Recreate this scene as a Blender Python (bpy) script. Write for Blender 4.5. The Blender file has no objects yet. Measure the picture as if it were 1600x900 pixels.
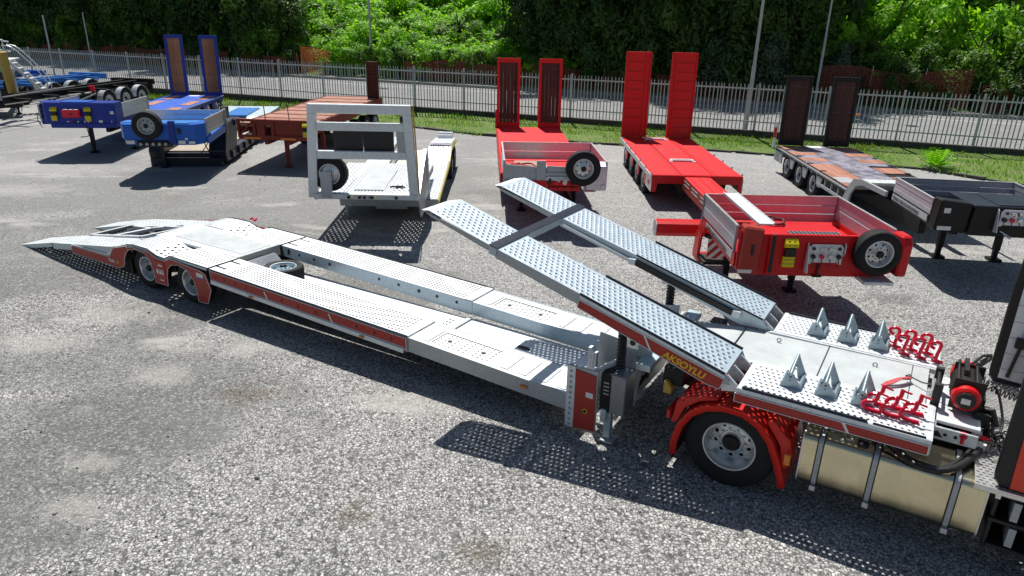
import bpy, math, random
from math import sin, cos, pi, radians as R
from mathutils import Vector, Matrix, noise
rnd = random.Random(7)
S = bpy.context.scene
COL = S.collection
# ------------------------------------------------------------------ camera, sky, sun
cd = bpy.data.cameras.new('camera'); cam = bpy.data.objects.new('camera', cd); COL.objects.link(cam)
S.camera = cam
cd.sensor_width = 36.0; cd.lens = 36.0 * 1090.6 / 1600.0; cd.clip_start = 0.05; cd.clip_end = 2000
PITCH, ROLL = R(21.35), R(1.2)
F_ = Vector((0, cos(PITCH), -sin(PITCH))); R0 = Vector((1, 0, 0)); U0 = R0.cross(F_)
RR_ = R0 * cos(ROLL) + U0 * sin(ROLL); UU_ = -R0 * sin(ROLL) + U0 * cos(ROLL)
mw = Matrix.Identity(4)
for i in range(3):
    mw[i][0] = RR_[i]; mw[i][1] = UU_[i]; mw[i][2] = -F_[i]
mw[2][3] = 4.95
cam.matrix_world = mw
SUN_AZ, SUN_EL = R(100), R(59.5)
W = bpy.data.worlds.new('World'); S.world = W; W.use_nodes = True
nt = W.node_tree; bg = nt.nodes['Background']; sky = nt.nodes.new('ShaderNodeTexSky')
sky.sky_type = 'NISHITA'; sky.sun_disc = False; sky.sun_elevation = SUN_EL; sky.sun_rotation = R(90) - SUN_AZ
sky.air_density = 1.2; sky.dust_density = 0.6
nt.links.new(sky.outputs[0], bg.inputs[0]); bg.inputs[1].default_value = 0.055
sl = bpy.data.lights.new('sun', 'SUN'); sl.energy = 5.0; sl.angle = R(0.5); sl.color = (1.0, 0.955, 0.88)
so = bpy.data.objects.new('sun', sl); COL.objects.link(so)
sd = Vector((cos(SUN_AZ) * cos(SUN_EL), sin(SUN_AZ) * cos(SUN_EL), sin(SUN_EL)))
so.rotation_euler = sd.to_track_quat('Z', 'Y').to_euler(); so.location = (0, 0, 40)
S.view_settings.view_transform = 'Standard'; S.view_settings.look = 'None'
S.view_settings.exposure = 0.26; S.view_settings.gamma = 1.0

# ------------------------------------------------------------------ materials
class NT:
    def __init__(s, name):
        s.m = bpy.data.materials.new(name); s.m.use_nodes = True; s.t = s.m.node_tree
        s.b = s.t.nodes['Principled BSDF']; s.out = s.t.nodes['Material Output']
        s.geo = None
    def n(s, typ, **kw):
        x = s.t.nodes.new(typ)
        for k, v in kw.items():
            if hasattr(x, k) and k not in ('Scale',): setattr(x, k, v)
        return x
    def l(s, a, b): s.t.links.new(a, b)
    def coord(s, kind='Object', scale=(1, 1, 1)):
        tc = s.n('ShaderNodeTexCoord'); mp = s.n('ShaderNodeMapping'); mp.inputs['Scale'].default_value = scale
        s.l(tc.outputs[kind], mp.inputs[0]); return mp.outputs[0]
    def noise(s, vec, scale, detail=4, rough=.6, dist=0):
        x = s.n('ShaderNodeTexNoise'); x.inputs['Scale'].default_value = scale; x.inputs['Detail'].default_value = detail
        x.inputs['Roughness'].default_value = rough; x.inputs['Distortion'].default_value = dist
        s.l(vec, x.inputs['Vector']); return x.outputs['Fac']
    def vor(s, vec, scale, feature='F1', rand=1.0):
        x = s.n('ShaderNodeTexVoronoi'); x.feature = feature; x.inputs['Scale'].default_value = scale
        x.inputs['Randomness'].default_value = rand
        s.l(vec, x.inputs['Vector']); return x
    def ramp(s, fac, stops):
        x = s.n('ShaderNodeValToRGB'); e = x.color_ramp.elements
        while len(e) < len(stops): e.new(0.5)
        for i, (p, c) in enumerate(stops):
            e[i].position = p; e[i].color = (c, c, c, 1) if isinstance(c, (int, float)) else (*c, 1)
        s.l(fac, x.inputs[0]); return x.outputs[0]
    def mix(s, fac, a, b, mode='MIX'):
        x = s.n('ShaderNodeMix'); x.data_type = 'RGBA'; x.blend_type = mode
        for v, i in ((fac, 0), (a, 6), (b, 7)):
            if hasattr(v, 'is_output'): s.l(v, x.inputs[i])
            elif isinstance(v, (int, float)): x.inputs[i].default_value = v if i == 0 else (v, v, v, 1)
            else: x.inputs[i].default_value = (*v, 1)
        return x.outputs[2]
    def math(s, op, a, b=0.0):
        x = s.n('ShaderNodeMath'); x.operation = op
        for v, i in ((a, 0), (b, 1)):
            if hasattr(v, 'is_output'): s.l(v, x.inputs[i])
            else: x.inputs[i].default_value = v
        return x.outputs[0]
    def bump(s, h, strength=.3, dist=.01):
        x = s.n('ShaderNodeBump'); x.inputs['Strength'].default_value = strength; x.inputs['Distance'].default_value = dist
        s.l(h, x.inputs['Height']); s.l(x.outputs[0], s.b.inputs['Normal']); return x
    def set(s, col=None, rough=None, metal=None):
        for v, k in ((col, 'Base Color'), (rough, 'Roughness'), (metal, 'Metallic')):
            if v is None: continue
            if hasattr(v, 'is_output'): s.l(v, s.b.inputs[k])
            else: s.b.inputs[k].default_value = (*v, 1) if isinstance(v, tuple) else v
        return s.m

def paint(name, col, rough=.35, dirt=.18, coat=.3, scale=1.0, dirtcol=(.16, .14, .12), metal=0.0, lo=.5):
    m = NT(name); v = m.coord()
    n1 = m.noise(v, 1.3 * scale, 6, .65); n2 = m.noise(v, 14 * scale, 4, .7); n3 = m.noise(m.coord(scale=(1, 1, .15)), 9 * scale, 4, .6)
    d = m.math('MULTIPLY', m.ramp(n1, [(lo - .05, 0), (.75, 1)]), m.ramp(n2, [(.3, .2), (.7, 1)]))
    d = m.math('ADD', m.math('MULTIPLY', d, dirt * 1.6), m.math('MULTIPLY', m.ramp(n3, [(.5, 0), (.8, 1)]), dirt))
    c = m.mix(d, col, dirtcol)
    vr = m.ramp(n2, [(.3, .88), (.7, 1.0)])
    c = m.mix(1.0, c, vr, 'MULTIPLY')
    m.b.inputs['Coat Weight'].default_value = coat * .5; m.b.inputs['Specular IOR Level'].default_value = .3; m.b.inputs['Coat Roughness'].default_value = .12
    r = m.math('ADD', m.math('MULTIPLY', d, .4), rough)
    m.bump(n2, .08, .003)
    return m.set(c, r, metal)

def galv(name, col=(.62, .66, .70), rough=.42, metal=.55, stain=.25, spang=34):
    m = NT(name); v = m.coord()
    vo = m.vor(v, spang); n1 = m.noise(v, 1.1, 6, .7, .4); n2 = m.noise(v, 8, 5, .7); n3 = m.noise(m.coord(scale=(1, 1, .2)), 5, 5, .7)
    sp = m.mix(.5, m.ramp(vo.outputs['Color'], [(0, .82), (1, 1.1)]), m.ramp(n2, [(.3, .8), (.7, 1.08)]))
    c = m.mix(1.0, col, sp, 'MULTIPLY')
    st = m.math('MULTIPLY', m.ramp(n1, [(.48, 0), (.72, 1)]), m.ramp(n3, [(.35, 0), (.65, 1)]))
    c = m.mix(m.math('MULTIPLY', st, stain * 1.4), c, (.33, .30, .25))
    r = m.math('ADD', m.math('MULTIPLY', n2, .25), rough - .1)
    m.bump(n2, .12, .002)
    return m.set(c, r, metal)

def plain(name, col, rough=.6, metal=0.0, var=.3, scale=12, bump=.1):
    m = NT(name); v = m.coord(); n = m.noise(v, scale, 5, .65)
    c = m.mix(1.0, col, m.ramp(n, [(.25, 1 - var), (.75, 1 + var * .3)]), 'MULTIPLY')
    m.bump(n, bump, .004)
    return m.set(c, rough, metal)

MAT = {}
MAT['galv'] = galv('galvanised_steel', (.69, .73, .76), .42, .3, .24)
MAT['galv_dirty'] = galv('weathered_galvanised_steel', (.52, .52, .49), .5, .35, .6)
MAT['galv_blue'] = galv('new_zinc_steel', (.50, .60, .66), .36, .5, .12)
MAT['galv_dull'] = galv('dull_zinc_steel', (.42, .45, .47), .5, .4, .3)
MAT['alu'] = galv('brushed_aluminium', (.70, .70, .70), .32, .75, .15, 60)
MAT['red'] = paint('red_paint', (.62, .004, .008), .4, .05, .15)
MAT['red_deck'] = paint('red_deck_paint', (.74, .004, .012), .55, .08, .0, 1.0, (.30, .05, .05))
MAT['red_vinyl'] = paint('red_vinyl_band', (.42, .035, .025), .42, .12, .12)
MAT['red_cab'] = paint('orange_red_cab_paint', (.80, .045, .012), .22, .06, .8)
MAT['red_fender'] = paint('red_plastic_fender', (.72, .025, .015), .42, .10, .25)
MAT['ramp_zinc'] = galv('bright_ramp_zinc', (.58, .68, .76), .38, .4, .14)
MAT['zinc_shade'] = galv('zinc_darkened_for_shade', (.33, .42, .47), .34, .55, .15)  # zinc with shade put into its base colour, for the wheel supports
MAT['hook_red'] = paint('crimson_powder_coat', (.78, .008, .045), .28, .04, .5)
MAT['yellow'] = paint('yellow_plastic', (.82, .66, .01), .4, .12, .2)
MAT['mustard'] = paint('mustard_boom_paint', (.50, .33, .06), .45, .25, .1)
MAT['blue'] = paint('deep_blue_paint', (.006, .032, .30), .4, .03, .2)
MAT['blue_deck'] = paint('scuffed_blue_deck_paint', (.03, .13, .66), .4, .2, .1, 1.0, (.2, .3, .6))
MAT['blue_mid'] = paint('bright_blue_paint', (.010, .12, .55), .4, .05, .2)
MAT['blue_light'] = paint('light_blue_paint', (.05, .25, .70), .35, .15, .4)
MAT['navy'] = paint('navy_black_paint', (.009, .014, .030), .45, .12, .2, 1.0, (.12, .11, .10))
MAT['black'] = paint('black_paint', (.005, .005, .006), .5, .04, .05, 1.0, (.08, .07, .06))
MAT['black_plastic'] = plain('black_plastic', (.008, .008, .009), .5, 0, .4, 20)
MAT['dark_bay'] = plain('greasy_chassis_steel', (.010, .010, .010), .6, .2, .5, 6)
MAT['rust_red'] = paint('rusty_oxide_red_paint', (.26, .035, .022), .6, .5, 0, 1.6, (.12, .06, .04), 0, .42)
MAT['rust_dark'] = paint('dark_brown_rusty_paint', (.085, .022, .016), .65, .3, 0, 1.5, (.05, .03, .02))
MAT['rust_deck'] = paint('rusty_deck_steel', (.42, .21, .15), .7, .4, 0, 1.2, (.12, .08, .06))
MAT['grey_paint'] = paint('pale_grey_paint', (.48, .51, .54), .4, .15, .2)
MAT['lilac_alu'] = galv('pale_anodised_sideboard', (.62, .60, .66), .35, .6, .1, 20)
MAT['white_paint'] = paint('white_paint', (.80, .81, .82), .4, .15, .2)
MAT['rubber'] = plain('tyre_rubber', (.009, .009, .010), .8, 0, .45, 30, .3)
MAT['rim'] = galv('steel_rim', (.66, .68, .70), .3, .7, .1, 10)
MAT['amber'] = plain('amber_lens', (.75, .22, .02), .2, 0, .1)
MAT['red_lens'] = plain('red_lens', (.5, .01, .01), .2, 0, .1)
MAT['green'] = paint('green_machine_paint', (.08, .42, .10), .4, .15, .2)
MAT['label_white'] = plain('white_print', (.75, .75, .73), .5, 0, .1)
MAT['label_dark'] = plain('dark_print', (.02, .02, .02), .5, 0, .1)
MAT['label_yellow'] = plain('yellow_print', (.80, .50, .02), .5, 0, .1)
MAT['cable'] = plain('black_hose_rubber', (.012, .012, .013), .45, 0, .3)
MAT['rope'] = plain('steel_wire_rope', (.16, .14, .11), .45, .6, .5, 60)
MAT['strap'] = plain('faded_red_webbing', (.55, .05, .06), .7, 0, .3, 40)
MAT['maroon'] = paint('maroon_rubbed_steel', (.16, .03, .035), .5, .3, .1)
MAT['conc'] = plain('old_concrete', (.30, .29, .26), .9, 0, .5, 3, .5)
MAT['dark_conc'] = plain('mossy_dark_concrete', (.085, .085, .072), .95, 0, .6, 2.5, .5)
MAT['fence'] = galv('fence_zinc', (.42, .46, .47), .5, .4, .3)
MAT['bark'] = plain('bark', (.07, .055, .04), .95, 0, .5, 8, .6)

MAT['stone_bits'] = plain('loose_grey_stone', (.26, .26, .25), .9, 0, .7, 9, .3)
def wood_mat(name, col, dark):
    m = NT(name); v = m.coord(scale=(6, 6, .7)); n = m.noise(v, 5, 7, .7, .6); n2 = m.noise(m.coord(), 2.2, 4)
    oi = m.n('ShaderNodeObjectInfo')
    c = m.mix(m.ramp(n, [(.35, 0), (.7, 1)]), dark, col)
    c = m.mix(1.0, c, m.ramp(oi.outputs['Random'], [(0, .65), (1, 1.15)]), 'MULTIPLY')
    c = m.mix(m.ramp(n2, [(.55, 0), (.75, .6)]), c, dark)
    m.bump(n, .3, .004)
    return m.set(c, .75, 0)
MAT['wood'] = wood_mat('ramp_timber', (.52, .24, .10), (.20, .08, .04))
MAT['wood_dark'] = wood_mat('oiled_hardwood', (.12, .035, .025), (.03, .012, .010))
MAT['wood_pale'] = wood_mat('reddish_deck_timber', (.52, .23, .15), (.30, .12, .08))
MAT['plywood'] = wood_mat('grey_ply_deck', (.42, .36, .28), (.28, .24, .19))

def tread_mat(name, col, rough, metal, scale=26, ang=0.0):
    m = NT(name); tc = m.n('ShaderNodeTexCoord'); mp = m.n('ShaderNodeMapping'); mp.inputs['Rotation'].default_value = (0, 0, R(45) + ang)
    m.l(tc.outputs['Object'], mp.inputs[0])
    br = m.n('ShaderNodeTexBrick'); br.offset = .5; br.inputs['Scale'].default_value = scale
    br.inputs['Color1'].default_value = (1, 1, 1, 1); br.inputs['Color2'].default_value = (.9, .9, .9, 1); br.inputs['Mortar'].default_value = (0, 0, 0, 1)
    br.inputs['Mortar Size'].default_value = .05; m.l(mp.outputs[0], br.inputs['Vector'])
    n = m.noise(m.coord(), 3, 6, .7)
    c = m.mix(1.0, col, m.ramp(n, [(.3, .78), (.7, 1.05)]), 'MULTIPLY')
    c = m.mix(1.0, c, m.ramp(br.outputs['Color'], [(0, .80), (1, 1)]), 'MULTIPLY')
    m.bump(br.outputs['Color'], .5, .006)
    return m.set(c, rough, metal)
MAT['tread'] = tread_mat('tread_plate', (.66, .71, .72), .45, .25)
MAT['dark_tread'] = tread_mat('scuffed_tread_plate', (.27, .29, .32), .35, .6, 22)
MAT['tread_new'] = tread_mat('bright_tread_plate', (.70, .72, .74), .28, .8, 20)

# tank: polished metal
m = NT('polished_tank_aluminium'); n = m.noise(m.coord(scale=(1, 1, 6)), 3, 6, .7); n2 = m.noise(m.coord(), 2.0, 5, .7)
c = m.mix(m.ramp(n2, [(.35, 0), (.8, .4)]), (.66, .60, .42), (.50, .43, .26))
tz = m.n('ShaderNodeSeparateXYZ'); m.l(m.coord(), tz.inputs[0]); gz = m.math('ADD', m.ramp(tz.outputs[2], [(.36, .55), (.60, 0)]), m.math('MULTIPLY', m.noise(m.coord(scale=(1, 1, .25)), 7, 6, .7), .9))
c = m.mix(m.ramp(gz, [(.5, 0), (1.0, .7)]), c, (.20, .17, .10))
m.bump(n, .05, .002); MAT['tank'] = m.set(c, m.ramp(n, [(.3, .16), (.7, .27)]), .98)

# mats for the black trailer deck: expanded mesh with purple-grey sheen
m = NT('expanded_mesh_deck'); vo = m.vor(m.coord(scale=(1, 1.6, 1)), 34); n = m.noise(m.coord(), 2.5, 5, .7)
c = m.mix(m.ramp(vo.outputs['Distance'], [(.2, 0), (.5, 1)]), (.03, .028, .035), (.38, .35, .44))
c = m.mix(m.ramp(n, [(.42, 0), (.6, .8)]), c, (.05, .065, .09))
m.bump(vo.outputs['Distance'], .6, .01); MAT['mesh_deck'] = m.set(c, .5, .3)

# stripes board
m = NT('red_white_hazard_board'); v = m.coord(scale=(0, 1, 1)); sx = m.n('ShaderNodeSeparateXYZ'); m.l(v, sx.inputs[0])
s_ = m.math('FRACT', m.math('MULTIPLY', m.math('SUBTRACT', sx.outputs[1], sx.outputs[2]), 5.2))
c = m.mix(m.math('GREATER_THAN', s_, .5), (.75, .75, .73), (.5, .02, .02)); MAT['hazard'] = m.set(c, .4, 0)

# yard ground: crazed light stones set in dark binder, with worn dark and dusty patches
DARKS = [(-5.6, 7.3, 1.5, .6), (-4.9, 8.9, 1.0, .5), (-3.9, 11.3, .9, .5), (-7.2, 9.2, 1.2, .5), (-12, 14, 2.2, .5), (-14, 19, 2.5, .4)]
PALES = [(-7.4, 9.9, .5, .5), (-6.8, 11.0, .5, .45), (-5.0, 8.9, .38, .6), (-4.0, 9.9, .42, .7), (-4.6, 6.0, .30, .6), (-4.9, 6.8, .25, .6), (-14.5, 19.5, 1.0, .4), (-16.5, 22.5, 1.6, .3), (-1.3, 8.3, .5, .6)]
BROWNS = [(-1.62, 5.98, .24, .9), (-3.6, 8.4, .34, .7), (-.25, 5.45, .26, .8)]
OILS = [(-13.9, 23.9, .9, .5), (-11.9, 22.0, .5, .5), (3.4, 12.8, .35, .6), (7.4, 12.5, .4, .6), (-.8, 20.5, .5, .5)]
m = NT('worn_stone_asphalt'); v = m.coord()
warp = m.n('ShaderNodeTexNoise'); warp.inputs['Scale'].default_value = 14; warp.inputs['Detail'].default_value = 3; m.l(v, warp.inputs['Vector'])
vm = m.n('ShaderNodeVectorMath'); vm.operation = 'MULTIPLY_ADD'; m.l(warp.outputs['Color'], vm.inputs[0]); vm.inputs[1].default_value = (.075, .075, .075); m.l(v, vm.inputs[2])
vw = vm.outputs[0]
big = m.noise(v, .16, 6, .62, .5); mid = m.noise(v, .8, 6, .7, .8); fine = m.noise(v, 60, 4, .8); g2 = m.noise(v, 160, 2, .8)
e1 = m.vor(vw, 26, 'DISTANCE_TO_EDGE'); f1 = m.vor(vw, 26, 'F1'); e2 = m.vor(vw, 38, 'DISTANCE_TO_EDGE'); f2 = m.vor(vw, 38, 'F1')
sep = m.n('ShaderNodeSeparateColor'); m.l(f1.outputs['Color'], sep.inputs[0])
stone = m.ramp(sep.outputs[0], [(0, (.30, .302, .304)), (.15, (.42, .422, .422)), (.7, (.51, .51, .508)), (1, (.63, .63, .625))])
stone = m.mix(1.0, stone, m.ramp(fine, [(.25, .78), (.75, 1.15)]), 'MULTIPLY')
# some cells are broken up into small grit
sep2 = m.n('ShaderNodeSeparateColor'); m.l(f2.outputs['Color'], sep2.inputs[0])
grit = m.ramp(sep2.outputs[0], [(0, (.06, .062, .062)), (.5, (.14, .14, .136)), (.8, (.26, .26, .25)), (1, (.48, .48, .47))])
grit = m.mix(m.ramp(e2.outputs['Distance'], [(.02, 0), (.07, 1)]), (.06, .06, .062), grit)
joint = m.ramp(e1.outputs['Distance'], [(.02, 0), (.17, .9), (.3, 1)])
st = m.mix(joint, (.072, .072, .072), stone)
st = m.mix(1.0, st, (1.0, .995, .98), 'MULTIPLY')
cellmask = m.math('GREATER_THAN', m.math('ADD', sep.outputs[1], m.math('MULTIPLY', m.ramp(mid, [(.35, 1), (.65, 0)]), .40)), .99)
c = m.mix(cellmask, st, grit)
# position dependent wear: the side away from the trailers is darker gravel
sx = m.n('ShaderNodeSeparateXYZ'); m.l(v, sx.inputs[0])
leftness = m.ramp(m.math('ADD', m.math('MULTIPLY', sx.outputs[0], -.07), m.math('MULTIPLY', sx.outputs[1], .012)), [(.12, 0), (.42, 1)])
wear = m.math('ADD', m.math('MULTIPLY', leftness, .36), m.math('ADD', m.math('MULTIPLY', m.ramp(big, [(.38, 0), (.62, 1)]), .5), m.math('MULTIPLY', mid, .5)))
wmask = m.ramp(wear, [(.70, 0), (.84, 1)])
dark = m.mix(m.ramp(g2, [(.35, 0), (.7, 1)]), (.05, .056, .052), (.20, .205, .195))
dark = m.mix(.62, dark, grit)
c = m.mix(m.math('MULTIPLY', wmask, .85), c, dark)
soft = m.noise(v, .35, 5, .65, .4); film = m.math('MULTIPLY', m.ramp(soft, [(.5, 0), (.7, 1)]), .22)
c = m.mix(film, c, m.mix(1.0, (.36, .358, .35), m.ramp(fine, [(.3, .75), (.7, 1.1)]), 'MULTIPLY'))
dust = m.noise(m.coord(scale=(.55, 1.5, 1)), .55, 5, .6, .3)
dm = m.math('MULTIPLY', m.ramp(dust, [(.585, 0), (.66, 1)]), m.ramp(mid, [(.3, .3), (.6, 1)]))
c = m.mix(m.math('MULTIPLY', dm, .75), c, (.43, .42, .395))
# browned dry spots
spot = m.noise(v, .45, 2, .5); br_ = m.noise(v, 7, 5, .8)
c = m.mix(m.math('MULTIPLY', m.ramp(spot, [(.70, 0), (.74, .9)]), m.ramp(br_, [(.42, 0), (.55, 1)])), c, (.12, .095, .055))
def blotch(c, x, y, r, col, k, sx=1.0, nz=None, amp=1.6):
    mp = m.n('ShaderNodeMapping'); mp.inputs['Location'].default_value = (-x * sx, -y, 0); mp.inputs['Scale'].default_value = (sx, 1, 1); m.l(v, mp.inputs[0])
    ln = m.n('ShaderNodeVectorMath'); ln.operation = 'LENGTH'; m.l(mp.outputs[0], ln.inputs[0])
    dd = m.math('ADD', m.math('DIVIDE', ln.outputs['Value'], r), m.math('MULTIPLY', m.math('SUBTRACT', nz if nz is not None else mid, .5), amp))
    return m.mix(m.math('MULTIPLY', m.math('MULTIPLY', m.ramp(dd, [(.35, 1), (1.15, 0)]), m.ramp(brk, [(.36, .15), (.6, 1)])), k), c, col)
n9 = m.noise(v, 2.2, 7, .8, .9); brk = m.noise(v, 26, 4, .8)
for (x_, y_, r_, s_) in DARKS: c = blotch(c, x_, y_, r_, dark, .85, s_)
for (x_, y_, r_, s_) in PALES: c = blotch(c, x_, y_, r_, (.42, .41, .385), .62, s_, n9, 3.4)
for (x_, y_, r_, s_) in BROWNS: c = blotch(c, x_, y_, r_, (.085, .065, .035), .85, s_, br_, 3.6)
for (x_, y_, r_, s_) in OILS: c = blotch(c, x_, y_, r_, (.055, .055, .058), .75, s_, n9, 3.0)
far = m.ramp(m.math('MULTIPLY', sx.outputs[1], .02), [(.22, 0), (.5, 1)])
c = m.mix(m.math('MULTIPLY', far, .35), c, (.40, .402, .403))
hgt = m.math('ADD', m.math('MULTIPLY', joint, .6), m.math('MULTIPLY', fine, .5))
m.bump(hgt, .55, .012); MAT['ground'] = m.set(c, .85, 0)

m = NT('grass_soil'); n = m.noise(m.coord(), 1.2, 6, .7); n2 = m.noise(m.coord(), 25, 3, .7)
c = m.ramp(n, [(.35, (.10, .17, .028)), (.55, (.13, .21, .035)), (.68, (.24, .21, .13)), (.8, (.30, .28, .22))])
c = m.mix(1.0, c, m.ramp(n2, [(.3, .6), (.7, 1.2)]), 'MULTIPLY'); m.bump(n2, .8, .03); MAT['grass_soil'] = m.set(c, .95, 0)
m = NT('road_asphalt'); n = m.noise(m.coord(), 1.5, 6, .6); n2 = m.noise(m.coord(), 90, 3, .8)
c = m.mix(1.0, m.ramp(n, [(.3, .19), (.7, .27)]), m.ramp(n2, [(.3, .8), (.7, 1.1)]), 'MULTIPLY'); MAT['road'] = m.set(c, .9, 0)

def leaf_mat(name, c1, c2, c3, trans=.35):
    m = NT(name); oi = m.n('ShaderNodeObjectInfo'); n = m.noise(m.coord(), .9, 3, .6)
    wn = m.n('ShaderNodeTexWhiteNoise'); wn.noise_dimensions = '3D'
    g = m.n('ShaderNodeNewGeometry'); vm = m.n('ShaderNodeVectorMath'); vm.operation = 'SNAP'; vm.inputs[1].default_value = (.3, .3, .3)
    m.l(g.outputs['Position'], vm.inputs[0]); m.l(vm.outputs[0], wn.inputs['Vector'])
    f = m.math('ADD', m.math('MULTIPLY', n, .6), m.math('MULTIPLY', wn.outputs['Value'], .4))
    c = m.ramp(f, [(.25, c1), (.5, c2), (.78, c3)])
    c = m.mix(1.0, c, m.ramp(oi.outputs['Random'], [(0, (.75, .82, .7)), (1, (1.2, 1.1, 1.1))]), 'MULTIPLY')
    m.set(c, .55, 0)
    tr = m.n('ShaderNodeBsdfTranslucent'); mx = m.n('ShaderNodeMixShader'); mx.inputs[0].default_value = trans
    m.l(m.mix(1.0, c, (1.2, 1.35, .6), 'MULTIPLY'), tr.inputs[0]); m.l(m.b.outputs[0], mx.inputs[1]); m.l(tr.outputs[0], mx.inputs[2]); m.l(mx.outputs[0], m.out.inputs[0])
    return m.m
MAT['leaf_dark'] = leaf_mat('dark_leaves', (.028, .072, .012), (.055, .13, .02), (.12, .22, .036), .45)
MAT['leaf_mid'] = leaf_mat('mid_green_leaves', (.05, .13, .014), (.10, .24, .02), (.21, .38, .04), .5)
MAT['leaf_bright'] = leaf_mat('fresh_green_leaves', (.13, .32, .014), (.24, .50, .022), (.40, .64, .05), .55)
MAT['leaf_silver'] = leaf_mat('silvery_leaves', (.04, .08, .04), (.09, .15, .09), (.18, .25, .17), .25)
MAT['grass'] = leaf_mat('grass_blades', (.09, .22, .02), (.16, .33, .025), (.28, .36, .06), .4)
MAT['net_dull'] = plain('faded_safety_net', (.20, .04, .022), .7, 0, .4, 3)
MAT['net'] = plain('orange_safety_net', (.72, .14, .035), .6, 0, .3, 3)
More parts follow.
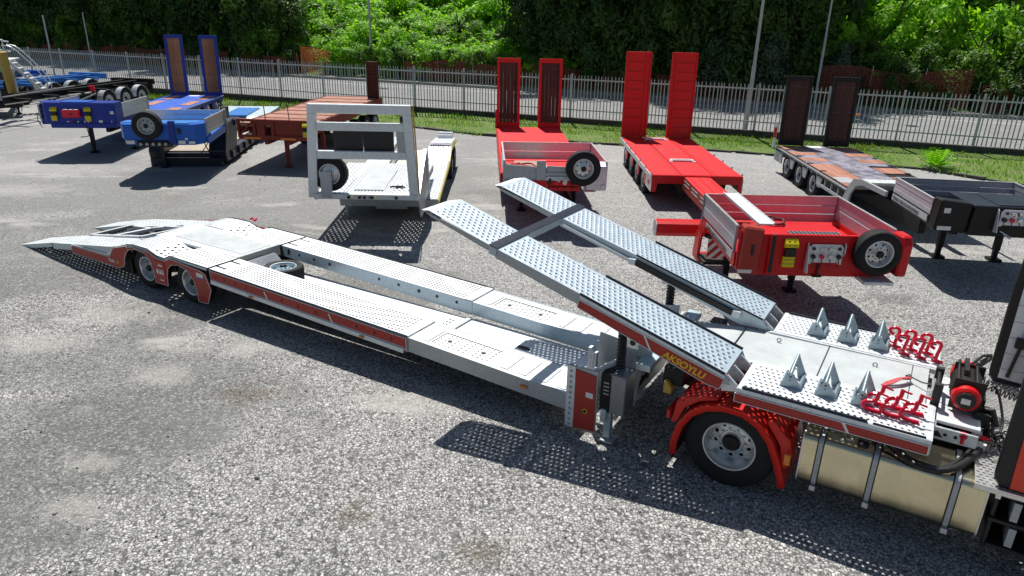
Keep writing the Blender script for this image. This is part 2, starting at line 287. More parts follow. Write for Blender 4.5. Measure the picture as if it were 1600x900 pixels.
# ------------------------------------------------------------------ mesh helpers
class MB:
    def __init__(s): s.v = []; s.f = []
    def add(s, vs, fs):
        o = len(s.v); s.v += [tuple(p) for p in vs]; s.f += [tuple(i + o for i in f) for f in fs]; return s
    def box(s, x0, x1, y0, y1, z0, z1):
        if x0 > x1: x0, x1 = x1, x0
        if y0 > y1: y0, y1 = y1, y0
        if z0 > z1: z0, z1 = z1, z0
        return s.add([(x0, y0, z0), (x1, y0, z0), (x1, y1, z0), (x0, y1, z0), (x0, y0, z1), (x1, y0, z1), (x1, y1, z1), (x0, y1, z1)],
                     [(0, 3, 2, 1), (4, 5, 6, 7), (0, 1, 5, 4), (1, 2, 6, 5), (2, 3, 7, 6), (3, 0, 4, 7)])
    def prism(s, pts, y0, y1, axis='y'):
        """polygon extruded along an axis: pts in (x,z) for y, (y,z) for x, (x,y) for z"""
        n = len(pts)
        def P(a, b, c): return {'y': (a, c, b), 'x': (c, a, b), 'z': (a, b, c)}[axis]
        vs = [P(a, b, y0) for a, b in pts] + [P(a, b, y1) for a, b in pts]
        fs = [tuple(range(n)), tuple(range(2 * n - 1, n - 1, -1))] + [(i, i + n, (i + 1) % n + n, (i + 1) % n) for i in range(n)]
        return s.add(vs, fs)
    def bar(s, p0, p1, w, h, up=(0, 0, 1)):
        p0, p1 = Vector(p0), Vector(p1); d = (p1 - p0).normalized(); u = Vector(up)
        r = d.cross(u)
        if r.length < 1e-4: r = d.cross(Vector((0, 1, 0)))
        r.normalize(); u = r.cross(d)
        vs = []
        for p in (p0, p1):
            for a, b in ((-1, -1), (1, -1), (1, 1), (-1, 1)): vs.append(p + r * a * w / 2 + u * b * h / 2)
        return s.add(vs, [(0, 1, 2, 3), (7, 6, 5, 4), (0, 4, 5, 1), (1, 5, 6, 2), (2, 6, 7, 3), (3, 7, 4, 0)])
    def tube(s, path, r, seg=8, caps=True):
        path = [Vector(p) for p in path]; n = len(path); prev = None; vs = []
        for i, p in enumerate(path):
            d = (path[min(i + 1, n - 1)] - path[max(i - 1, 0)]).normalized()
            if prev is None:
                a = d.cross(Vector((0, 0, 1)))
                if a.length < .05: a = d.cross(Vector((0, 1, 0)))
            else: a = prev - d * prev.dot(d)
            a.normalize(); prev = a; b = d.cross(a)
            rr = r[i] if isinstance(r, (list, tuple)) else r
            for k in range(seg): t = 2 * pi * k / seg; vs.append(p + (a * cos(t) + b * sin(t)) * rr)
        fs = []
        for i in range(n - 1):
            for k in range(seg): k2 = (k + 1) % seg; fs.append((i * seg + k, (i + 1) * seg + k, (i + 1) * seg + k2, i * seg + k2))
        if caps: fs += [tuple(range(seg)), tuple((n - 1) * seg + k for k in range(seg - 1, -1, -1))]
        return s.add(vs, fs)
    def lathe(s, prof, c, seg=32, side=-1, close=False):
        """profile (r, y) turned about the y axis through c; side -1: y grows inward"""
        vs = []; n = len(prof)
        for r, y in prof:
            for k in range(seg): t = 2 * pi * k / seg; vs.append((c[0] + r * cos(t), c[1] + (y if side < 0 else -y), c[2] + r * sin(t)))
        fs = []
        m = n if close else n - 1
        for i in range(m):
            j = (i + 1) % n
            for k in range(seg): k2 = (k + 1) % seg; fs.append((i * seg + k, j * seg + k, j * seg + k2, i * seg + k2))
        return s.add(vs, fs)
    def disc(s, c, r, y, seg=20):
        return s.add([(c[0] + r * cos(2 * pi * k / seg), y, c[2] + r * sin(2 * pi * k / seg)) for k in range(seg)], [tuple(range(seg))])
    def quad(s, *p): return s.add(p, [tuple(range(len(p)))])
    def perf(s, mapf, nu, nv, du, dv, r, stagger=True, nub=.004, depth=.006, seg=8, elong=1.0, skip=None):
        """sheet of nu x nv cells with real holes; mapf(u, v, h) gives the point; adds a raised burr and a wall"""
        for j in range(nv):
            off = .5 if (stagger and j % 2) else 0.0
            if off:
                s.add([mapf(0, j * dv, 0), mapf(.5 * du, j * dv, 0), mapf(.5 * du, (j + 1) * dv, 0), mapf(0, (j + 1) * dv, 0)], [(0, 1, 2, 3)])
                s.add([mapf((nu - .5) * du, j * dv, 0), mapf(nu * du, j * dv, 0), mapf(nu * du, (j + 1) * dv, 0), mapf((nu - .5) * du, (j + 1) * dv, 0)], [(0, 1, 2, 3)])
            for i in range(nu - (1 if off else 0)):
                u0 = (i + off) * du; v0 = j * dv; cu = u0 + du / 2; cv = v0 + dv / 2
                if skip and skip(cu, cv):
                    s.add([mapf(u0, v0, 0), mapf(u0 + du, v0, 0), mapf(u0 + du, v0 + dv, 0), mapf(u0, v0 + dv, 0)], [(0, 1, 2, 3)]); continue
                out = [(u0, v0), (cu, v0), (u0 + du, v0), (u0 + du, cv), (u0 + du, v0 + dv), (cu, v0 + dv), (u0, v0 + dv), (u0, cv)]
                vs = [mapf(a, b, 0) for a, b in out]
                rings = ((r * 1.28, 0), (r, nub), (r * .95, -depth)) if nub else ((r, 0), (r * .95, -depth))
                for rr, h in rings:
                    for k in range(8):
                        t = 2 * pi * k / 8 - 3 * pi / 4; vs.append(mapf(cu + rr * elong * cos(t), cv + rr * sin(t), h))
                fs = []
                for q in range(len(rings)):
                    for k in range(8): k2 = (k + 1) % 8; fs.append((q * 8 + k, q * 8 + k2, q * 8 + 8 + k2, q * 8 + 8 + k))
                s.add(vs, fs)
        return s
    def mesh(s, name, mat):
        me = bpy.data.meshes.new(name); me.from_pydata(s.v, [], s.f); me.validate()
        if mat is not None: me.materials.append(MAT[mat] if isinstance(mat, str) else mat)
        return me
def link(name, me, parent=None, bevel=0, smooth=False, recalc=True):
    o = bpy.data.objects.new(name, me); COL.objects.link(o)
    if parent is not None: o.parent = parent
    if bevel:
        b = o.modifiers.new('bevel', 'BEVEL'); b.width = bevel; b.segments = 1; b.limit_method = 'ANGLE'; b.angle_limit = R(40)
    return o
import bmesh
def finish(me, smooth):
    bm = bmesh.new(); bm.from_mesh(me); bmesh.ops.recalc_face_normals(bm, faces=bm.faces); bm.to_mesh(me); bm.free()
    if smooth:
        for p in me.polygons: p.use_smooth = True
        try: me.set_sharp_from_angle(angle=R(38))
        except Exception: pass
def part(name, mb, mat, parent, label=None, bevel=0, smooth=False, kind=None, recalc=True):
    me = mb.mesh(name, mat)
    if recalc: finish(me, smooth)
    o = link(name, me, parent, bevel)
    if label: o['label'] = label
    if kind: o['kind'] = kind
    return o
def tag(o, label=None, cat=None, group=None, kind=None):
    for k, v in (('label', label), ('category', cat), ('group', group), ('kind', kind)):
        if v: o[k] = v
    return o
def thing(name, label, cat, loc=(0, 0, 0), yaw=0, group=None):
    o = bpy.data.objects.new(name, None); COL.objects.link(o); o.location = loc; o.rotation_euler = (0, 0, R(yaw)); o.empty_display_size = .3
    return tag(o, label, cat, group)
def copy_tree(o, parent=None):
    c = o.copy(); COL.objects.link(c)
    if parent is not None: c.parent = parent
    for ch in list(o.children): copy_tree(ch, c)
    return c
def structure(name, mb, mat, kind='structure', smooth=False):
    o = part(name, mb, mat, None, None, 0, smooth); o['kind'] = kind; return o
def share(name, me, parent, mtx=None, loc=None, label=None):
    o = bpy.data.objects.new(name, me); COL.objects.link(o); o.parent = parent
    if mtx is not None: o.matrix_local = mtx
    if loc is not None: o.location = loc
    if label: o['label'] = label
    return o
def lettering(name, txt, size, mat, parent, org, right, up, label=None, sx=1.0, bold=.0, slant=0.0):
    """raised text: org = lower left corner, right / up = directions in the parent's space"""
    cu = bpy.data.curves.new(name, 'FONT'); cu.body = txt; cu.size = size; cu.extrude = .0015; cu.offset = bold; cu.shear = slant
    t = bpy.data.objects.new(name, cu); COL.objects.link(t)
    dg = bpy.context.evaluated_depsgraph_get(); me = bpy.data.meshes.new_from_object(t.evaluated_get(dg))
    bpy.data.objects.remove(t); me.name = name; me.materials.clear(); me.materials.append(MAT[mat])
    r = Vector(right).normalized(); u = Vector(up); u = (u - r * u.dot(r)).normalized(); n = r.cross(u)
    m = Matrix.Identity(4)
    for i in range(3): m[i][0] = r[i] * sx; m[i][1] = u[i]; m[i][2] = n[i]; m[i][3] = org[i] + n[i] * .004
    o = bpy.data.objects.new(name, me); COL.objects.link(o); o.parent = parent; o.matrix_local = m
    if label: o['label'] = label
    return o
WC = {}
def wheel(parent, c, Rr, Wd, rimR, side=-1, seg=40, holes=0, dish=.13, mat='rim', name='wheel'):
    key = (Rr, Wd, rimR, side, seg, holes, dish, mat)
    if key not in WC:
        t = MB()
        prof = [(rimR - .005, .03), (rimR + .012, .0), (rimR + (Rr - rimR) * .45, -.014), (rimR + (Rr - rimR) * .8, -.004), (Rr - .012, .012), (Rr, .03)]
        ng = 4; w0 = .045; w1 = Wd - .045; pitch = (w1 - w0) / ng
        for g in range(ng):
            a = w0 + g * pitch
            prof += [(Rr, a), (Rr, a + pitch * .78), (Rr - .014, a + pitch * .82), (Rr - .014, a + pitch * .97)]
        prof += [(Rr, Wd - .04), (Rr - .012, Wd - .012), (rimR + (Rr - rimR) * .5, Wd), (rimR, Wd - .03)]
        t.lathe(prof, (0, 0, 0), seg, side)
        tm = t.mesh('tyre', 'rubber'); finish(tm, True)
        r = MB(); d = dish; r1 = rimR * (.80 if holes == 10 else .84); r2 = rimR * (.46 if holes == 10 else .36)
        r.lathe([(rimR - .003, .03), (rimR + .006, .012), (rimR - .002, .004), (rimR - .016, .006), (rimR - .03, .03), (rimR * .9, .05), (rimR * .87, d * .8), (r1, d)], (0, 0, 0), seg, side)
        sg = 1 if side < 0 else -1
        if holes:
            def mp(u, v, h):
                rad = r2 + (r1 - r2) * v; yy = (d - .035 * (1 - v) - .0) ; a = u * 2 * pi
                return (rad * cos(a), (yy - h) * sg, rad * sin(a))
            n_ = holes
            for k in range(n_):
                ctr = (k + .5) / n_
                def ring(rr, h):
                    out = []
                    for q in range(8):
                        tt = 2 * pi * q / 8 - 3 * pi / 4
                        rad0 = r2 + (r1 - r2) * .62; ang0 = ctr * 2 * pi
                        x = rr * cos(tt); y = rr * sin(tt)
                        rad = rad0 + y; a = ang0 + x / rad0; v = (rad - r2) / (r1 - r2)
                        out.append((rad * cos(a), (d - .035 * (1 - v) - h) * sg, rad * sin(a)))
                    return out
                o8 = [(k, 0), (k + .5, 0), (k + 1, 0), (k + 1, .62), (k + 1, 1), (k + .5, 1), (k, 1), (k, .62)]
                vs = [mp(a / n_, b, 0) for a, b in o8] + ring(rimR * .085, 0) + ring(rimR * .08, -.012)
                fs = [(q, (q + 1) % 8, 8 + (q + 1) % 8, 8 + q) for q in range(8)] + [(8 + q, 8 + (q + 1) % 8, 16 + (q + 1) % 8, 16 + q) for q in range(8)]
                r.add(vs, fs)
            yh = d - .035
        else:
            r.lathe([(r1, d), (r2, d - .035)], (0, 0, 0), seg, side); yh = d - .035
        r.lathe([(r2, yh), (r2 * .97, yh - .012), (r2 * .78, yh - .014), (r2 * .74, yh - .05), (r2 * .6, yh - .075), (.001, yh - .078)], (0, 0, 0), 24, side)
        for k in range(10):
            a = 2 * pi * k / 10; rr = (r1 - r2) * .16 + r2
            r.tube([(rr * cos(a), (yh + .004) * sg, rr * sin(a)), (rr * cos(a), (yh - .03) * sg, rr * sin(a))], .013, 6)
        rm = r.mesh(name, mat); finish(rm, True)
        back = MB(); bd = max(Wd * .5, dish + .05); back.lathe([(rimR * .9, bd), (.001, bd)], (0, 0, 0), 20, side); bm_ = back.mesh('brake_drum', 'dark_bay'); finish(bm_, False)
        hb = MB(); hb.lathe([(r2 * .76, yh - .052), (r2 * .62, yh - .082), (.001, yh - .086)], (0, 0, 0), 20, side); hm = hb.mesh('hub_cap', 'dark_bay'); finish(hm, True)
        WC[key] = (tm, rm, bm_, hm)
    tm, rm, bm_, hm = WC[key]
    w = share(name, rm, parent, loc=c)
    share('tyre', tm, w); share('brake_drum', bm_, w); share('hub_cap', hm, w)
    return w
def lerp(a, b, t): return a + (b - a) * t
def prof_fn(pts):
    """piecewise linear path in (x,z): arclength -> point, normal"""
    L = [0.0]
    for a, b in zip(pts, pts[1:]): L.append(L[-1] + math.hypot(b[0] - a[0], b[1] - a[1]))
    def f(s):
        s = max(0, min(L[-1] - 1e-6, s))
        for i in range(len(pts) - 1):
            if s <= L[i + 1]: break
        t = (s - L[i]) / (L[i + 1] - L[i]); a, b = pts[i], pts[i + 1]
        dx, dz = (b[0] - a[0]) / (L[i + 1] - L[i]), (b[1] - a[1]) / (L[i + 1] - L[i])
        return a[0] + (b[0] - a[0]) * t, a[1] + (b[1] - a[1]) * t, -dz, dx
    return f, L[-1]
def perf_strip(pts, y0, y1, du, dv, r, stagger=True, nub=.004, skip=None, elong=1.0, depth=.006):
    """perforated sheet following the (x,z) path between y0 and y1 with plain margins"""
    f, L = prof_fn(pts); b = MB()
    mg = .045; nu = max(1, int((L - .04) / du)); nv = max(1, int((y1 - y0 - 2 * mg + .04) / dv))
    mu = (L - nu * du) / 2; mv = ((y1 - y0) - nv * dv) / 2
    def mp(u, v, h):
        x, z, nx, nz = f(u + mu); return (x + nx * h, y0 + mv + v, z + nz * h)
    b.perf(mp, nu, nv, du, dv, r, stagger, nub, skip=skip, elong=elong, depth=depth)
    def P(s_, y): x, z, _, _ = f(s_); return (x, y, z)
    cuts = [0, mu] ; s_ = mu
    ss = [mu + i * (nu * du) / max(2, int(nu / 2)) for i in range(max(2, int(nu / 2)) + 1)]
    for a, c_ in zip(ss, ss[1:]):
        b.quad(P(a, y0), P(c_, y0), P(c_, y0 + mv), P(a, y0 + mv)); b.quad(P(a, y1 - mv), P(c_, y1 - mv), P(c_, y1), P(a, y1))
    b.quad(P(0, y0), P(mu, y0), P(mu, y1), P(0, y1)); b.quad(P(L - mu, y0), P(L, y0), P(L, y1), P(L - mu, y1))
    return b
# ------------------------------------------------------------------ ground, verge, road
g = MB(); 
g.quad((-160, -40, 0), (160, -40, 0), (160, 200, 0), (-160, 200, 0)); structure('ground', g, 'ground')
KERB = [(26.5, 16.8), (16.8, 22.8), (14.8, 25.4), (9.8, 27.7), (7.7, 28.4), (2.5, 29.6), (-1.5, 31.0), (-6, 33.6), (-13.8, 37.8), (-19.9, 40.6), (-34, 47.0), (-52, 54.4)]
def fence_y(x): return 34.2 - .38 * x
def kerb_y(x):
    for (a, b), (c, d) in zip(KERB, KERB[1:]):
        if c <= x <= a: return b + (d - b) * (x - a) / (c - a)
    return KERB[0][1] if x > KERB[0][0] else KERB[-1][1]
g = MB(); xs = [26.5 - i * .8 for i in range(98)]
rows = []
for x in xs:
    k = kerb_y(x) ; f_ = fence_y(x)
    rows.append([(x + .05 * sin(x * 9), k + .1 + (f_ - k - .1) * t, .055 + .30 * t ** 1.3 + .03 * noise.noise(Vector((x, t * 4, 0)))) for t in (0, .2, .4, .6, .8, 1.0)])
for a, b in zip(rows, rows[1:]):
    for j in range(5): g.quad(a[j], a[j + 1], b[j + 1], b[j])
structure('grass_verge', g, 'grass_soil')
# grass blades and weeds on the verge
g = MB(); r_ = random.Random(3)
for i in range(26000):
    x = r_.uniform(-36, 24); k = kerb_y(x); f_ = fence_y(x); t = r_.random()
    y = k + .15 + (f_ - k - .2) * t
    dn = noise.noise(Vector((x * .5, y * .8, 3)))
    if dn < -.12 and r_.random() < .85: continue
    if t < .3 and r_.random() < .55: continue
    h = r_.uniform(.04, .13) * (1.6 if dn > .3 else 1); a = r_.uniform(0, 2 * pi); w = .022; z = .05 + .30 * t ** 1.3
    lx, ly = r_.uniform(-.06, .06), r_.uniform(-.06, .06)
    g.add([(x - w * cos(a), y - w * sin(a), z), (x + w * cos(a), y + w * sin(a), z), (x + lx, y + ly, z + h)], [(0, 1, 2)])
structure('grass', g, 'grass', 'stuff')
# crumbling kerb stones, each its own object
km = []
for s in range(4):
    b = MB(); r2 = random.Random(s); n = [r2.uniform(-.015, .015) for _ in range(8)]
    b.box(-.47, .47, -.09, .09, -.05, .11); b.v = [(x + n[i] * 2, y + n[-i] , z + (n[i] if z > 0 else 0)) for i, (x, y, z) in enumerate(b.v)]
    me = b.mesh('kerb_stone', 'dark_conc'); finish(me, False); km.append(me)
kerb = thing('kerb', 'low crumbling dark concrete kerb between the yard and the grass verge', 'kerb', (0, 0, 0)); del kerb['label'], kerb['category']; kerb['kind'] = 'structure'
d_ = 0; cnt = 0
for (a, b), (c, d) in zip(KERB, KERB[1:]):
    L = math.hypot(c - a, d - b); n = int(L / .98)
    for i in range(n):
        t = (i + .5) / n; cnt += 1
        o = share('kerb_stone', km[cnt % 4], kerb, loc=(a + (c - a) * t, b + (d - b) * t, rnd.uniform(-.05, .0)))
        o.rotation_euler = (rnd.uniform(-.05, .05), rnd.uniform(-.02, .02), math.atan2(d - b, c - a) + rnd.uniform(-.03, .03))
# weeds along the kerb
b = MB()
for i in range(2600):
    x = r_.uniform(-36, 22); y = kerb_y(x) + r_.gauss(0, .16)
    if noise.noise(Vector((x * .7, 5, 0))) < .02: continue
    a = r_.uniform(0, 2 * pi); h = r_.uniform(.06, .25); w = .03
    b.add([(x - w * cos(a), y - w * sin(a), .0), (x + w * cos(a), y + w * sin(a), .0), (x + r_.uniform(-.1, .1), y + r_.uniform(-.1, .1), h)], [(0, 1, 2)])
structure('kerb_weeds', b, 'grass', 'stuff')
# road behind the fence, rising slightly, with a pale edge line and far kerb
def road_sheet(name, off0, off1, z, mat, z1=None):
    b = MB(); X = [60 - i * 6 for i in range(26)]
    for x0, x1 in zip(X, X[1:]):
        b.quad((x0, fence_y(x0) + off0, z), (x1, fence_y(x1) + off0, z), (x1, fence_y(x1) + off1, z1 or z), (x0, fence_y(x0) + off1, z1 or z))
    return structure(name, b, mat)
road_sheet('road', .25, 13.2, .36, 'road')
road_sheet('road_edge_line', 1.5, 1.64, .365, 'label_white')
road_sheet('road_far_line', 10.9, 11.02, .365, 'label_white')
b = MB()
X = [60 - i * 4 for i in range(40)]
for x0, x1 in zip(X, X[1:]):
    a, c = fence_y(x0) + 13.2, fence_y(x1) + 13.2
    b.quad((x0, a, .36), (x1, c, .36), (x1, c, .52), (x0, a, .52)); b.quad((x0, a, .52), (x1, c, .52), (x1, c + .9, .54), (x0, a + .9, .54))
structure('far_pavement', b, 'conc')
# hillside behind the road
b = MB(); nx, ny = 60, 22
def hill(x, y):
    d = y - fence_y(x) - 14
    return .5 + max(0, d) * .16 + 1.2 * max(0, noise.noise(Vector((x * .05, y * .05, 0)))) * min(1, max(0, d) / 10)
P = [[(-80 + 150 * i / nx, fence_y(-80 + 150 * i / nx) + 14 + 120 * (j / ny) ** 1.4, hill(-80 + 150 * i / nx, fence_y(-80 + 150 * i / nx) + 14 + 120 * (j / ny) ** 1.4)) for j in range(ny + 1)] for i in range(nx + 1)]
for i in range(nx):
    for j in range(ny): b.quad(P[i][j], P[i + 1][j], P[i + 1][j + 1], P[i][j + 1])
structure('hillside', b, 'grass_soil')

# ------------------------------------------------------------------ palisade fence on a low wall
fen = thing('palisade_fence', 'long grey palisade fence on a low dark wall behind the trailers', 'fence', (0, 0, 0))
b = MB(); X = [26 - i * 3.0 for i in range(27)]
for x0, x1 in zip(X, X[1:]):
    y0, y1 = fence_y(x0), fence_y(x1)
    b.add([(x0, y0 - .13, -.05), (x1, y1 - .13, -.05), (x1, y1 + .13, -.05), (x0, y0 + .13, -.05), (x0, y0 - .13, .56), (x1, y1 - .13, .56), (x1, y1 + .13, .56), (x0, y0 + .13, .56)],
          [(0, 3, 2, 1), (4, 5, 6, 7), (0, 1, 5, 4), (1, 2, 6, 5), (2, 3, 7, 6), (3, 0, 4, 7)])
part('base_wall', b, 'dark_conc', fen)
fa = math.atan(-.38)
for zz in (.92, 2.26):
    b = MB()
    for x0, x1 in zip(X, X[1:]): b.bar((x0, fence_y(x0) + .03, zz), (x1, fence_y(x1) + .03, zz), .045, .05)
    part('rail', b, 'fence', fen)
b = MB(); b.box(-.035, .035, -.035, .035, .55, 2.5); pm = b.mesh('post', 'fence'); finish(pm, False)
x = 25.5; k = 0
while x > -50:
    o = share('post', pm, fen, loc=(x, fence_y(x) + .08, 0)); o.rotation_euler = (0, 0, fa)
    x -= 2.55
b = MB(); b.add([(-.022, 0, .58), (.022, 0, .58), (.022, 0, 2.40), (0, .0, 2.49), (-.022, 0, 2.40), (-.022, .012, .58), (.022, .012, .58), (.022, .012, 2.40), (0, .012, 2.49), (-.022, .012, 2.40)],
    [(0, 1, 2, 3, 4), (9, 8, 7, 6, 5), (0, 5, 6, 1), (1, 6, 7, 2), (2, 7, 8, 3), (3, 8, 9, 4), (4, 9, 5, 0)])
qm = b.mesh('pale', 'fence'); far_pales = MB()
x = 22.5; k = 0
while x > -50:
    if k < 300:
        o = share('pale', qm, fen, loc=(x, fence_y(x), 0)); o.rotation_euler = (rnd.gauss(0, .006), rnd.gauss(0, .008), fa)
    else:
        for v in b.v: pass
        ca, sa = cos(fa), sin(fa)
        far_pales.add([(x + vx * ca - vy * sa, fence_y(x) + vx * sa + vy * ca, vz) for vx, vy, vz in b.v], b.f)
    x -= .148; k += 1
o = part('far_pales', far_pales, 'fence', fen, kind='stuff')

# ------------------------------------------------------------------ car transporter trailer
MO = (-6.872, 12.235, 0); MY = -31.2
T = thing('car_transporter_trailer', 'zinc two axle car transporter in the foreground, red side band, raised perforated ramps', 'trailer', MO, MY)
nearY, farY = (0.0, .64), (1.60, 2.24)
slopeholes = lambda u, v: False
def runway(name, pts, ys, du=.085, dv=.085, r=.018, stagger=False, nub=.0, skip=None, web=.1, mat='galv', elong=1.25, label=None):
    b = perf_strip(pts, ys[0], ys[1], du, dv, r, stagger, nub, skip, elong)
    o = part(name, b, mat, T, label, recalc=False)
    if web:
        for yy, s in ((ys[0], 1), (ys[1], -1)):
            w = MB(); n = len(pts)
            w.prism([(p[0], p[1] - .002) for p in pts] + [(p[0], p[1] - web) for p in reversed(pts)], yy, yy + s * .012)
            part('side_web', w, 'galv_blue', o)
    return o
for ys in (nearY, farY):
    runway('tail_flap', [(-4.72, .0), (-4.5, .045), (-3.32, .30)], ys, .13, .088, .011, web=.09, elong=2.2)
    runway('tail_runway', [(-3.28, .305), (-2.48, .425), (-.92, .655), (-.5, .785)], ys, .13, .085, .011, web=.13, elong=2.2)
    b = MB(); b.tube([(-3.3, ys[0], .29), (-3.3, ys[1], .29)], .018, 8); part('hinge_pin', b, 'black_plastic', T)
    # platform over the axles, dipping between the wheels with larger holes in the dip
    runway('axle_platform', [(-.5, .787), (-.25, .82), (.22, .822)], ys, .085, .085, .016, web=.05)
    runway('wheel_dip', [(.22, .82), (.50, .742), (.70, .735)], ys, .125, .11, .028, True, .003, web=.05)
    runway('axle_platform', [(.70, .735), (.86, .812), (1.88, .797)], ys, .085, .085, .016, web=.05)
    runway('main_runway', [(2.32, .785), (6.18, .678)], ys, .069, .062, .0165, web=.0, elong=1.35)
    b = MB(); b.prism([(1.96, .70), (6.3, .60), (6.3, .59), (1.96, .69)], ys[0] + .02, ys[1] - .02); b.prism([(6.34, .60), (8.86, .50), (8.86, .49), (6.34, .59)], ys[0] + .02, ys[1] - .02); part('light_block_plate', b, 'dark_bay', T)  # plates added below the runways to keep sunlight from passing the holes
    b = MB(); sl = [(ys[0] + .17), (ys[0] + .47)]
    # plain hinge plate with two slots
    y0 = ys[0]; a0 = 1.94; a1 = 2.315
    def zz(x): return .796 - (x - 1.93) * .0277
    ed = [y0, sl[0] - .02, sl[0] + .02, sl[1] - .02, sl[1] + .02, ys[1]]
    for i in range(5):
        if i in (1, 3): b.add([(2.18, ed[i], zz(2.18)), (a1, ed[i], zz(a1)), (a1, ed[i + 1], zz(a1)), (2.18, ed[i + 1], zz(2.18))], [(0, 1, 2, 3)])
        else: b.add([(a0, ed[i], zz(a0)), (a1, ed[i], zz(a1)), (a1, ed[i + 1], zz(a1)), (a0, ed[i + 1], zz(a0))], [(0, 1, 2, 3)])
    part('hinge_plate', b, 'galv', T)
    b = MB(); b.box(6.18, 6.32, ys[0], ys[1], .655, .682); part('end_strip', b, 'galv', T, bevel=.004)
    for yy, s in ((ys[0] + (.0 if ys is farY else 0), 1), (ys[1], -1)):
        b = MB(); b.prism([(1.94, .792), (6.32, .672), (6.32, .43), (1.98, .585)], yy, yy + .014 * s)
        hole = part('beam_web', b, 'galv_blue' if ys is farY else 'galv_dull', T)
    # second section: plain plate, perforated inset, small bolted plates
    z2 = lambda x: .655 - (x - 6.32) * .041
    b = MB()
    for xa, xb in ((6.325, 6.66), (7.62, 8.88)): b.quad((xa, ys[0] + .02, z2(xa)), (xb, ys[0] + .02, z2(xb)), (xb, ys[1] - .02, z2(xb)), (xa, ys[1] - .02, z2(xa)))
    for ya, yb in ((ys[0] + .02, ys[0] + .10), (ys[1] - .16, ys[1] - .02)): b.quad((6.66, ya, z2(6.66)), (7.62, ya, z2(7.62)), (7.62, yb, z2(7.62)), (6.66, yb, z2(6.66)))
    part('lower_plate', b, 'galv', T)
    yi0, yi1 = ys[0] + .10, ys[1] - .16
    b = MB(); nu, nv = 12, 5
    b.perf(lambda u, v, h: (6.66 + u, yi0 + v, z2(6.66 + u) - .012 + h), nu, nv, .96 / nu, (yi1 - yi0) / nv, .016, False, 0)
    part('perforated_inset', b, 'galv', T, recalc=False)
    b = MB()
    for xx in (6.85, 7.42): b.tube([(xx, (yi0 + yi1) / 2, z2(xx) - .012), (xx, (yi0 + yi1) / 2, z2(xx) - .004)], .034, 14)
    part('black_plug', b, 'black_plastic', T)
    for xx in (6.40, 7.72, 8.0, 8.3, 8.58):
        b = MB(); b.box(xx, xx + .22, ys[0] + .08, ys[1] - .12, z2(xx + .11) + .001, z2(xx + .11) + .007)
        o = part('bolted_plate', b, 'galv', T, bevel=.002)
        b = MB()
        for q in range(3): b.tube([(xx + .2, ys[0] + .14 + q * .14, z2(xx + .11) + .006), (xx + .2, ys[0] + .14 + q * .14, z2(xx + .11) + .010)], .009, 6)
        part('bolt', b, 'black_plastic', o)
    for yy, s in ((ys[0], 1), (ys[1], -1)):
        b = MB(); b.prism([(6.33, .66), (8.87, .555), (8.85, .335), (6.33, .44)], yy, yy + .02 * s)
        part('beam_web', b, 'galv_blue' if ys is farY else 'galv_dull', T)
# round and keyhole openings in the inner web of the far runway
for k, xx in enumerate((2.12, 2.40, 2.78, 3.18, 4.36, 4.80, 5.24, 5.62, 6.02)):
    b = MB(); zc = .70 - (xx - 2) * .029
    if k == 0: b.prism([(xx - .03, zc - .05), (xx + .03, zc - .05), (xx + .03, zc + .05), (xx - .03, zc + .05)], 1.594, 1.600)
    else: b.tube([(xx, 1.594, zc), (xx, 1.600, zc)], .026 if k % 3 else .032, 12)
    part('web_hole', b, 'black_plastic', T)
# centre plates between the runways
b = MB(); b.box(-.55, 1.86, .64, 1.6, .76, .806); part('centre_plate', b, 'galv', T, bevel=.01)
b = MB(); b.box(-.15, 1.8, .80, 1.46, .805, .814); part('tread_panel', b, 'tread', T)
b = MB(); b.box(1.862, 1.875, .64, 1.6, .60, .80); part('end_face', b, 'galv_dirty', T)
b = MB(); b.prism([(1.9, .70), (1.98, .70), (2.3, .44), (2.3, .40), (1.9, .40)], .68, 1.42); part('sloped_toolbox', b, 'tread_new', T, bevel=.01)
b = MB(); b.prism([(2.0, .40), (6.38, .40), (6.38, .34), (2.0, .34)], .62, 1.52); part('centre_floor', b, 'galv', T, bevel=.006)
for xa in (2.9, 3.7, 4.5, 5.3):
    b = MB(); b.box(xa, xa + .62, .80, 1.42, .401, .407); part('floor_cover', b, 'galv', T, bevel=.003)
b = MB(); b.box(6.30, 6.39, .62, 1.52, .345, .425); part('floor_step', b, 'galv_dull', T, bevel=.005)
b = MB()
for q in range(5):
    for p_ in range(2): b.tube([(6.1 + p_ * .06, .95 + q * .09, .40), (6.1 + p_ * .06, .95 + q * .09, .418)], .016, 8)
part('floor_bolt', b, 'galv_blue', T)
b = MB(); b.prism([(6.40, .40), (8.88, .36), (8.88, .32), (6.40, .34)], .60, 1.56); part('centre_floor', b, 'galv', T)
def slotface(x0, x1, y0, y1, z):
    n = 8; bb = MB(); bb.box(x0, x1, y0, y1, z, z + .004); return bb
b = MB()
pts = [(7.58 + .11 * cos(t) * 1.0, 1.12 + .05 * sin(t)) for t in [2 * pi * k / 16 for k in range(16)]]
b.prism(pts, .384, .390, 'z'); part('floor_slot', b, 'black_plastic', T)
b = MB()
for q in range(13): 
    for yy in (.72, .80, 1.42): b.tube([(7.3 + q * .11, yy, .365), (7.3 + q * .11, yy, .372 + .015 * (8.8 - 7.3 - q * .11))], .012, 6)
part('rivet', b, 'galv_dull', T)
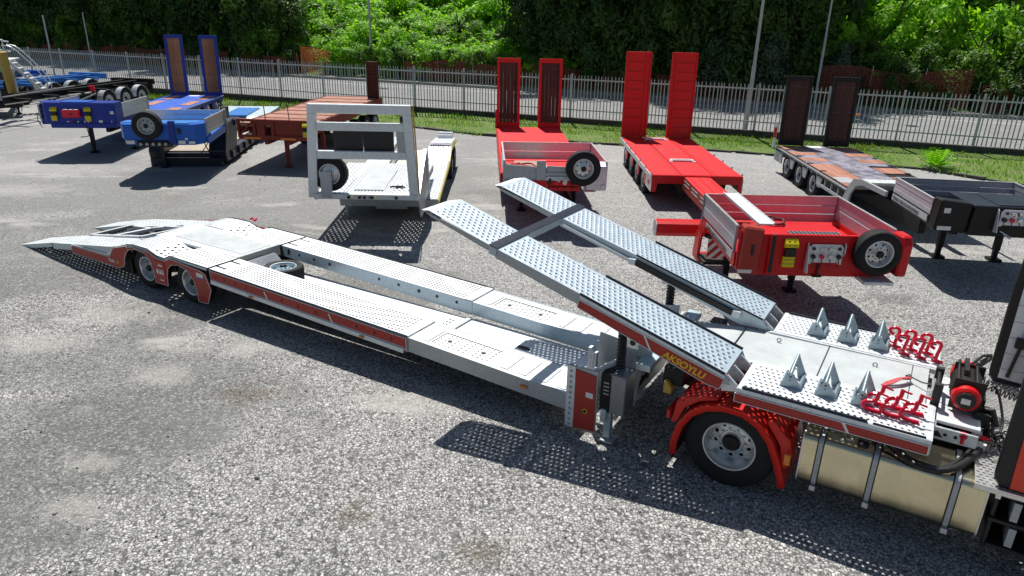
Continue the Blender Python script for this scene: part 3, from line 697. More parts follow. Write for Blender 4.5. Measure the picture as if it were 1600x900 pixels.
# rear well with frame bars, valve block and floor
b = MB()
for p0, p1 in (((-2.05, .66, .50), (-1.86, 1.36, .52)), ((-1.86, 1.36, .52), (-1.1, 1.58, .66)), ((-2.05, .66, .50), (-1.2, .72, .62)), ((-1.15, .70, .63), (-.6, 1.3, .76)), ((-1.5, 1.45, .6), (-.6, 1.3, .76)), ((-3.0, 1.58, .33), (-2.0, 1.40, .49)), ((-3.05, .68, .33), (-2.05, .7, .49))):
    b.bar(p0, p1, .07, .06)
part('well_frame', b, 'galv', T)
b = MB(); b.box(-3.2, -.55, .66, 1.58, .16, .2); part('well_floor', b, 'dark_bay', T)
b = MB(); b.box(-2.1, -.6, .66, .69, .2, .46); b.box(-2.1, -.6, 1.55, 1.58, .2, .46); part('well_side', b, 'dark_bay', T)
b = MB(); b.tube([(-1.7, 1.0, .42), (-1.1, 1.12, .46)], .05, 10); b.tube([(-1.65, .9, .38), (-1.2, 1.0, .42)], .03, 8); b.box(-1.5, -1.25, .95, 1.1, .44, .52); part('valve_block', b, 'galv_dull', T)
b = MB(); b.box(-1.15, -1.05, 1.1, 1.2, .45, .55); b.tube([(-1.75, .86, .4), (-1.68, .86, .48)], .03, 8); part('valve_cap', b, 'red_vinyl', T)
# silver cross bar behind the tail joint
b = MB(); b.bar((-2.95, .64, .36), (-2.95, 1.6, .36), .08, .06); part('cross_bar', b, 'galv_dull', T)
b = MB(); b.tube([(-3.55, .02, .14), (-3.62, .02, .06), (-3.5, .02, .04), (-3.42, .02, .12)], .012, 6); part('ring_bolt', b, 'galv', T)
# red band along the near side with wheel arches
def arch(cx, cz, r, a0, a1, n=9): return [(cx + r * cos(R(a0 + (a1 - a0) * i / n)), cz + r * sin(R(a0 + (a1 - a0) * i / n))) for i in range(n + 1)]
def band(pts, mat='red_vinyl', y0=-.02, y1=-.002, name='side_band', label=None, edge=True):
    b = MB(); b.prism(pts, y0, y1); o = part(name, b, mat, T, label)
    if edge:
        e = MB(); P_ = pts + [pts[0]]
        for a, c_ in zip(P_, P_[1:]): e.bar((a[0], y0 - .001, a[1]), (c_[0], y0 - .001, c_[1]), .006, .012, (0, 1, 0))
        part('edge_trim', e, 'label_white', o)
    return o
band([(-2.48, .40), (-2.47, .25), (-.85, .25), (-.66, .31)] + [(-.58, .5), (-.50, .62), (-.40, .70)] + [(-.46, .76), (-.92, .64), (-1.10, .43), (-1.25, .42), (-2.40, .40)])
band([(-.40, .705), (-.17, .75), (.10, .735), (.26, .62), (.33, .40), (.335, .215), (.70, .215), (.72, .42), (.77, .56), (.90, .66), (1.1, .70), (1.36, .655), (1.50, .50), (1.56, .30), (1.565, .11), (1.82, .125), (1.955, .41), (1.84, .68), (1.70, .72), (1.42, .735), (1.0, .765), (.86, .765), (.70, .69), (.50, .70), (.24, .775), (-.25, .775), (-.45, .74)])
b = MB(); b.prism([(-2.44, .43), (-1.2, .47), (-.98, .64), (-.93, .655), (-1.09, .455), (-1.2, .435), (-2.44, .415)], -.022, -.004); part('silver_trim', b, 'galv', T)
b = MB(); b.prism([(.37, .66), (.68, .66), (.68, .26), (.37, .26)], -.032, -.02); cp = part('control_panel', b, 'red_vinyl', T, 'small dark red control panel between the wheels')
b = MB(); b.tube([(.50, -.032, .46), (.50, -.06, .46)], .03, 12); b.tube([(.58, -.032, .46), (.58, -.055, .46)], .022, 12); b.box(.44, .64, -.036, -.032, .42, .50); part('knob', b, 'rim', cp)
for a_, c_ in ((.62, .57), (.33, .29)): b = MB(); b.box(.50, .62, -.0335, -.032, c_, a_ - .02); part('printed_label', b, 'label_white', cp)
b = MB(); b.box(1.60, 1.78, -.0225, -.021, .585, .665); lb = part('sticker', b, 'label_white', T, 'white and blue rectangular sticker')
b = MB(); b.box(1.61, 1.77, -.0240, -.0225, .565, .590); part('sticker_stripe', b, 'blue_mid', lb)
lettering('trailix_lettering', 'TRAIL', .085, 'label_white', T, (-1.16, -.021, .335), (1, 0, 0), (0, 0, 1), bold=.003)
lettering('ix_lettering', 'IX', .085, 'label_yellow', T, (-.885, -.021, .335), (1, 0, 0), (0, 0, 1), bold=.003)
band([(1.99, .775), (6.30, .645), (6.30, .45), (6.24, .495), (2.0, .62)], y0=-.016)
for xa in (3.38, 4.82):
    b = MB(); b.prism([(xa - .05, .725 - (xa - 2) * .028 + .01), (xa - .02, .725 - (xa - 2) * .028 + .01), (xa + .05, .60 - (xa - 2) * .028), (xa + .02, .60 - (xa - 2) * .028)], -.020, -.0165); part('white_stripe', b, 'label_white', T)
b = MB()
for xx in (2.12, 2.35, 2.62, 2.9, 3.75, 4.12, 4.5, 5.35, 5.7, 6.02):
    zc = .69 - (xx - 2) * .029; b.prism([(xx - .012, zc - .025), (xx + .022, zc - .025), (xx + .022, zc + .008), (xx + .005, zc + .03), (xx - .012, zc + .008)], -.0195, -.0165)
part('band_hole', b, 'black_plastic', T)
b = MB(); b.prism([(1.99, .612), (6.25, .478), (6.25, .40), (1.99, .535)], -.035, -.003); part('side_rail', b, 'galv', T, bevel=.006)
for xx, zc in ((3.03, .54), (5.47, .465)):
    b = MB(); b.tube([(xx - .04, -.045, zc), (xx + .04, -.045, zc - .002)], .018, 8); part('side_marker_lamp', b, 'amber', T)
b = MB(); b.tube([(8.20, -.012, .475), (8.29, -.012, .471)], .022, 10); part('side_marker_lamp', b, 'amber', T)
# far side band and lower skirt
b = MB(); b.prism([(-2.48, .40), (-2.48, .25), (-.6, .3), (-.4, .72), (.3, .72), (.5, .6), (.8, .6), (1.0, .72), (1.85, .72), (1.85, .78), (-.45, .76)], 2.243, 2.26); part('side_band', b, 'red_vinyl', T)
b = MB(); b.tube([(.2, 2.3, .86), (.26, 2.3, .90), (.34, 2.3, .85), (.40, 2.3, .90)], .02, 6); part('tie_down_clip', b, 'hook_red', T)
# thin dark rub strip on runway outer edges
for pts in ([(-.46, .79), (-.25, .826), (.22, .828), (.50, .748), (.70, .741), (.86, .818), (1.9, .802)], [(1.94, .797), (6.32, .682)]):
    for yy in (-.006, 2.246):
        b = MB()
        for a, c_ in zip(pts, pts[1:]): b.bar((a[0], yy, a[1]), (c_[0], yy, c_[1]), .014, .016)
        part('rub_strip', b, 'navy', T)
for cx in (0.0, 1.3):
    wheel(T, (cx, .035, .385), .385, .27, .235, -1, 48, 8, .14)
    wheel(T, (cx, 2.205, .385), .385, .27, .235, 1, 48, 0, .10)
    b = MB(); b.tube([(cx, .3, .385), (cx, 1.95, .385)], .06, 12); part('axle', b, 'dark_bay', T)
    b = MB(); b.prism([(cx - .45, .50), (cx - .40, .74), (cx + .38, .74), (cx + .44, .50), (cx + .42, .50), (cx + .36, .71), (cx - .38, .71), (cx - .43, .50)], .06, .55); b.prism([(cx - .45, .50), (cx - .40, .74), (cx + .38, .74), (cx + .44, .50), (cx + .42, .50), (cx + .36, .71), (cx - .38, .71), (cx - .43, .50)], 1.7, 2.18); part('wheel_guard', b, 'black_plastic', T)
b = MB(); b.box(-.6, 1.9, .66, .72, .3, .6); b.box(-.6, 1.9, 1.5, 1.56, .3, .6); b.box(-.58, -.5, .05, .6, .18, .6); part('chassis_rail', b, 'dark_bay', T)
b = MB(); b.box(2.0, 8.8, .66, .74, .22, .34); b.box(2.0, 8.8, 1.4, 1.48, .22, .34); part('chassis_rail', b, 'galv_dull', T)
# front upright
b = MB(); b.prism([(8.985, .955), (9.26, .93), (9.275, .17), (8.99, .14)], -.035, -.02); up = part('upright_panel', b, 'red_vinyl', T, 'dark red upright panel with a white label')
b = MB(); b.perf(lambda u, v, h: (8.87 + u, -.03 - h, .13 + v), 1, 11, .115, .075, .02, False, 0); b.quad((8.87, -.03, .13 + .825), (8.985, -.03, .955), (8.985, -.03, .985), (8.90, -.03, .985)); part('drilled_strip', b, 'galv', T, recalc=False)
b = MB(); b.box(8.87, 8.98, .0, .02, .13, .97); part('strip_backing', b, 'black_plastic', T)
b = MB(); b.box(8.87, 9.28, -.018, .015, .125, .99); part('upright_plate', b, 'galv_dull', T, bevel=.004)
b = MB(); b.box(9.14, 9.235, -.0375, -.0355, .62, .69); part('sticker', b, 'label_white', up)
b = MB(); b.tube([(9.14, -.034, .42), (9.14, -.042, .42)], .026, 14); b.tube([(9.115, -.034, .405), (9.115, -.041, .405)], .018, 12); part('keyhole', b, 'black_plastic', up)
b = MB(); b.lathe([(.026, -.004), (.034, -.004), (.034, .004)], (9.14, -.038, .42), 14); part('keyhole_ring', b, 'label_yellow', up)
b = MB(); b.box(9.43, 9.62, .02, .34, .46, .99); part('tread_toolbox', b, 'dark_tread', T, bevel=.01)
b = MB(); b.box(9.30, 9.425, .03, .32, .46, .97); tb = part('louvre_box', b, 'black', T)
for q in range(4): b = MB(); b.box(9.34, 9.41, .022, .03, .70 + q * .05, .715 + q * .05); part('louvre', b, 'galv_dull', tb)
b = MB(); b.box(9.35, 9.44, .08, .17, .06, .46); b.box(9.33, 9.40, .0, .05, .32, .50); part('landing_leg', b, 'galv_blue', T, bevel=.006)
b = MB(); b.box(9.32, 9.50, .02, .22, .03, .055); part('landing_foot', b, 'galv_dull', T, bevel=.005)
# dirty front wall of the lower deck and gussets
b = MB(); b.prism([(9.30, .08), (9.34, .08), (9.56, 1.02), (9.52, 1.02)], .50, 2.3); part('front_wall', b, 'galv_dirty', T)
b = MB(); b.box(9.62, 9.80, .30, 2.3, 1.0, 1.08); b.prism([(9.46, 1.04), (9.72, 1.04), (9.72, 1.30), (9.40, 1.30)], .56, .585); b.prism([(9.0, .45), (9.45, .45), (9.6, 1.05), (9.6, 1.28), (9.2, 1.20), (9.0, 1.05)], 1.86, 1.885); part('front_gusset', b, 'galv_blue', T)
b = MB(); b.prism([(8.92, .42), (9.55, .40), (9.62, 1.15), (9.0, 1.22)], .60, .62); part('front_gusset', b, 'galv_dull', T)
b = MB(); b.box(8.92, 8.96, .44, .52, .45, 1.04); b.box(9.0, 9.03, .46, .52, .5, .98); part('lock_bar', b, 'galv', T)
b = MB(); b.bar((9.2, .02, .97), (9.42, .30, 1.06), .03, .06); part('link_bar', b, 'galv', T)
b = MB(); b.tube([(9.47, .6, .35), (9.48, .8, .45), (9.52, 1.0, .58), (9.52, 1.2, .56), (9.56, 1.5, .74), (9.6, 1.9, .85)], .022, 8); b.tube([(9.5, .95, .55), (9.5, 1.05, .5), (9.53, 1.1, .64)], .03, 6); part('hydraulic_hose', b, 'cable', T)
# neck beams carrying the front deck
b = MB(); b.prism([(9.45, 1.04), (9.70, 1.02), (10.3, 1.10), (12.68, 1.10), (12.68, 1.22), (10.5, 1.22), (9.5, 1.12)], .80, .90); b.prism([(9.45, 1.04), (9.70, 1.02), (10.3, 1.10), (12.68, 1.10), (12.68, 1.22), (10.5, 1.22), (9.5, 1.12)], 1.56, 1.66); part('neck_beam', b, 'galv_dull', T)
b = MB(); b.prism([(9.45, 1.13), (10.5, 1.235), (12.62, 1.255), (12.62, 1.27), (10.5, 1.25), (9.45, 1.15)], .76, 1.70); part('neck_plate', b, 'tread', T)
for xx in (10.55, 11.55, 12.45): b = MB(); b.box(xx, xx + .008, .77, 1.69, 1.24, 1.2725); part('plate_seam', b, 'navy', T)
b = MB(); b.prism([(10.72, 1.22), (12.72, 1.22), (12.72, 1.276), (10.86, 1.276)], .70, .765); b.prism([(10.72, 1.22), (12.72, 1.22), (12.72, 1.276), (10.86, 1.276)], 1.695, 1.735); part('deck_joist', b, 'galv', T)
for xx, yy in ((11.0, 1.48), (12.08, 1.42)): b = MB(); b.lathe([(.022, -.006), (.03, 0), (.022, .006), (.016, 0)], (xx, yy, 1.285), 12, close=True); part('lashing_ring', b, 'galv_dull', T)
# front deck
for ys in ((0.0, .70), (1.73, 2.44)):
    runway('front_deck', [(10.88, 1.282), (12.70, 1.282)], ys, .060, .078, .0165, True, .002, web=.06, elong=1.0)
    for yy in ((ys[0] + .012,) if ys[0] < 1 else (ys[1] - .012,)):
        b = MB(); b.bar((10.93, yy, 1.295), (12.15, yy, 1.295), .022, .022); b.bar((12.2, yy, 1.290), (12.66, yy, 1.290), .018, .014); part('edge_rail', b, 'navy', T)
    # hinge brackets to the raised ramp
    for yy in (ys[0] + .03, ys[0] + .30, ys[1] - .10):
        b = MB(); b.prism([(10.66, 1.29), (10.76, 1.38), (10.86, 1.30), (10.92, 1.22), (10.72, 1.18)], yy, yy + .022); b.tube([(10.78, yy - .02, 1.30), (10.78, yy + .05, 1.30)], .026, 12); part('hinge_bracket', b, 'galv', T)
    b = MB(); b.box(10.72, 10.88, ys[0] + .06, ys[1] - .05, 1.16, 1.19); part('hinge_floor', b, 'maroon', T)
b = MB(); b.box(10.87, 12.71, -.012, -.002, 1.225, 1.28); part('silver_trim', b, 'galv', T, bevel=.003)
band([(10.87, 1.225), (12.70, 1.225), (12.70, 1.125), (10.87, 1.125)], y0=-.02)
b = MB(); b.prism([(11.93, 1.225), (11.96, 1.225), (12.02, 1.125), (11.99, 1.125)], -.024, -.021); part('white_stripe', b, 'label_white', T)
b = MB(); b.box(12.70, 12.716, .0, .70, 1.12, 1.278); b.box(12.70, 12.716, 1.73, 2.44, 1.12, 1.278); part('deck_end', b, 'galv', T)
b = MB(); b.box(10.9, 12.7, 2.442, 2.455, 1.12, 1.28); part('side_band', b, 'red_vinyl', T)
# raised loading ramps
RP = [(6.76, 2.585), (7.75, 2.275), (8.97, 1.925), (10.74, 1.395)]
for ys in ((0.0, .71), (1.72, 2.43)):
    lower = [(7.80, 2.262), (8.97, 1.925), (10.74, 1.395)]
    b = perf_strip(RP[:2], ys[0], ys[1], .080, .078, .021, True, .002, None, 1.0, .018); r1 = part('ramp_extension', b, 'ramp_zinc', T, recalc=False)
    b = MB(); f0 = [(6.76, ys[0], 2.585), (6.76, ys[1], 2.585), (6.62, ys[1] - .10, 2.57), (6.62, ys[0] + .02, 2.57)]; b.quad(*f0)
    b.quad((6.62, ys[0] + .02, 2.57), (6.62, ys[1] - .10, 2.57), (6.76, ys[1], 2.53), (6.76, ys[0], 2.53)); part('ramp_lip', b, 'galv', r1)
    for yy, s in ((ys[0], 1), (ys[1], -1)):
        b = MB(); b.prism([(6.66, 2.575), (7.75, 2.272), (7.75, 2.19), (6.80, 2.50)], yy, yy + .012 * s); part('side_web', b, 'galv_dull', r1)
    b = perf_strip(lower, ys[0], ys[1], .075, .078, .0205, True, .002, None, 1.0, .018); r2 = part('loading_ramp', b, 'ramp_zinc', T, recalc=False)
    for yy, s in ((ys[0], 1), (ys[1], -1)):
        b = MB(); b.prism([(7.78, 2.26), (8.97, 1.922), (10.74, 1.392), (10.80, 1.28), (10.45, 1.27), (9.0, 1.77), (7.78, 2.14)], yy, yy + .012 * s); part('side_web', b, 'galv_dull' if s > 0 and ys[0] < 1 else 'galv_blue', r2)
    b = MB()
    for q in range(6):
        x_ = 8.0 + q * .5; z_ = 2.27 - (x_ - 7.75) * .292 - .05; b.box(x_, x_ + .04, ys[0] + .012, ys[1] - .012, z_ - .05, z_)
    part('cross_member', b, 'galv_dull', r2)
    b = MB(); b.bar((8.97, ys[1] + .008, 1.935), (10.74, ys[1] + .008, 1.405), .014, .03); b.bar((8.97, ys[0] - .006, 1.935), (10.74, ys[0] - .006, 1.405), .012, .022); part('rub_strip', b, 'navy', r2)
b = MB(); b.prism([(7.70, 2.30), (7.81, 2.268), (7.79, 2.16), (7.69, 2.18)], -.02, 2.45); part('cross_beam', b, 'galv_blue', T, bevel=.006)
b = MB(); b.prism([(7.695, 2.306), (7.815, 2.272), (7.815, 2.278), (7.70, 2.311)], -.02, 2.45); part('beam_cap', b, 'navy', T)
b = MB(); b.prism([(8.97, 1.915), (10.73, 1.385), (10.76, 1.34), (8.97, 1.86)], -.014, -.003); part('silver_trim', b, 'galv', T)
band([(8.97, 1.862), (10.74, 1.342), (10.70, 1.215), (10.55, 1.235), (8.95, 1.765)], y0=-.02)
b = MB(); b.prism([(9.79, 1.62), (9.815, 1.615), (9.90, 1.455), (9.875, 1.46)], -.024, -.021); part('white_stripe', b, 'label_white', T)
dsl = Vector((1, 0, -.30)).normalized()
lettering('builder_lettering', 'AKSOYLU', .115, 'label_yellow', T, (10.03, -.021, 1.425), dsl, (0, 0, 1), bold=.003, slant=.15)
b = MB(); b.bar((8.95, 1.69, 1.84), (10.35, 1.69, 1.42), .05, .07); part('ramp_cylinder', b, 'black_plastic', T)
b = MB(); b.bar((7.85, 1.69, 2.17), (10.42, 1.69, 1.39), .03, .03); b.box(10.36, 10.46, 1.66, 1.72, 1.38, 1.46); b.box(8.88, 8.98, 1.66, 1.72, 1.80, 1.88); part('cylinder_rail', b, 'galv', T)
def bellows(x, y, z0, z1, r=.062):
    b = MB(); n = int((z1 - z0) / .022); vs = []; fs = []; seg = 16
    for i in range(n + 1):
        rr = r * (1.0 if i % 2 else .80); z = z0 + (z1 - z0) * i / n
        for k in range(seg): t = 2 * pi * k / seg; vs.append((x + rr * cos(t), y + rr * sin(t), z))
    for i in range(n):
        for k in range(seg): k2 = (k + 1) % seg; fs.append((i * seg + k, i * seg + k2, (i + 1) * seg + k2, (i + 1) * seg + k))
    b.add(vs, fs); return part('lift_bellows', b, 'cable', T, smooth=False)
bellows(9.44, .26, .45, 1.60); bellows(9.42, 1.98, .45, 1.58)
b = MB(); b.prism([(9.22, 1.84), (9.5, 1.76), (9.5, 1.62), (9.36, 1.60)], .18, .2); b.prism([(9.22, 1.84), (9.5, 1.76), (9.5, 1.62), (9.36, 1.60)], 1.85, 1.87); b.box(9.33, 9.55, .16, .38, 1.58, 1.62); b.box(9.32, 9.52, 1.84, 2.08, 1.56, 1.60); part('lift_bracket', b, 'galv', T)
b = MB(); b.box(9.56, 9.70, .10, .115, 1.36, 1.50); part('eye_plate', b, 'galv', T); b = MB(); b.tube([(9.63, .095, 1.43), (9.63, .10, 1.43)], .035, 12); part('eye_hole', b, 'black_plastic', T)
# winch on the front of the deck
b = MB(); b.box(12.72, 13.12, .55, 1.66, 1.20, 1.235); b.box(12.62, 12.74, .42, 1.0, 1.20, 1.235); b.prism([(12.62, 1.235), (13.1, 1.235), (13.1, 1.10), (12.66, 1.10)], .40, .42); wb = part('winch_base', b, 'galv', T, bevel=.005)
b = MB(); b.prism([(12.70, 1.13), (12.76, 1.20), (12.82, 1.13)], .398, .40); 
for q in range(3): b.tube([(12.74 + q * .09, .395, 1.17), (12.74 + q * .09, .40, 1.17)], .018, 10)
part('base_hole', b, 'black_plastic', wb)
w = MB(); w.lathe([(.001, 0), (.10, .0), (.125, .02), (.135, .08), (.135, .12), (.12, .14), (.001, .14)], (12.95, .76, 1.42), 24); win = part('winch', w, 'red', T, 'red electric winch with steel rope', smooth=True)
w = MB(); w.lathe([(.001, 0), (.12, .0), (.15, .03), (.15, .14), (.001, .14)], (12.95, 1.30, 1.42), 24); part('motor_housing', w, 'red', win, smooth=True)
w = MB(); w.prism([(12.95 + .092 * cos(R(45 * k + 22)), 1.42 + .092 * sin(R(45 * k + 22))) for k in range(8)], .73, .76); part('brake_cover', w, 'black_plastic', win, bevel=.006)
w = MB(); w.box(12.91, 12.99, .724, .729, 1.39, 1.45); part('rating_plate', w, 'label_white', win)
w = MB(); pr = [(.10, 0)]
for k in range(16): pr += [(.132, .012 + k * .025), (.145, .023 + k * .025)]
pr += [(.10, .43)]; w.lathe(pr, (12.95, .89, 1.42), 24); part('rope_drum', w, 'rope', win, smooth=True)
w = MB()
for zz_, xx_ in ((1.56, 12.86), (1.57, 13.02), (1.30, 13.08)): w.tube([(xx_, .86, zz_), (xx_, 1.44, zz_)], .016, 8)
w.box(12.82, 13.1, .855, .87, 1.26, 1.6); w.box(12.82, 13.1, 1.32, 1.34, 1.26, 1.58); w.box(12.90, 12.94, 1.06, 1.40, 1.56, 1.62); part('winch_frame', w, 'black_plastic', win)
w = MB(); w.box(12.66, 12.74, .80, .86, 1.24, 1.50); w.box(12.66, 12.74, 1.22, 1.28, 1.24, 1.50); w.tube([(12.70, .86, 1.46), (12.70, 1.22, 1.46)], .018, 8); w.tube([(12.70, .86, 1.28), (12.70, 1.22, 1.28)], .018, 8); part('fairlead', w, 'black_plastic', win)
w = MB(); w.tube([(12.67, .88, 1.37), (12.67, 1.2, 1.37)], .022, 10); part('fairlead_roller', w, 'rim', win)
w = MB(); w.tube([(12.82, 1.0, 1.45), (12.68, 1.04, 1.38), (12.56, 1.12, 1.34), (12.45, 1.22, 1.33)], .008, 6); w.tube([(12.46, 1.2, 1.33), (12.43, 1.26, 1.335), (12.40, 1.22, 1.33), (12.46, 1.2, 1.33)], .010, 6); part('rope_end', w, 'rope', win)
w = MB()
for pts in ([(12.44, 1.20, 1.31), (12.34, 1.10, 1.33), (12.24, 1.0, 1.30), (12.20, .92, 1.285)], [(12.20, .92, 1.29), (12.28, .98, 1.31), (12.36, 1.08, 1.35), (12.45, 1.20, 1.33)]):
    for a, c_ in zip(pts, pts[1:]): w.bar(a, c_, .035, .008)
part('red_webbing', w, 'strap', win)
w = MB(); w.tube([(13.02, 1.36, 1.55), (13.12, 1.5, 1.62), (13.14, 1.66, 1.58), (13.08, 1.72, 1.48)], .022, 8); w.tube([(12.95, 1.3, 1.58), (13.05, 1.45, 1.66), (13.14, 1.62, 1.62)], .016, 8); w.box(13.02, 13.14, 1.0, 1.2, 1.24, 1.36); part('winch_cable', w, 'cable', win)
w = MB(); w.box(13.06, 13.2, .78, 1.0, 1.16, 1.30); w.tube([(13.1, .9, 1.3), (13.2, .85, 1.34), (13.26, .8, 1.2)], .03, 8); part('plug_socket', w, 'black_plastic', T)
w = MB(); w.tube([(12.98, .44, 1.20), (12.98, .40, 1.20)], .035, 12); w.tube([(12.98, .41, 1.2), (12.98, .41, 1.12)], .022, 8); part('red_tap', w, 'hook_red', T)

# ------------------------------------------------------------------ loose wheel lying in the transporter
def at(x, y, z):
    a = R(MY); return (MO[0] + x * cos(a) - y * sin(a), MO[1] + x * sin(a) + y * cos(a), z)
sp = thing('spare_wheel', 'spare wheel lying flat on the transporter floor beside the tread plate toolbox', 'wheel', at(2.52, 1.10, .525), MY)
w = wheel(sp, (0, 0, 0), .36, .235, .235, -1, 48, 0, .09, 'galv_blue', 'rim'); w.rotation_euler = (R(-90), 0, 0); w.location = (0, 0, .12)

# ------------------------------------------------------------------ wheel trestles on the front deck
def chock_frame():
    o = thing('wheel_support', 'zinc wheel support', 'wheel support')
    # local: x along deck, y across, base on deck
    for y, ap in ((0.0, .17), (.31, .25)):
        b = MB(); h = ap; 
        vs = [(-.10, y, 0), (.10, y, 0), (.125, y, .05), (.02, y, h), (-.02, y, h)]
        b.prism([(-.10, 0), (.09, -.0), (.115, .045), (.018, h), (-.018, h)] if y == 0 else [(-.07, 0), (-.02, 0), (.0, h * .6), (.03, 0), (.09, 0), (.115, .045), (.018, h), (-.018, h)], y, y + .012)
        p = part('side_plate', b, 'zinc_shade', o)
        b = MB()
        for q, r_0 in ((.13, .011), (.09, .008)): b.tube([(.0, y - .003, q), (.0, y, q)], r_0, 8)
        part('plate_hole', b, 'black_plastic', p)
    b = MB(); b.tube([(0, -.01, .17), (0, .335, .25)], .019, 10); part('top_tube', b, 'zinc_shade', o, smooth=True)
    b = MB(); b.tube([(.10, -.0, .035), (.10, .33, .045)], .019, 10); b.tube([(-.08, 0, .03), (-.08, .33, .035)], .014, 8); part('base_tube', b, 'zinc_shade', o, smooth=True)
    return o
cf = chock_frame(); used = False
LBL = {(0, 0): 'zinc triangular wheel support nearest the ramp hinge on the near front deck',
       (0, 1): 'zinc triangular wheel support in the middle of the near front deck',
       (0, 2): 'zinc triangular wheel support on the near front deck touching the red bent stops',
       (1, 0): 'zinc triangular wheel support nearest the ramp hinge on the far front deck',
       (1, 1): 'zinc triangular wheel support in the middle of the far front deck',
       (1, 2): 'zinc triangular wheel support on the far front deck beside the red bent stops'}
for j, y0 in enumerate((.30, 1.86)):
    for i, x0 in enumerate((11.35, 11.70, 12.05)):
        o = cf if not used else copy_tree(cf); used = True
        o.location = at(x0, y0, 1.284); o.rotation_euler = (0, 0, R(MY)); tag(o, LBL[(j, i)], None, 'triangular wheel supports on the front deck')
# ------------------------------------------------------------------ red bent wheel stops
def smooth_path(pts, n=5):
    out = []; P = [Vector(p) for p in pts]
    for i in range(len(P) - 1):
        a = P[max(i - 1, 0)]; b_ = P[i]; c_ = P[i + 1]; d = P[min(i + 2, len(P) - 1)]
        for k in range(n):
            t = k / n; out.append(.5 * ((2 * b_) + (c_ - a) * t + (2 * a - 5 * b_ + 4 * c_ - d) * t * t + (3 * b_ - a - 3 * c_ + d) * t ** 3))
    out.append(P[-1]); return out
b = MB(); b.tube(smooth_path([(.14, 0, .018), (.05, 0, .018), (-.005, 0, .03), (-.03, 0, .065), (.0, .0, .105), (.055, 0, .12), (.085, 0, .15), (.09, .01, .20), (.095, .02, .225)]), .021, 8)
hn = b.mesh('wheel_stop', 'hook_red'); finish(hn, True)
b2 = MB(); b2.tube([(.09, .02, .21), (.18, .03, .19)], .011, 8); b2.box(.08, .15, -.02, .02, 0, .012); hn2 = b2.mesh('locking_pin', 'hook_red'); finish(hn2, True)
b = MB(); b.tube(smooth_path([(-.01, .0, .15), (-.045, .0, .17), (-.055, .0, .205), (-.02, .0, .235), (.03, .0, .23), (.045, 0, .19), (.03, -.01, .10), (.025, -.02, .03), (.06, -.03, .012), (.10, -.04, .012)]), .020, 8)
hf = b.mesh('wheel_stop', 'hook_red'); finish(hf, True)
b2 = MB(); b2.tube([(.0, -.02, .05), (-.03, .03, .04)], .011, 8); b2.box(-.02, .03, -.03, .01, 0, .012); hf2 = b2.mesh('locking_pin', 'hook_red'); finish(hf2, True)
ordn = ['leftmost', 'middle', 'rightmost']
for j, (row, y0, dx) in enumerate((('front', .25, 0), ('back', .44, .03), ('front', 1.92, .10), ('back', 2.10, .0))):
    for i in range(3):
        x0 = (12.10, 12.27, 12.44)[i] + dx
        near = j < 2
        o = bpy.data.objects.new('wheel_stop', hn if near else hf); COL.objects.link(o); o.location = at(x0 + (0 if near else .10), y0, 1.286); o.rotation_euler = (0, 0, R(MY + rnd.uniform(-4, 4)))
        tag(o, '%s red bent stop, %s row, on the %s side of the front deck' % (ordn[i], row, 'near' if near else 'far'), 'wheel stop', 'red bent wheel stops on the front deck')
        share('locking_pin', hn2 if near else hf2, o)

# ------------------------------------------------------------------ truck tractor
K = thing('truck_tractor', 'orange red tractor truck with silver fuel tank, cut off by the right edge', 'truck', MO, MY)
wheel(K, (10.88, .03, .505), .505, .30, .295, -1, 64, 10, .20)
wheel(K, (10.88, .36, .505), .50, .28, .29, -1, 40, 0, .15)
wheel(K, (10.88, 2.40, .505), .505, .30, .295, 1, 48, 0, .15)
wheel(K, (14.6, .1, .505), .505, .31, .295, -1, 40, 0, .15); wheel(K, (14.6, 2.35, .505), .505, .31, .295, 1, 40, 0, .15)
b = MB(); b.tube([(10.88, .5, .505), (10.88, 2.1, .505)], .09, 12); b.lathe([(.001, 0), (.17, .02), (.2, .15), (.17, .3), (.001, .32)], (10.88, 1.1, .505), 16); part('rear_axle', b, 'dark_bay', K)
FP = [(10.245, .24), (10.25, .45), (10.30, .66), (10.41, .85), (10.57, .98), (10.78, 1.045), (11.0, 1.04), (11.19, .95), (11.34, .78), (11.43, .58), (11.50, .40), (11.53, .27)]
def offs(P, d):
    out = []
    for i, p in enumerate(P):
        a = P[max(i - 1, 0)]; c_ = P[min(i + 1, len(P) - 1)]; dx, dz = c_[0] - a[0], c_[1] - a[1]; L = math.hypot(dx, dz); out.append((p[0] + dz / L * d, p[1] - dx / L * d))
    return out
inn = offs(FP, .075)
b = MB(); n = len(FP)
vs = []
for (ox, oz), (ix, iz) in zip(FP, inn): vs += [(ox, -.06, oz), (ix, -.045, iz), (ox, -.04, oz), (ox, .68, oz)]
fs = []
for i in range(n - 1):
    a, c_ = i * 4, (i + 1) * 4; fs += [(a, a + 1, c_ + 1, c_), (a, c_, c_ + 2, a + 2), (a + 2, c_ + 2, c_ + 3, a + 3)]
b.add(vs, fs); fd = part('rear_fender', b, 'red_fender', K, smooth=True)
sm = fd.modifiers.new('thickness', 'SOLIDIFY'); sm.thickness = .012
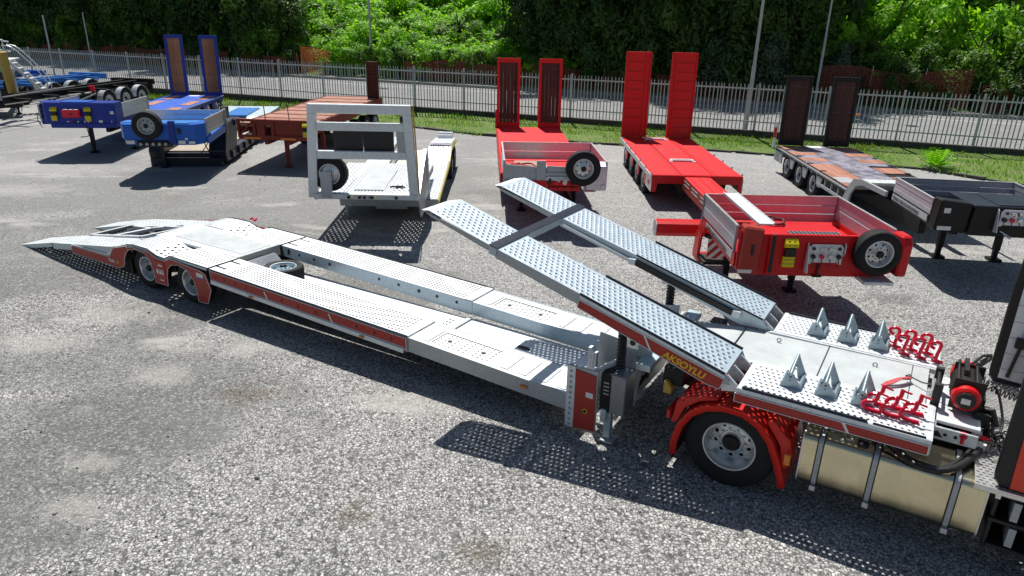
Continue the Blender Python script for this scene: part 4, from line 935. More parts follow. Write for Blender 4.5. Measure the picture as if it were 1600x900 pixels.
# raised boxed shoulders of the fender
b = MB(); b.prism([(10.20, .60), (10.24, .88), (10.33, .98), (10.56, 1.06), (10.70, 1.075), (10.70, 1.04), (10.5, .97), (10.35, .84), (10.27, .62)], .02, .66)
b.prism([(11.22, .97), (11.30, 1.00), (11.50, .80), (11.54, .62), (11.50, .45), (11.46, .45), (11.40, .72)], .02, .66); part('fender_shoulder', b, 'red_fender', fd, bevel=.012)
b = MB(); b.tube([(10.32, .0, .93), (10.45, .3, 1.04), (10.7, .5, 1.09)], .006, 5); part('fender_cable', b, 'cable', fd)
b = MB(); b.box(11.475, 11.54, -.075, -.05, .57, .70); part('side_marker_lamp', b, 'amber', fd, bevel=.006)
b = MB(); b.box(10.235, 10.25, .1, .55, .08, .5); part('mud_flap', b, 'black_plastic', K)
b = MB(); b.prism([(10.02, .86), (10.12, .86), (10.12, .94), (10.06, 1.02), (10.02, 1.02)], .18, .34); ch = part('yellow_wheel_chock', b, 'mustard', K, bevel=.01)
b = MB(); b.box(9.985, 10.23, .25, .7, .95, 1.17); b.box(10.0, 10.2, 1.7, 2.2, .8, 1.1); part('lamp_bracket', b, 'dark_bay', K, bevel=.01)
b = MB(); b.box(10.14, 10.19, .02, .36, .64, .76); part('tail_lamp', b, 'red_lens', K, bevel=.01)
b = MB(); b.box(9.9, 14.6, .84, .92, .68, .92); b.box(9.9, 14.6, 1.52, 1.60, .68, .92)
for xx in (10.0, 11.6, 12.4, 13.2): b.box(xx, xx + .1, .92, 1.52, .72, .9)
part('chassis_rail', b, 'dark_bay', K)
b = MB(); b.prism([(10.5, .95), (11.5, .95), (11.5, 1.02), (11.3, 1.06), (10.7, 1.06)], .72, 1.72, 'y'); part('fifth_wheel', b, 'dark_bay', K, bevel=.01)
# fuel tank: rounded box with three straps
def rrect(x0, x1, z0, z1, r, n=4):
    out = []
    for cx, cz, a0 in ((x1 - r, z1 - r, 0), (x0 + r, z1 - r, 90), (x0 + r, z0 + r, 180), (x1 - r, z0 + r, 270)):
        for i in range(n + 1): a = R(a0 + 90 * i / n); out.append((cx + r * cos(a), cz + r * sin(a)))
    return out
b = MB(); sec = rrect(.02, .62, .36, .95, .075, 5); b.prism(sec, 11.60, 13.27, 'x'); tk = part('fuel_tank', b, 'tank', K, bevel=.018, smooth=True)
b = MB(); sec2 = rrect(.012, .628, .352, .958, .08, 5)
for xx in (11.61, 13.245):
    b.prism(sec2, xx, xx + .015, 'x')
part('tank_seam', b, 'alu', tk, smooth=True)
for xx in (11.79, 12.30, 13.0):
    b = MB(); so_ = rrect(.010, .63, .350, .960, .085, 5)
    for k in range(len(so_)):
        a, c_ = so_[k], so_[(k + 1) % len(so_)]; b.add([(xx - .022, a[0], a[1]), (xx + .022, a[0], a[1]), (xx + .022, c_[0], c_[1]), (xx - .022, c_[0], c_[1])], [(0, 1, 2, 3)])
    st_ = part('tank_strap', b, 'galv_dull', tk); sm = st_.modifiers.new('thickness', 'SOLIDIFY'); sm.thickness = .005
    b = MB(); so2 = rrect(.014, .626, .354, .956, .082, 5)
    for s in (-.028, .028):
        for k in range(len(so2)):
            a, c_ = so2[k], so2[(k + 1) % len(so2)]; b.bar((xx + s, a[0], a[1]), (xx + s, c_[0], c_[1]), .012, .012)
    part('strap_rubber', b, 'black_plastic', st_)
    b = MB(); b.box(xx - .03, xx + .03, -.016, .0, .33, .39); part('strap_clamp', b, 'rim', st_, bevel=.004)
b = MB(); b.tube([(12.16, .14, .94), (12.16, .14, .985)], .055, 18); part('filler_cap', b, 'black_plastic', tk, bevel=.006)
b = MB(); b.tube([(12.04, .16, .955), (12.04, .16, .97)], .02, 10); b.box(11.95, 11.98, .1, .13, .95, .97); part('tank_fitting', b, 'galv', tk)
# catwalk of slotted plate
b = MB(); nu, nv = 9, 50
b.perf(lambda u, v, h: (13.12 + u, -.04 + v, 1.0 + h), nu, nv, .45 / nu, 2.45 / nv, .011, True, 0, elong=1.7); cw = part('catwalk', b, 'alu', K, recalc=False)
b = MB(); b.box(13.12, 13.57, -.055, -.04, .95, 1.002); b.box(13.105, 13.12, .65, 2.41, .94, 1.002); b.box(13.3, 13.34, -.04, 2.4, .90, .99); part('catwalk_frame', b, 'alu', cw)
b = MB(); b.prism([(12.62, .90), (13.1, .90), (13.1, .99), (12.62, .99)], .65, .84); part('battery_cover', b, 'dark_bay', K, bevel=.01)
b = MB()
for x0, x1, z0, z1 in ((13.30, 14.05, .90, .95), (13.30, 14.05, .62, .66), (13.34, 14.05, .34, .38)): b.box(x0, x1, .0, .34, z0, z1)
b.box(13.30, 14.1, .34, .40, .25, .95); b.box(13.31, 13.35, .03, .34, .30, .92); sb = part('step_box', b, 'black_plastic', K, bevel=.008)
b = MB(); b.box(13.48, 13.54, .005, .33, .40, .60); b.box(13.46, 13.52, .005, .33, .68, .88); part('step_support', b, 'galv_dull', sb)
# cab with side deflectors
b = MB(); b.prism([(13.62, 1.02), (13.62, 3.3), (13.75, 3.45), (15.4, 3.5), (15.9, 2.4), (15.95, .6), (15.1, .6), (14.95, 1.05), (14.2, 1.05), (14.1, .6), (14.05, .6), (14.05, 1.02)], .05, 2.38); cb = part('cab_body', b, 'grey_paint', K, bevel=.04)
def defl(yo, yi, side):
    P_ = [(13.245, 1.14), (13.255, 1.06), (13.30, 1.005), (13.38, .99), (13.64, .99), (13.64, 3.4), (13.42, 3.4), (13.30, 3.2), (13.235, 2.2)]
    b = MB(); b.prism(P_, yo, yi); d = part('side_deflector', b, 'black_plastic', K, bevel=.014)
    return d
dn = defl(.0, .05, -1); df = defl(2.38, 2.43, 1)
b = MB(); b.prism([(13.385, 1.0), (13.39, 1.02), (14.1, 1.02), (14.1, 1.62), (13.365, 1.62)], -.014, -.002); part('red_panel', b, 'red_cab', dn)
b = MB(); b.prism([(13.365, 1.625), (14.1, 1.625), (14.1, 3.3), (13.43, 3.3), (13.36, 2.2)], -.012, -.002); part('grey_panel', b, 'grey_paint', dn)
b = MB(); b.prism([(13.34, 1.08), (13.62, 1.06), (13.62, 3.1), (13.36, 3.0), (13.33, 2.2)], 2.352, 2.378); ip = part('inner_panel', b, 'white_paint', df)
b = MB()
for q in range(9): b.bar((13.33, 2.349, 1.2 + q * .2), (13.62, 2.349, 1.2 + q * .2), .004, .008)
b.bar((13.45, 2.349, 1.08), (13.45, 2.349, 3.0), .006, .004, (1, 0, 0)); part('panel_rib', b, 'galv_dull', ip)
b = MB(); b.bar((13.42, 2.33, 1.12), (13.46, 2.33, 1.50), .05, .03, (1, 0, 0)); b.box(13.40, 13.52, 2.30, 2.35, 1.50, 1.62); b.bar((13.43, 2.33, 1.56), (13.62, 2.2, 1.56), .03, .05); part('panel_hinge', b, 'black_plastic', ip)
# hoses and coiled suzie cables
b = MB(); b.tube(smooth_path([(11.9, .72, 1.08), (12.15, .5, 1.07), (12.39, .22, 1.03), (12.58, .0, 1.0), (12.76, -.05, 1.0), (12.93, .07, 1.01), (13.09, .37, 1.02), (13.17, .62, 1.04), (13.2, .8, 1.12), (13.16, .95, 1.2)]), .032, 10); part('exhaust_hose', b, 'cable', K, smooth=True)
b = MB(); b.tube(smooth_path([(12.2, .62, 1.0), (12.5, .16, .985), (12.70, .06, .98), (12.88, .12, .98), (13.05, .42, 1.03), (13.12, .7, 1.05)]), .018, 8); part('air_hose', b, 'cable', K, smooth=True)
def coil(p0, p1, r, turns, sag=.0, tr=.008):
    p0, p1 = Vector(p0), Vector(p1); d = (p1 - p0).normalized(); a = d.cross(Vector((0, 0, 1))).normalized(); b_ = d.cross(a); out = []
    N = turns * 8
    for i in range(N + 1):
        t = i / N; th = 2 * pi * turns * t; out.append(p0 + (p1 - p0) * t + (a * cos(th) + b_ * sin(th)) * r + Vector((0, 0, -sag * 4 * t * (1 - t))))
    return MB().tube(out, tr, 5)
part('coiled_cable', coil((13.10, 1.55, 1.36), (13.55, 1.45, 1.30), .045, 11, .06), 'cable', K, smooth=True)
part('coiled_cable', coil((13.16, .82, 1.16), (13.45, .62, 1.06), .055, 8, .0), 'cable', K, smooth=True)
part('coiled_cable', coil((13.2, .62, 1.08), (13.50, .95, 1.16), .05, 8, .0), 'cable', K, smooth=True)
part('coiled_cable', coil((13.28, .75, 1.14), (13.40, .35, 1.06), .04, 8, .0), 'cable', K, smooth=True)
b = MB(); b.tube(smooth_path([(13.05, 1.1, 1.3), (13.2, 1.2, 1.45), (13.32, 1.0, 1.2), (13.3, .8, 1.08)]), .013, 6); b.tube(smooth_path([(13.0, .8, 1.28), (13.16, .9, 1.32), (13.24, .7, 1.15), (13.2, .5, 1.04)]), .013, 6)
b.tube(smooth_path([(13.1, .62, 1.10), (13.25, .5, 1.16), (13.4, .7, 1.1), (13.5, .5, 1.06)]), .010, 6); part('trailing_cable', b, 'cable', K, smooth=True)
b = MB(); b.tube([(13.14, .66, 1.1), (13.22, .66, 1.1)], .03, 10); part('red_coupling', b, 'hook_red', K)
b = MB(); b.box(13.08, 13.2, .55, .75, 1.02, 1.09); part('coupling_block', b, 'white_paint', K)
# ------------------------------------------------------------------ generic pieces for the parked low loaders
PK = {}
def plank_ramp(P, x, y0, y1, z0, z1, frame, wood, n=4, lean=.04, name='loading_ramp', bw=.10, label=None):
    """upright timber-faced ramp: steel frame with separate planks; faces +x"""
    lx = lambda z: x - lean * (z - z0)
    b = MB()
    for a, c_ in ((y0, y0 + bw), (y1 - bw, y1)):
        b.add([(lx(z0) - .10, a, z0), (lx(z0), a, z0), (lx(z0), c_, z0), (lx(z0) - .10, c_, z0), (lx(z1) - .10, a, z1), (lx(z1), a, z1), (lx(z1), c_, z1), (lx(z1) - .10, c_, z1)],
              [(0, 3, 2, 1), (4, 5, 6, 7), (0, 1, 5, 4), (1, 2, 6, 5), (2, 3, 7, 6), (3, 0, 4, 7)])
    for za, zb in ((z0, z0 + .2), (z1 - .16, z1)):
        b.add([(lx(za) - .08, y0 + bw, za), (lx(za) - .004, y0 + bw, za), (lx(za) - .004, y1 - bw, za), (lx(za) - .08, y1 - bw, za), (lx(zb) - .08, y0 + bw, zb), (lx(zb) - .004, y0 + bw, zb), (lx(zb) - .004, y1 - bw, zb), (lx(zb) - .08, y1 - bw, zb)],
              [(0, 3, 2, 1), (4, 5, 6, 7), (0, 1, 5, 4), (1, 2, 6, 5), (2, 3, 7, 6), (3, 0, 4, 7)])
    r = part(name, b, frame, P, label)
    key = ('pl', round(y1 - y0, 3), round(z1 - z0, 3), n, wood, lean)
    w = (y1 - y0 - 2 * bw) / n; h = z1 - z0 - .36
    if key not in PK:
        q = MB(); L = h; q.add([(-.055, .004, 0), (-.022, .004, 0), (-.022, w - .004, 0), (-.055, w - .004, 0), (-.055 - lean * L, .004, L), (-.022 - lean * L, .004, L), (-.022 - lean * L, w - .004, L), (-.055 - lean * L, w - .004, L)],
              [(0, 3, 2, 1), (4, 5, 6, 7), (0, 1, 5, 4), (1, 2, 6, 5), (2, 3, 7, 6), (3, 0, 4, 7)])
        me = q.mesh('plank', wood); finish(me, False); PK[key] = me
    for i in range(n): share('plank', PK[key], r, loc=(lx(z0 + .2) + rnd.uniform(-.004, .004), y0 + bw + i * w, z0 + .2))
    b = MB()
    for i in range(n):
        for zz_ in (z0 + .35, (z0 + z1) / 2, z1 - .35): b.tube([(lx(zz_) - .02, y0 + bw + (i + .5) * w, zz_), (lx(zz_) - .012, y0 + bw + (i + .5) * w, zz_)], .009, 6)
    part('plank_bolt', b, 'galv_dull', r)
    return r
def plank_ramp_steel(P, x, y0, y1, z0, z1, mat, lean=.04, side='l', sc='rust'):
    lx = lambda z: x - lean * (z - z0)
    def slab(b, xa, xb, a, c_, za, zb):
        b.add([(lx(za) + xa, a, za), (lx(za) + xb, a, za), (lx(za) + xb, c_, za), (lx(za) + xa, c_, za), (lx(zb) + xa, a, zb), (lx(zb) + xb, a, zb), (lx(zb) + xb, c_, zb), (lx(zb) + xa, c_, zb)],
              [(0, 3, 2, 1), (4, 5, 6, 7), (0, 1, 5, 4), (1, 2, 6, 5), (2, 3, 7, 6), (3, 0, 4, 7)])
    b = MB(); slab(b, -.13, -.03, y0, y1, z0, z1); r = part('loading_ramp', b, mat, P, bevel=.008)
    w = y1 - y0; inner = (y0 + .1, y0 + w * .74) if side == 'l' else (y0 + w * .26, y1 - .1)
    rail = (y0 + w * .78, y0 + w * .84) if side == 'l' else (y0 + w * .16, y0 + w * .22)
    b = MB(); slab(b, -.03, .012, rail[0], rail[1], z0, z1); part('stiffener', b, mat, r)
    for a, c_ in ((y0, y0 + .045), (y1 - .045, y1)): b = MB(); slab(b, -.13, .02, a, c_, z0, z1); part('edge_rail', b, mat, r)
    k = 9; h = (z1 - z0 - .1) / k
    for i in range(k + 1):
        zz_ = z0 + .05 + i * h; b = MB(); slab(b, -.03, -.008 + .012, inner[0], inner[1], zz_ - .012, zz_ + .014); part('tread_bar', b, mat, r)
    return r
def spare(P, c, Rr, Wd, rim, matr='rim', seg=48, holes=8):
    """upright spare wheel facing +x: axis along x"""
    w = wheel(P, (0, 0, 0), Rr, Wd, rim, -1, seg, holes, .08, matr, 'spare_wheel'); w.rotation_euler = (0, 0, R(90)); w.location = c
    return w
def wedge_chock(P, x, y, z, s=1.0):
    b = MB(); h = .20 * s; w = .115 * s
    b.prism([(x - .0, z), (x + .10 * s, z + .03), (x + .09 * s, z + .09 * s), (x, z + h * .86)], y - w, y + w); o = part('wheel_chock', b, 'yellow', P, 'yellow plastic wheel chock in its holder', bevel=.012 * s)
    b = MB()
    for q in (-.4, .4):
        b.add([(x + .0985 * s, y + w * q - .018, z + .06 * s), (x + .0985 * s, y + w * q + .018, z + .06 * s), (x + .055 * s, y + w * q + .018, z + .13 * s), (x + .055 * s, y + w * q - .018, z + .13 * s)], [(0, 1, 2, 3)])
    part('grip_slot', b, 'label_dark', o)
    b = MB(); b.box(x - .01, x + .07, y - w * .8, y + w * .8, z - .13 * s, z); part('chock_holder', b, 'black_plastic', P)
    b = MB(); b.box(x, x + .075, y - w * .95, y + w * .75, z - .31 * s, z - .135 * s); o = part('chock_base', b, 'yellow', P, bevel=.006)
    b = MB()
    for i in range(5):
        for j in range(2): b.tube([(x + .074, y - w * .8 + i * w * .36, z - .18 * s - j * .07 * s), (x + .078, y - w * .8 + i * w * .36, z - .18 * s - j * .07 * s)], .011 * s, 8)
    part('tread_hole', b, 'label_dark', o)
def coupling_plate(P, x, y0, y1, z0, z1, txt=None, n=4, wing=True):
    b = MB(); c = .05; b.prism([(y0, z0), (y0 + .05, z0), (y0 + .07, z0 + .03), (y1 - .07, z0 + .03), (y1 - .05, z0), (y1, z0), (y1, z1 - c), (y1 - c, z1), (y0 + c, z1), (y0, z1 - c)], x, x + .02, 'x'); o = part('coupling_plate', b, 'white_paint', P, 'pale plate with air and electric couplings', bevel=.003)
    cols = ['black_plastic', 'hook_red', 'rim', 'black_plastic', 'black_plastic', 'hook_red']
    for i in range(n):
        yy = y0 + (y1 - y0) * (i + .5) / n; zz_ = z0 + (z1 - z0) * .42
        b = MB(); bb = .035 * (y1 - y0) / .55 * (4 / n) ** .5
        pts = [(x + .02, yy, zz_), (x + .085, yy, zz_)]; b.tube(pts, bb, 12); part('coupling_head', b, cols[i % 6], o, bevel=.004)
        b = MB(); b.tube(smooth_path([(x + .04, yy, zz_ - .03), (x + .06, yy + .01, zz_ - .12), (x + .03, yy + .0, zz_ - .20)]), .008, 5); part('coupling_chain', b, 'black_plastic', o)
    for yy in (y0 + (y1 - y0) * .12, y1 - (y1 - y0) * .12):
        b = MB(); b.tube([(x + .02, yy, z1 - .07), (x + .05, yy, z1 - .07)], .028, 12); part('round_socket', b, 'black_plastic', o)
    for i in ((1, 2) if not txt else ()):
        yy = y0 + (y1 - y0) * (i + .6) / n; b = MB(); b.box(x + .02, x + .07, yy - .05, yy + .03, z1 - .10, z1 - .05); b.box(x + .04, x + .08, yy + .01, yy + .04, z1 - .13, z1 - .06); part('latch', b, 'rim', o)
    if txt: lettering('plate_lettering', txt, (z1 - z0) * .28, 'label_dark', o, (x + .021, y0 + (y1 - y0) * .30, z1 - (z1 - z0) * .36), (0, 1, 0), (0, 0, 1), bold=.004, slant=.12, sx=(y1 - y0) / 1.05)
    if wing:
        b = MB(); b.prism([(x, z1 + .02), (x + .06, z1 - .02), (x + .16, z0 - .12), (x + .02, z0 - .14), (x, z0 + .1)], y0 - .035, y0 - .02); part('guard_wing', b, 'galv', P)
        b = MB(); b.prism([(x, z1 + .03), (x + .05, z1 - .0), (x + .05, z1 - .14), (x, z1 - .2)], y1 + .015, y1 + .028); part('guard_wing', b, 'galv', P)
    return o
def ribbed_side(P, p0, p1, z0, z1, mat='lilac_alu', n=3, t=.03, post='galv_dull', name='sideboard'):
    """drop side of extruded planks: each plank its own part"""
    x0, y0 = p0; x1, y1 = p1; h = (z1 - z0) / n
    hold = MB(); hold.bar((x0, y0, z1 + .008), (x1, y1, z1 + .008), t * 1.5, .022); s = part(name, hold, 'alu', P)
    for i in range(n):
        b = MB(); zc = z0 + h * (i + .5); b.bar((x0, y0, zc), (x1, y1, zc), t * (1.0 if i != 1 else .55), h * .95); part('side_plank', b, mat, s, bevel=.006)
    b = MB()
    for (x, y) in (p0, p1): b.box(x - .025, x + .025, y - .025, y + .025, z0 - .02, z1 + .012)
    part('corner_post', b, post, s)
    return s
def leg(P, x, y, z1, mat='black'):
    b = MB(); b.box(x - .06, x + .06, y - .06, y + .06, .25, z1); b.box(x - .045, x + .045, y - .045, y + .045, .06, .3); part('landing_leg', b, mat, P)
    b = MB(); b.box(x - .14, x + .14, y - .12, y + .12, .0, .06); part('leg_foot', b, mat, P, bevel=.02)

# ================================================================== centre red low loader (RC)
A = thing('low_loader_trailer', 'red low loader with dark planked ramps and pale grey neck sides, centre of the row', 'trailer', (-.738, 27.87, 0), -87.6)
plank_ramp(A, -.05, .0, .90, .82, 3.42, 'red', 'wood_dark', 5, .05, label='red framed upright ramp with dark planks'); plank_ramp(A, -.05, 1.62, 2.52, .82, 3.42, 'red', 'wood_dark', 5, .05, label='red framed upright ramp with dark planks')
b = MB(); b.box(-.05, 8.5, .0, 2.5, .70, .84); part('deck', b, 'red_deck', A, bevel=.01)
b = MB(); b.prism([(8.3, .84), (8.9, 1.25), (8.9, 1.1), (8.4, .7)], .05, 2.45); b.box(8.8, 11.3, .05, 2.45, 1.12, 1.24); part('neck_floor', b, 'red_deck', A)
b = MB(); b.box(8.9, 11.2, .35, 1.2, 1.241, 1.26); part('floor_board', b, 'plywood', A)
for xx in (1.2, 2.5, 3.8):
    wheel(A, (xx, .03, .40), .40, .26, .24, -1, 28); wheel(A, (xx, 2.47, .40), .40, .26, .24, 1, 28)
b = MB(); b.box(.2, 11.2, .8, .92, .45, .7); b.box(.2, 11.2, 1.58, 1.7, .45, .7); part('chassis_rail', b, 'dark_bay', A)
b = MB(); b.box(-.02, 8.6, -.02, .02, .52, .84); part('side_skirt', b, 'red', A)
b = MB(); b.box(-.1, .0, -.06, .03, .8, 1.5); part('marker_post', b, 'red', A)
ribbed_side(A, (8.62, .02), (8.62, 2.48), 1.24, 1.70, 'lilac_alu', 2); ribbed_side(A, (8.62, .02), (11.2, .02), 1.24, 1.70, 'lilac_alu', 2)
ribbed_side(A, (8.62, 2.48), (11.25, 2.48), 1.24, 1.70, 'lilac_alu', 2)
b = MB(); b.prism([(.02, 1.16), (2.1, 1.10), (2.1, 1.22), (1.6, 1.30), (.9, 1.38), (.02, 1.66)], 11.2, 11.24, 'x'); fp = part('front_plate', b, 'grey_paint', A, bevel=.006)
b = MB(); b.prism([(.02, 1.62), (.75, 1.58), (.78, 1.45), (.02, 1.5)], 11.24, 11.26, 'x'); b.prism([(1.05, 1.60), (2.1, 1.55), (2.1, 1.44), (1.05, 1.46)], 11.24, 11.26, 'x'); b.box(11.24, 11.27, .8, 1.02, 1.15, 1.72); b.box(11.24, 11.262, .78, 1.7, 1.36, 1.44); part('front_post', b, 'galv_dull', A, bevel=.004)
b = MB(); b.box(11.20, 11.235, .02, 1.9, 1.3, 1.56); part('front_board', b, 'grey_paint', A)
b = MB(); b.prism([(11.0, 1.02), (11.32, 1.02), (11.35, 1.6), (11.2, 1.68), (11.0, 1.68)], 2.0, 2.5); part('corner_box', b, 'lilac_alu', A, bevel=.02)
coupling_plate(A, 11.25, 1.02, 1.95, 1.10, 1.34, None, 5, False)
b = MB(); b.box(11.26, 11.30, 1.95, 2.25, .98, 1.30); lb = part('wheel_bracket', b, 'grey_paint', A)
b = MB(); b.box(11.30, 11.31, 2.0, 2.2, 1.0, 1.13); part('red_reflector', b, 'red_lens', lb)
b = MB(); b.box(11.36, 11.37, 2.36, 2.46, 1.06, 1.16); part('white_reflector', b, 'label_white', A)
spare(A, (11.50, 1.90, 1.58), .415, .24, .24)
b = MB(); b.prism([(.85, 1.0), (1.9, 1.0), (1.85, 1.09), (.9, 1.09)], 11.2, 11.3, 'x'); part('lower_bumper', b, 'red', A)
leg(A, 9.4, .55, 1.1); leg(A, 9.4, 1.95, 1.1)
b = MB(); b.tube(smooth_path([(9.6, .2, 1.28), (9.7, .45, 1.34), (9.8, .3, 1.30), (9.9, .6, 1.32), (10.0, .85, 1.29)]), .035, 7); b.tube(smooth_path([(9.8, .2, 1.28), (9.6, .7, 1.33), (9.9, .9, 1.30)]), .025, 7); o = part('loose_strap', b, 'strap', None); o.parent = None
o.matrix_world = A.matrix_basis.copy(); bpy.context.view_layer.update(); o.matrix_world = Matrix.LocRotScale(Vector((-.738, 27.87, 0)), Matrix.Rotation(R(-87.6), 3, 'Z'), None); o.name = 'ratchet_strap'
tag(o, 'tangled red ratchet strap lying inside the neck of the centre red low loader', 'strap')

# ================================================================== right red extendable low loader (RR)
B_ = thing('extendable_trailer', 'bright red extendable low loader with ribbed steel ramps and a yellow chock', 'trailer', (3.86, 25.67, 0), -90.3)
plank_ramp_steel(B_, -.05, .0, .90, .9, 3.84, 'red', .05, 'l'); plank_ramp_steel(B_, -.05, 1.62, 2.52, .9, 3.84, 'red', .05, 'r')
b = MB(); b.box(-.1, 6.42, 0, .80, .80, .9); b.box(-.1, 6.42, .84, 1.68, .80, .905); b.box(-.1, 6.42, 1.72, 2.52, .80, .9); part('deck', b, 'red_deck', B_, bevel=.02)
b = MB(); b.box(-.1, 6.40, .80, .84, .80, .87); b.box(-.1, 6.40, 1.68, 1.72, .80, .87); b.box(-.1, 6.40, .70, .72, .9, .912); b.box(-.1, 6.40, 1.80, 1.82, .9, .912); part('deck_groove', b, 'red_vinyl', B_)
b = MB(); b.prism([(0, .90), (2.52, .90), (2.52, .40), (2.42, .40), (2.40, .66), (.16, .66), (.13, .42), (0, .42)], 6.42, 6.48, 'x'); part('front_fascia', b, 'red', B_, bevel=.012)
b = MB()
for k in range(3): b.box(6.47, 6.485, .25 + k * .5, .55 + k * .5, .84, .87)
# side skirt with arches and four near wheels
for yy, s in ((0, -1), (2.52, 1)):
    for k, cx in enumerate((1.0, 2.25, 3.5, 4.75)):
        wheel(B_, (cx, yy + (.05 if s < 0 else -.05), .40), .40, .26, .235, s, 28)
        b = MB(); b.prism([(cx + .44, .80), (cx + .80, .80), (cx + .74, .42), (cx + .50, .42)], yy - .012, yy + .03); part('side_gusset', b, 'red', B_)
    b = MB(); b.prism([(5.55, .80), (6.45, .80), (6.45, .42), (5.6, .42)], yy - .012, yy + .03); sk = part('side_locker', b, 'galv', B_)
    b = MB(); b.box(5.9, 6.2, yy - .02, yy + .035, .56, .68); part('locker_slot', b, 'red_vinyl', sk)
    b = MB(); b.box(-.1, 6.42, yy - .02, yy + .02, .74, .88); part('side_strip', b, 'galv' if s < 0 else 'red', B_)
b = MB()
for k in range(7): b.tube([(.3 + k * 1.0, .0, .91), (.36 + k * 1.0, .0, .93)], .03, 6); b.tube([(.3 + k * 1.0, 2.52, .91), (.36 + k * 1.0, 2.52, .93)], .03, 6)
part('lashing_point', b, 'galv', B_)
b = MB(); b.box(.2, 6.3, .85, 1.0, .35, .8); b.box(.2, 6.3, 1.5, 1.65, .35, .8); part('chassis_rail', b, 'dark_bay', B_)
for x0, yc in ((.35, 1.15), (4.3, 1.25)):
    b = MB()
    b.box(x0, x0 + .06, yc - .3, yc + .3, .91, .96); b.box(x0 + .16, x0 + .22, yc - .3, yc + .3, .91, .96); b.box(x0, x0 + .22, yc - .36, yc - .28, .91, .95); b.box(x0, x0 + .22, yc + .28, yc + .36, .91, .95)
    b.box(x0 + .2, x0 + .3, yc - .40, yc - .30, .905, .93); b.box(x0 + .2, x0 + .3, yc + .30, yc + .40, .905, .93)
    part('folding_stanchion', b, 'galv', B_, bevel=.004)
b = MB()
for yc in (.95, 1.45): b.prism([(2.35, .905), (2.55, .905), (2.5, .93)], yc - .08, yc + .08)
part('deck_wedge', b, 'red_vinyl', B_)
# centre beam (two telescoping stages with slotted webs)
b = MB(); b.box(6.35, 12.3, .90, 1.60, .70, .86); part('centre_beam', b, 'red_deck', B_, bevel=.01)
b = MB(); b.box(6.35, 12.2, .885, .90, .50, .86); b.box(6.35, 12.2, 1.60, 1.615, .50, .86); part('beam_web', b, 'red_vinyl', B_)
b = MB()
for k in range(6): b.box(6.5 + k * .95, 7.15 + k * .95, .878, .886, .66, .69); b.box(6.5 + k * .95, 7.15 + k * .95, .878, .886, .76, .785)
part('beam_slot', b, 'galv_dull', B_)
for yc in (1.0, 1.25, 1.5):
    b = MB(); b.box(6.4, 12.2, yc - .01, yc + .01, .86, .87); part('beam_rib', b, 'red', B_)
b = MB(); b.prism([(11.05, .60), (11.30, .60), (11.38, .70), (11.38, .88), (11.28, .93), (11.08, .93), (11.05, .88)], -.75, .88); b.prism([(11.05, .60), (11.30, .60), (11.38, .70), (11.38, .88), (11.28, .93), (11.08, .93), (11.05, .88)], 1.62, 3.2)
b2_ = part('outrigger', b, 'red', B_, bevel=.015)
b = MB(); b.prism([(11.05, .60), (11.30, .60), (11.38, .70), (11.38, .88), (11.28, .93), (11.08, .93), (11.05, .88)], -.765, -.75); part('outrigger_end', b, 'grey_paint', b2_)
b = MB(); b.box(11.2, 12.6, .86, 1.64, .6, .95); part('beam_socket', b, 'red_vinyl', B_, bevel=.01)
n_before = set(bpy.data.objects)
# neck: side wall, rear wall, box, front plate
NX0, NX1 = 12.45, 15.05; NY0, NY1 = -.10, 2.60
b = MB(); b.box(12.4, 15.1, NY0 + .03, NY1 - .03, 1.16, 1.26); b.prism([(11.9, .55), (12.25, .9), (12.5, 1.28), (12.9, 1.28), (12.6, .9), (12.3, .5)], .4, 2.2); part('neck_floor', b, 'red', B_)
b = MB(); b.prism([(12.42, 1.36), (15.0, 1.36), (15.0, 1.12), (13.6, 1.16), (13.0, 1.24), (12.8, 1.24), (12.55, 1.05), (12.45, .62), (12.3, .62), (12.22, 1.05), (12.36, 1.28)], NY0 - .01, NY0 + .03); sd_ = part('neck_side', b, 'red', B_, bevel=.006)
b = MB(); b.prism([(12.42, 1.36), (15.0, 1.36), (15.0, 1.12), (12.45, 1.0)], NY1 - .03, NY1 + .01); part('neck_side', b, 'red', B_)
b = MB(); b.prism([(12.85, 1.34), (14.85, 1.34), (14.85, 1.20), (12.85, 1.27)], NY0 - .016, NY0 - .011); np_ = part('name_board', b, 'grey_paint', sd_)
lettering('board_lettering', 'TRAILIX VEICOLI INDUSTRIALI', .095, 'label_dark', np_, (12.88, NY0 - .017, 1.262), (1, 0, -.03), (0, 0, 1), sx=1.06)
ribbed_side(B_, (12.45, NY0), (14.9, NY0), 1.38, 1.80, 'lilac_alu', 2); ribbed_side(B_, (12.45, NY0), (12.45, NY1), 1.30, 1.80, 'lilac_alu', 3); ribbed_side(B_, (12.45, NY1), (14.95, NY1), 1.36, 1.80, 'lilac_alu', 2)
b = MB(); b.box(13.4, 15.1, .5, 2.15, 1.26, 1.50); part('neck_locker', b, 'red', B_, bevel=.02)
b = MB(); b.bar((12.5, .38, 1.84), (14.95, .38, 1.84), .30, .03); b.bar((12.5, .24, 1.86), (14.95, .24, 1.86), .02, .03); b.bar((12.5, .52, 1.86), (14.95, .52, 1.86), .02, .03); part('folding_cover', b, 'galv', B_, bevel=.004)
b = MB()
for k in range(13): b.box(14.10, 14.65, 1.08 + k * .075, 1.088 + k * .075, 1.50, 1.53)
for k in range(9): b.box(14.10 + k * .068, 14.106 + k * .068, 1.08, 1.99, 1.50, 1.528)
part('grating', b, 'galv_dull', B_)
b = MB(); b.box(14.1, 14.65, 1.06, 2.0, 1.495, 1.5005); part('grating_tray', b, 'navy', B_)
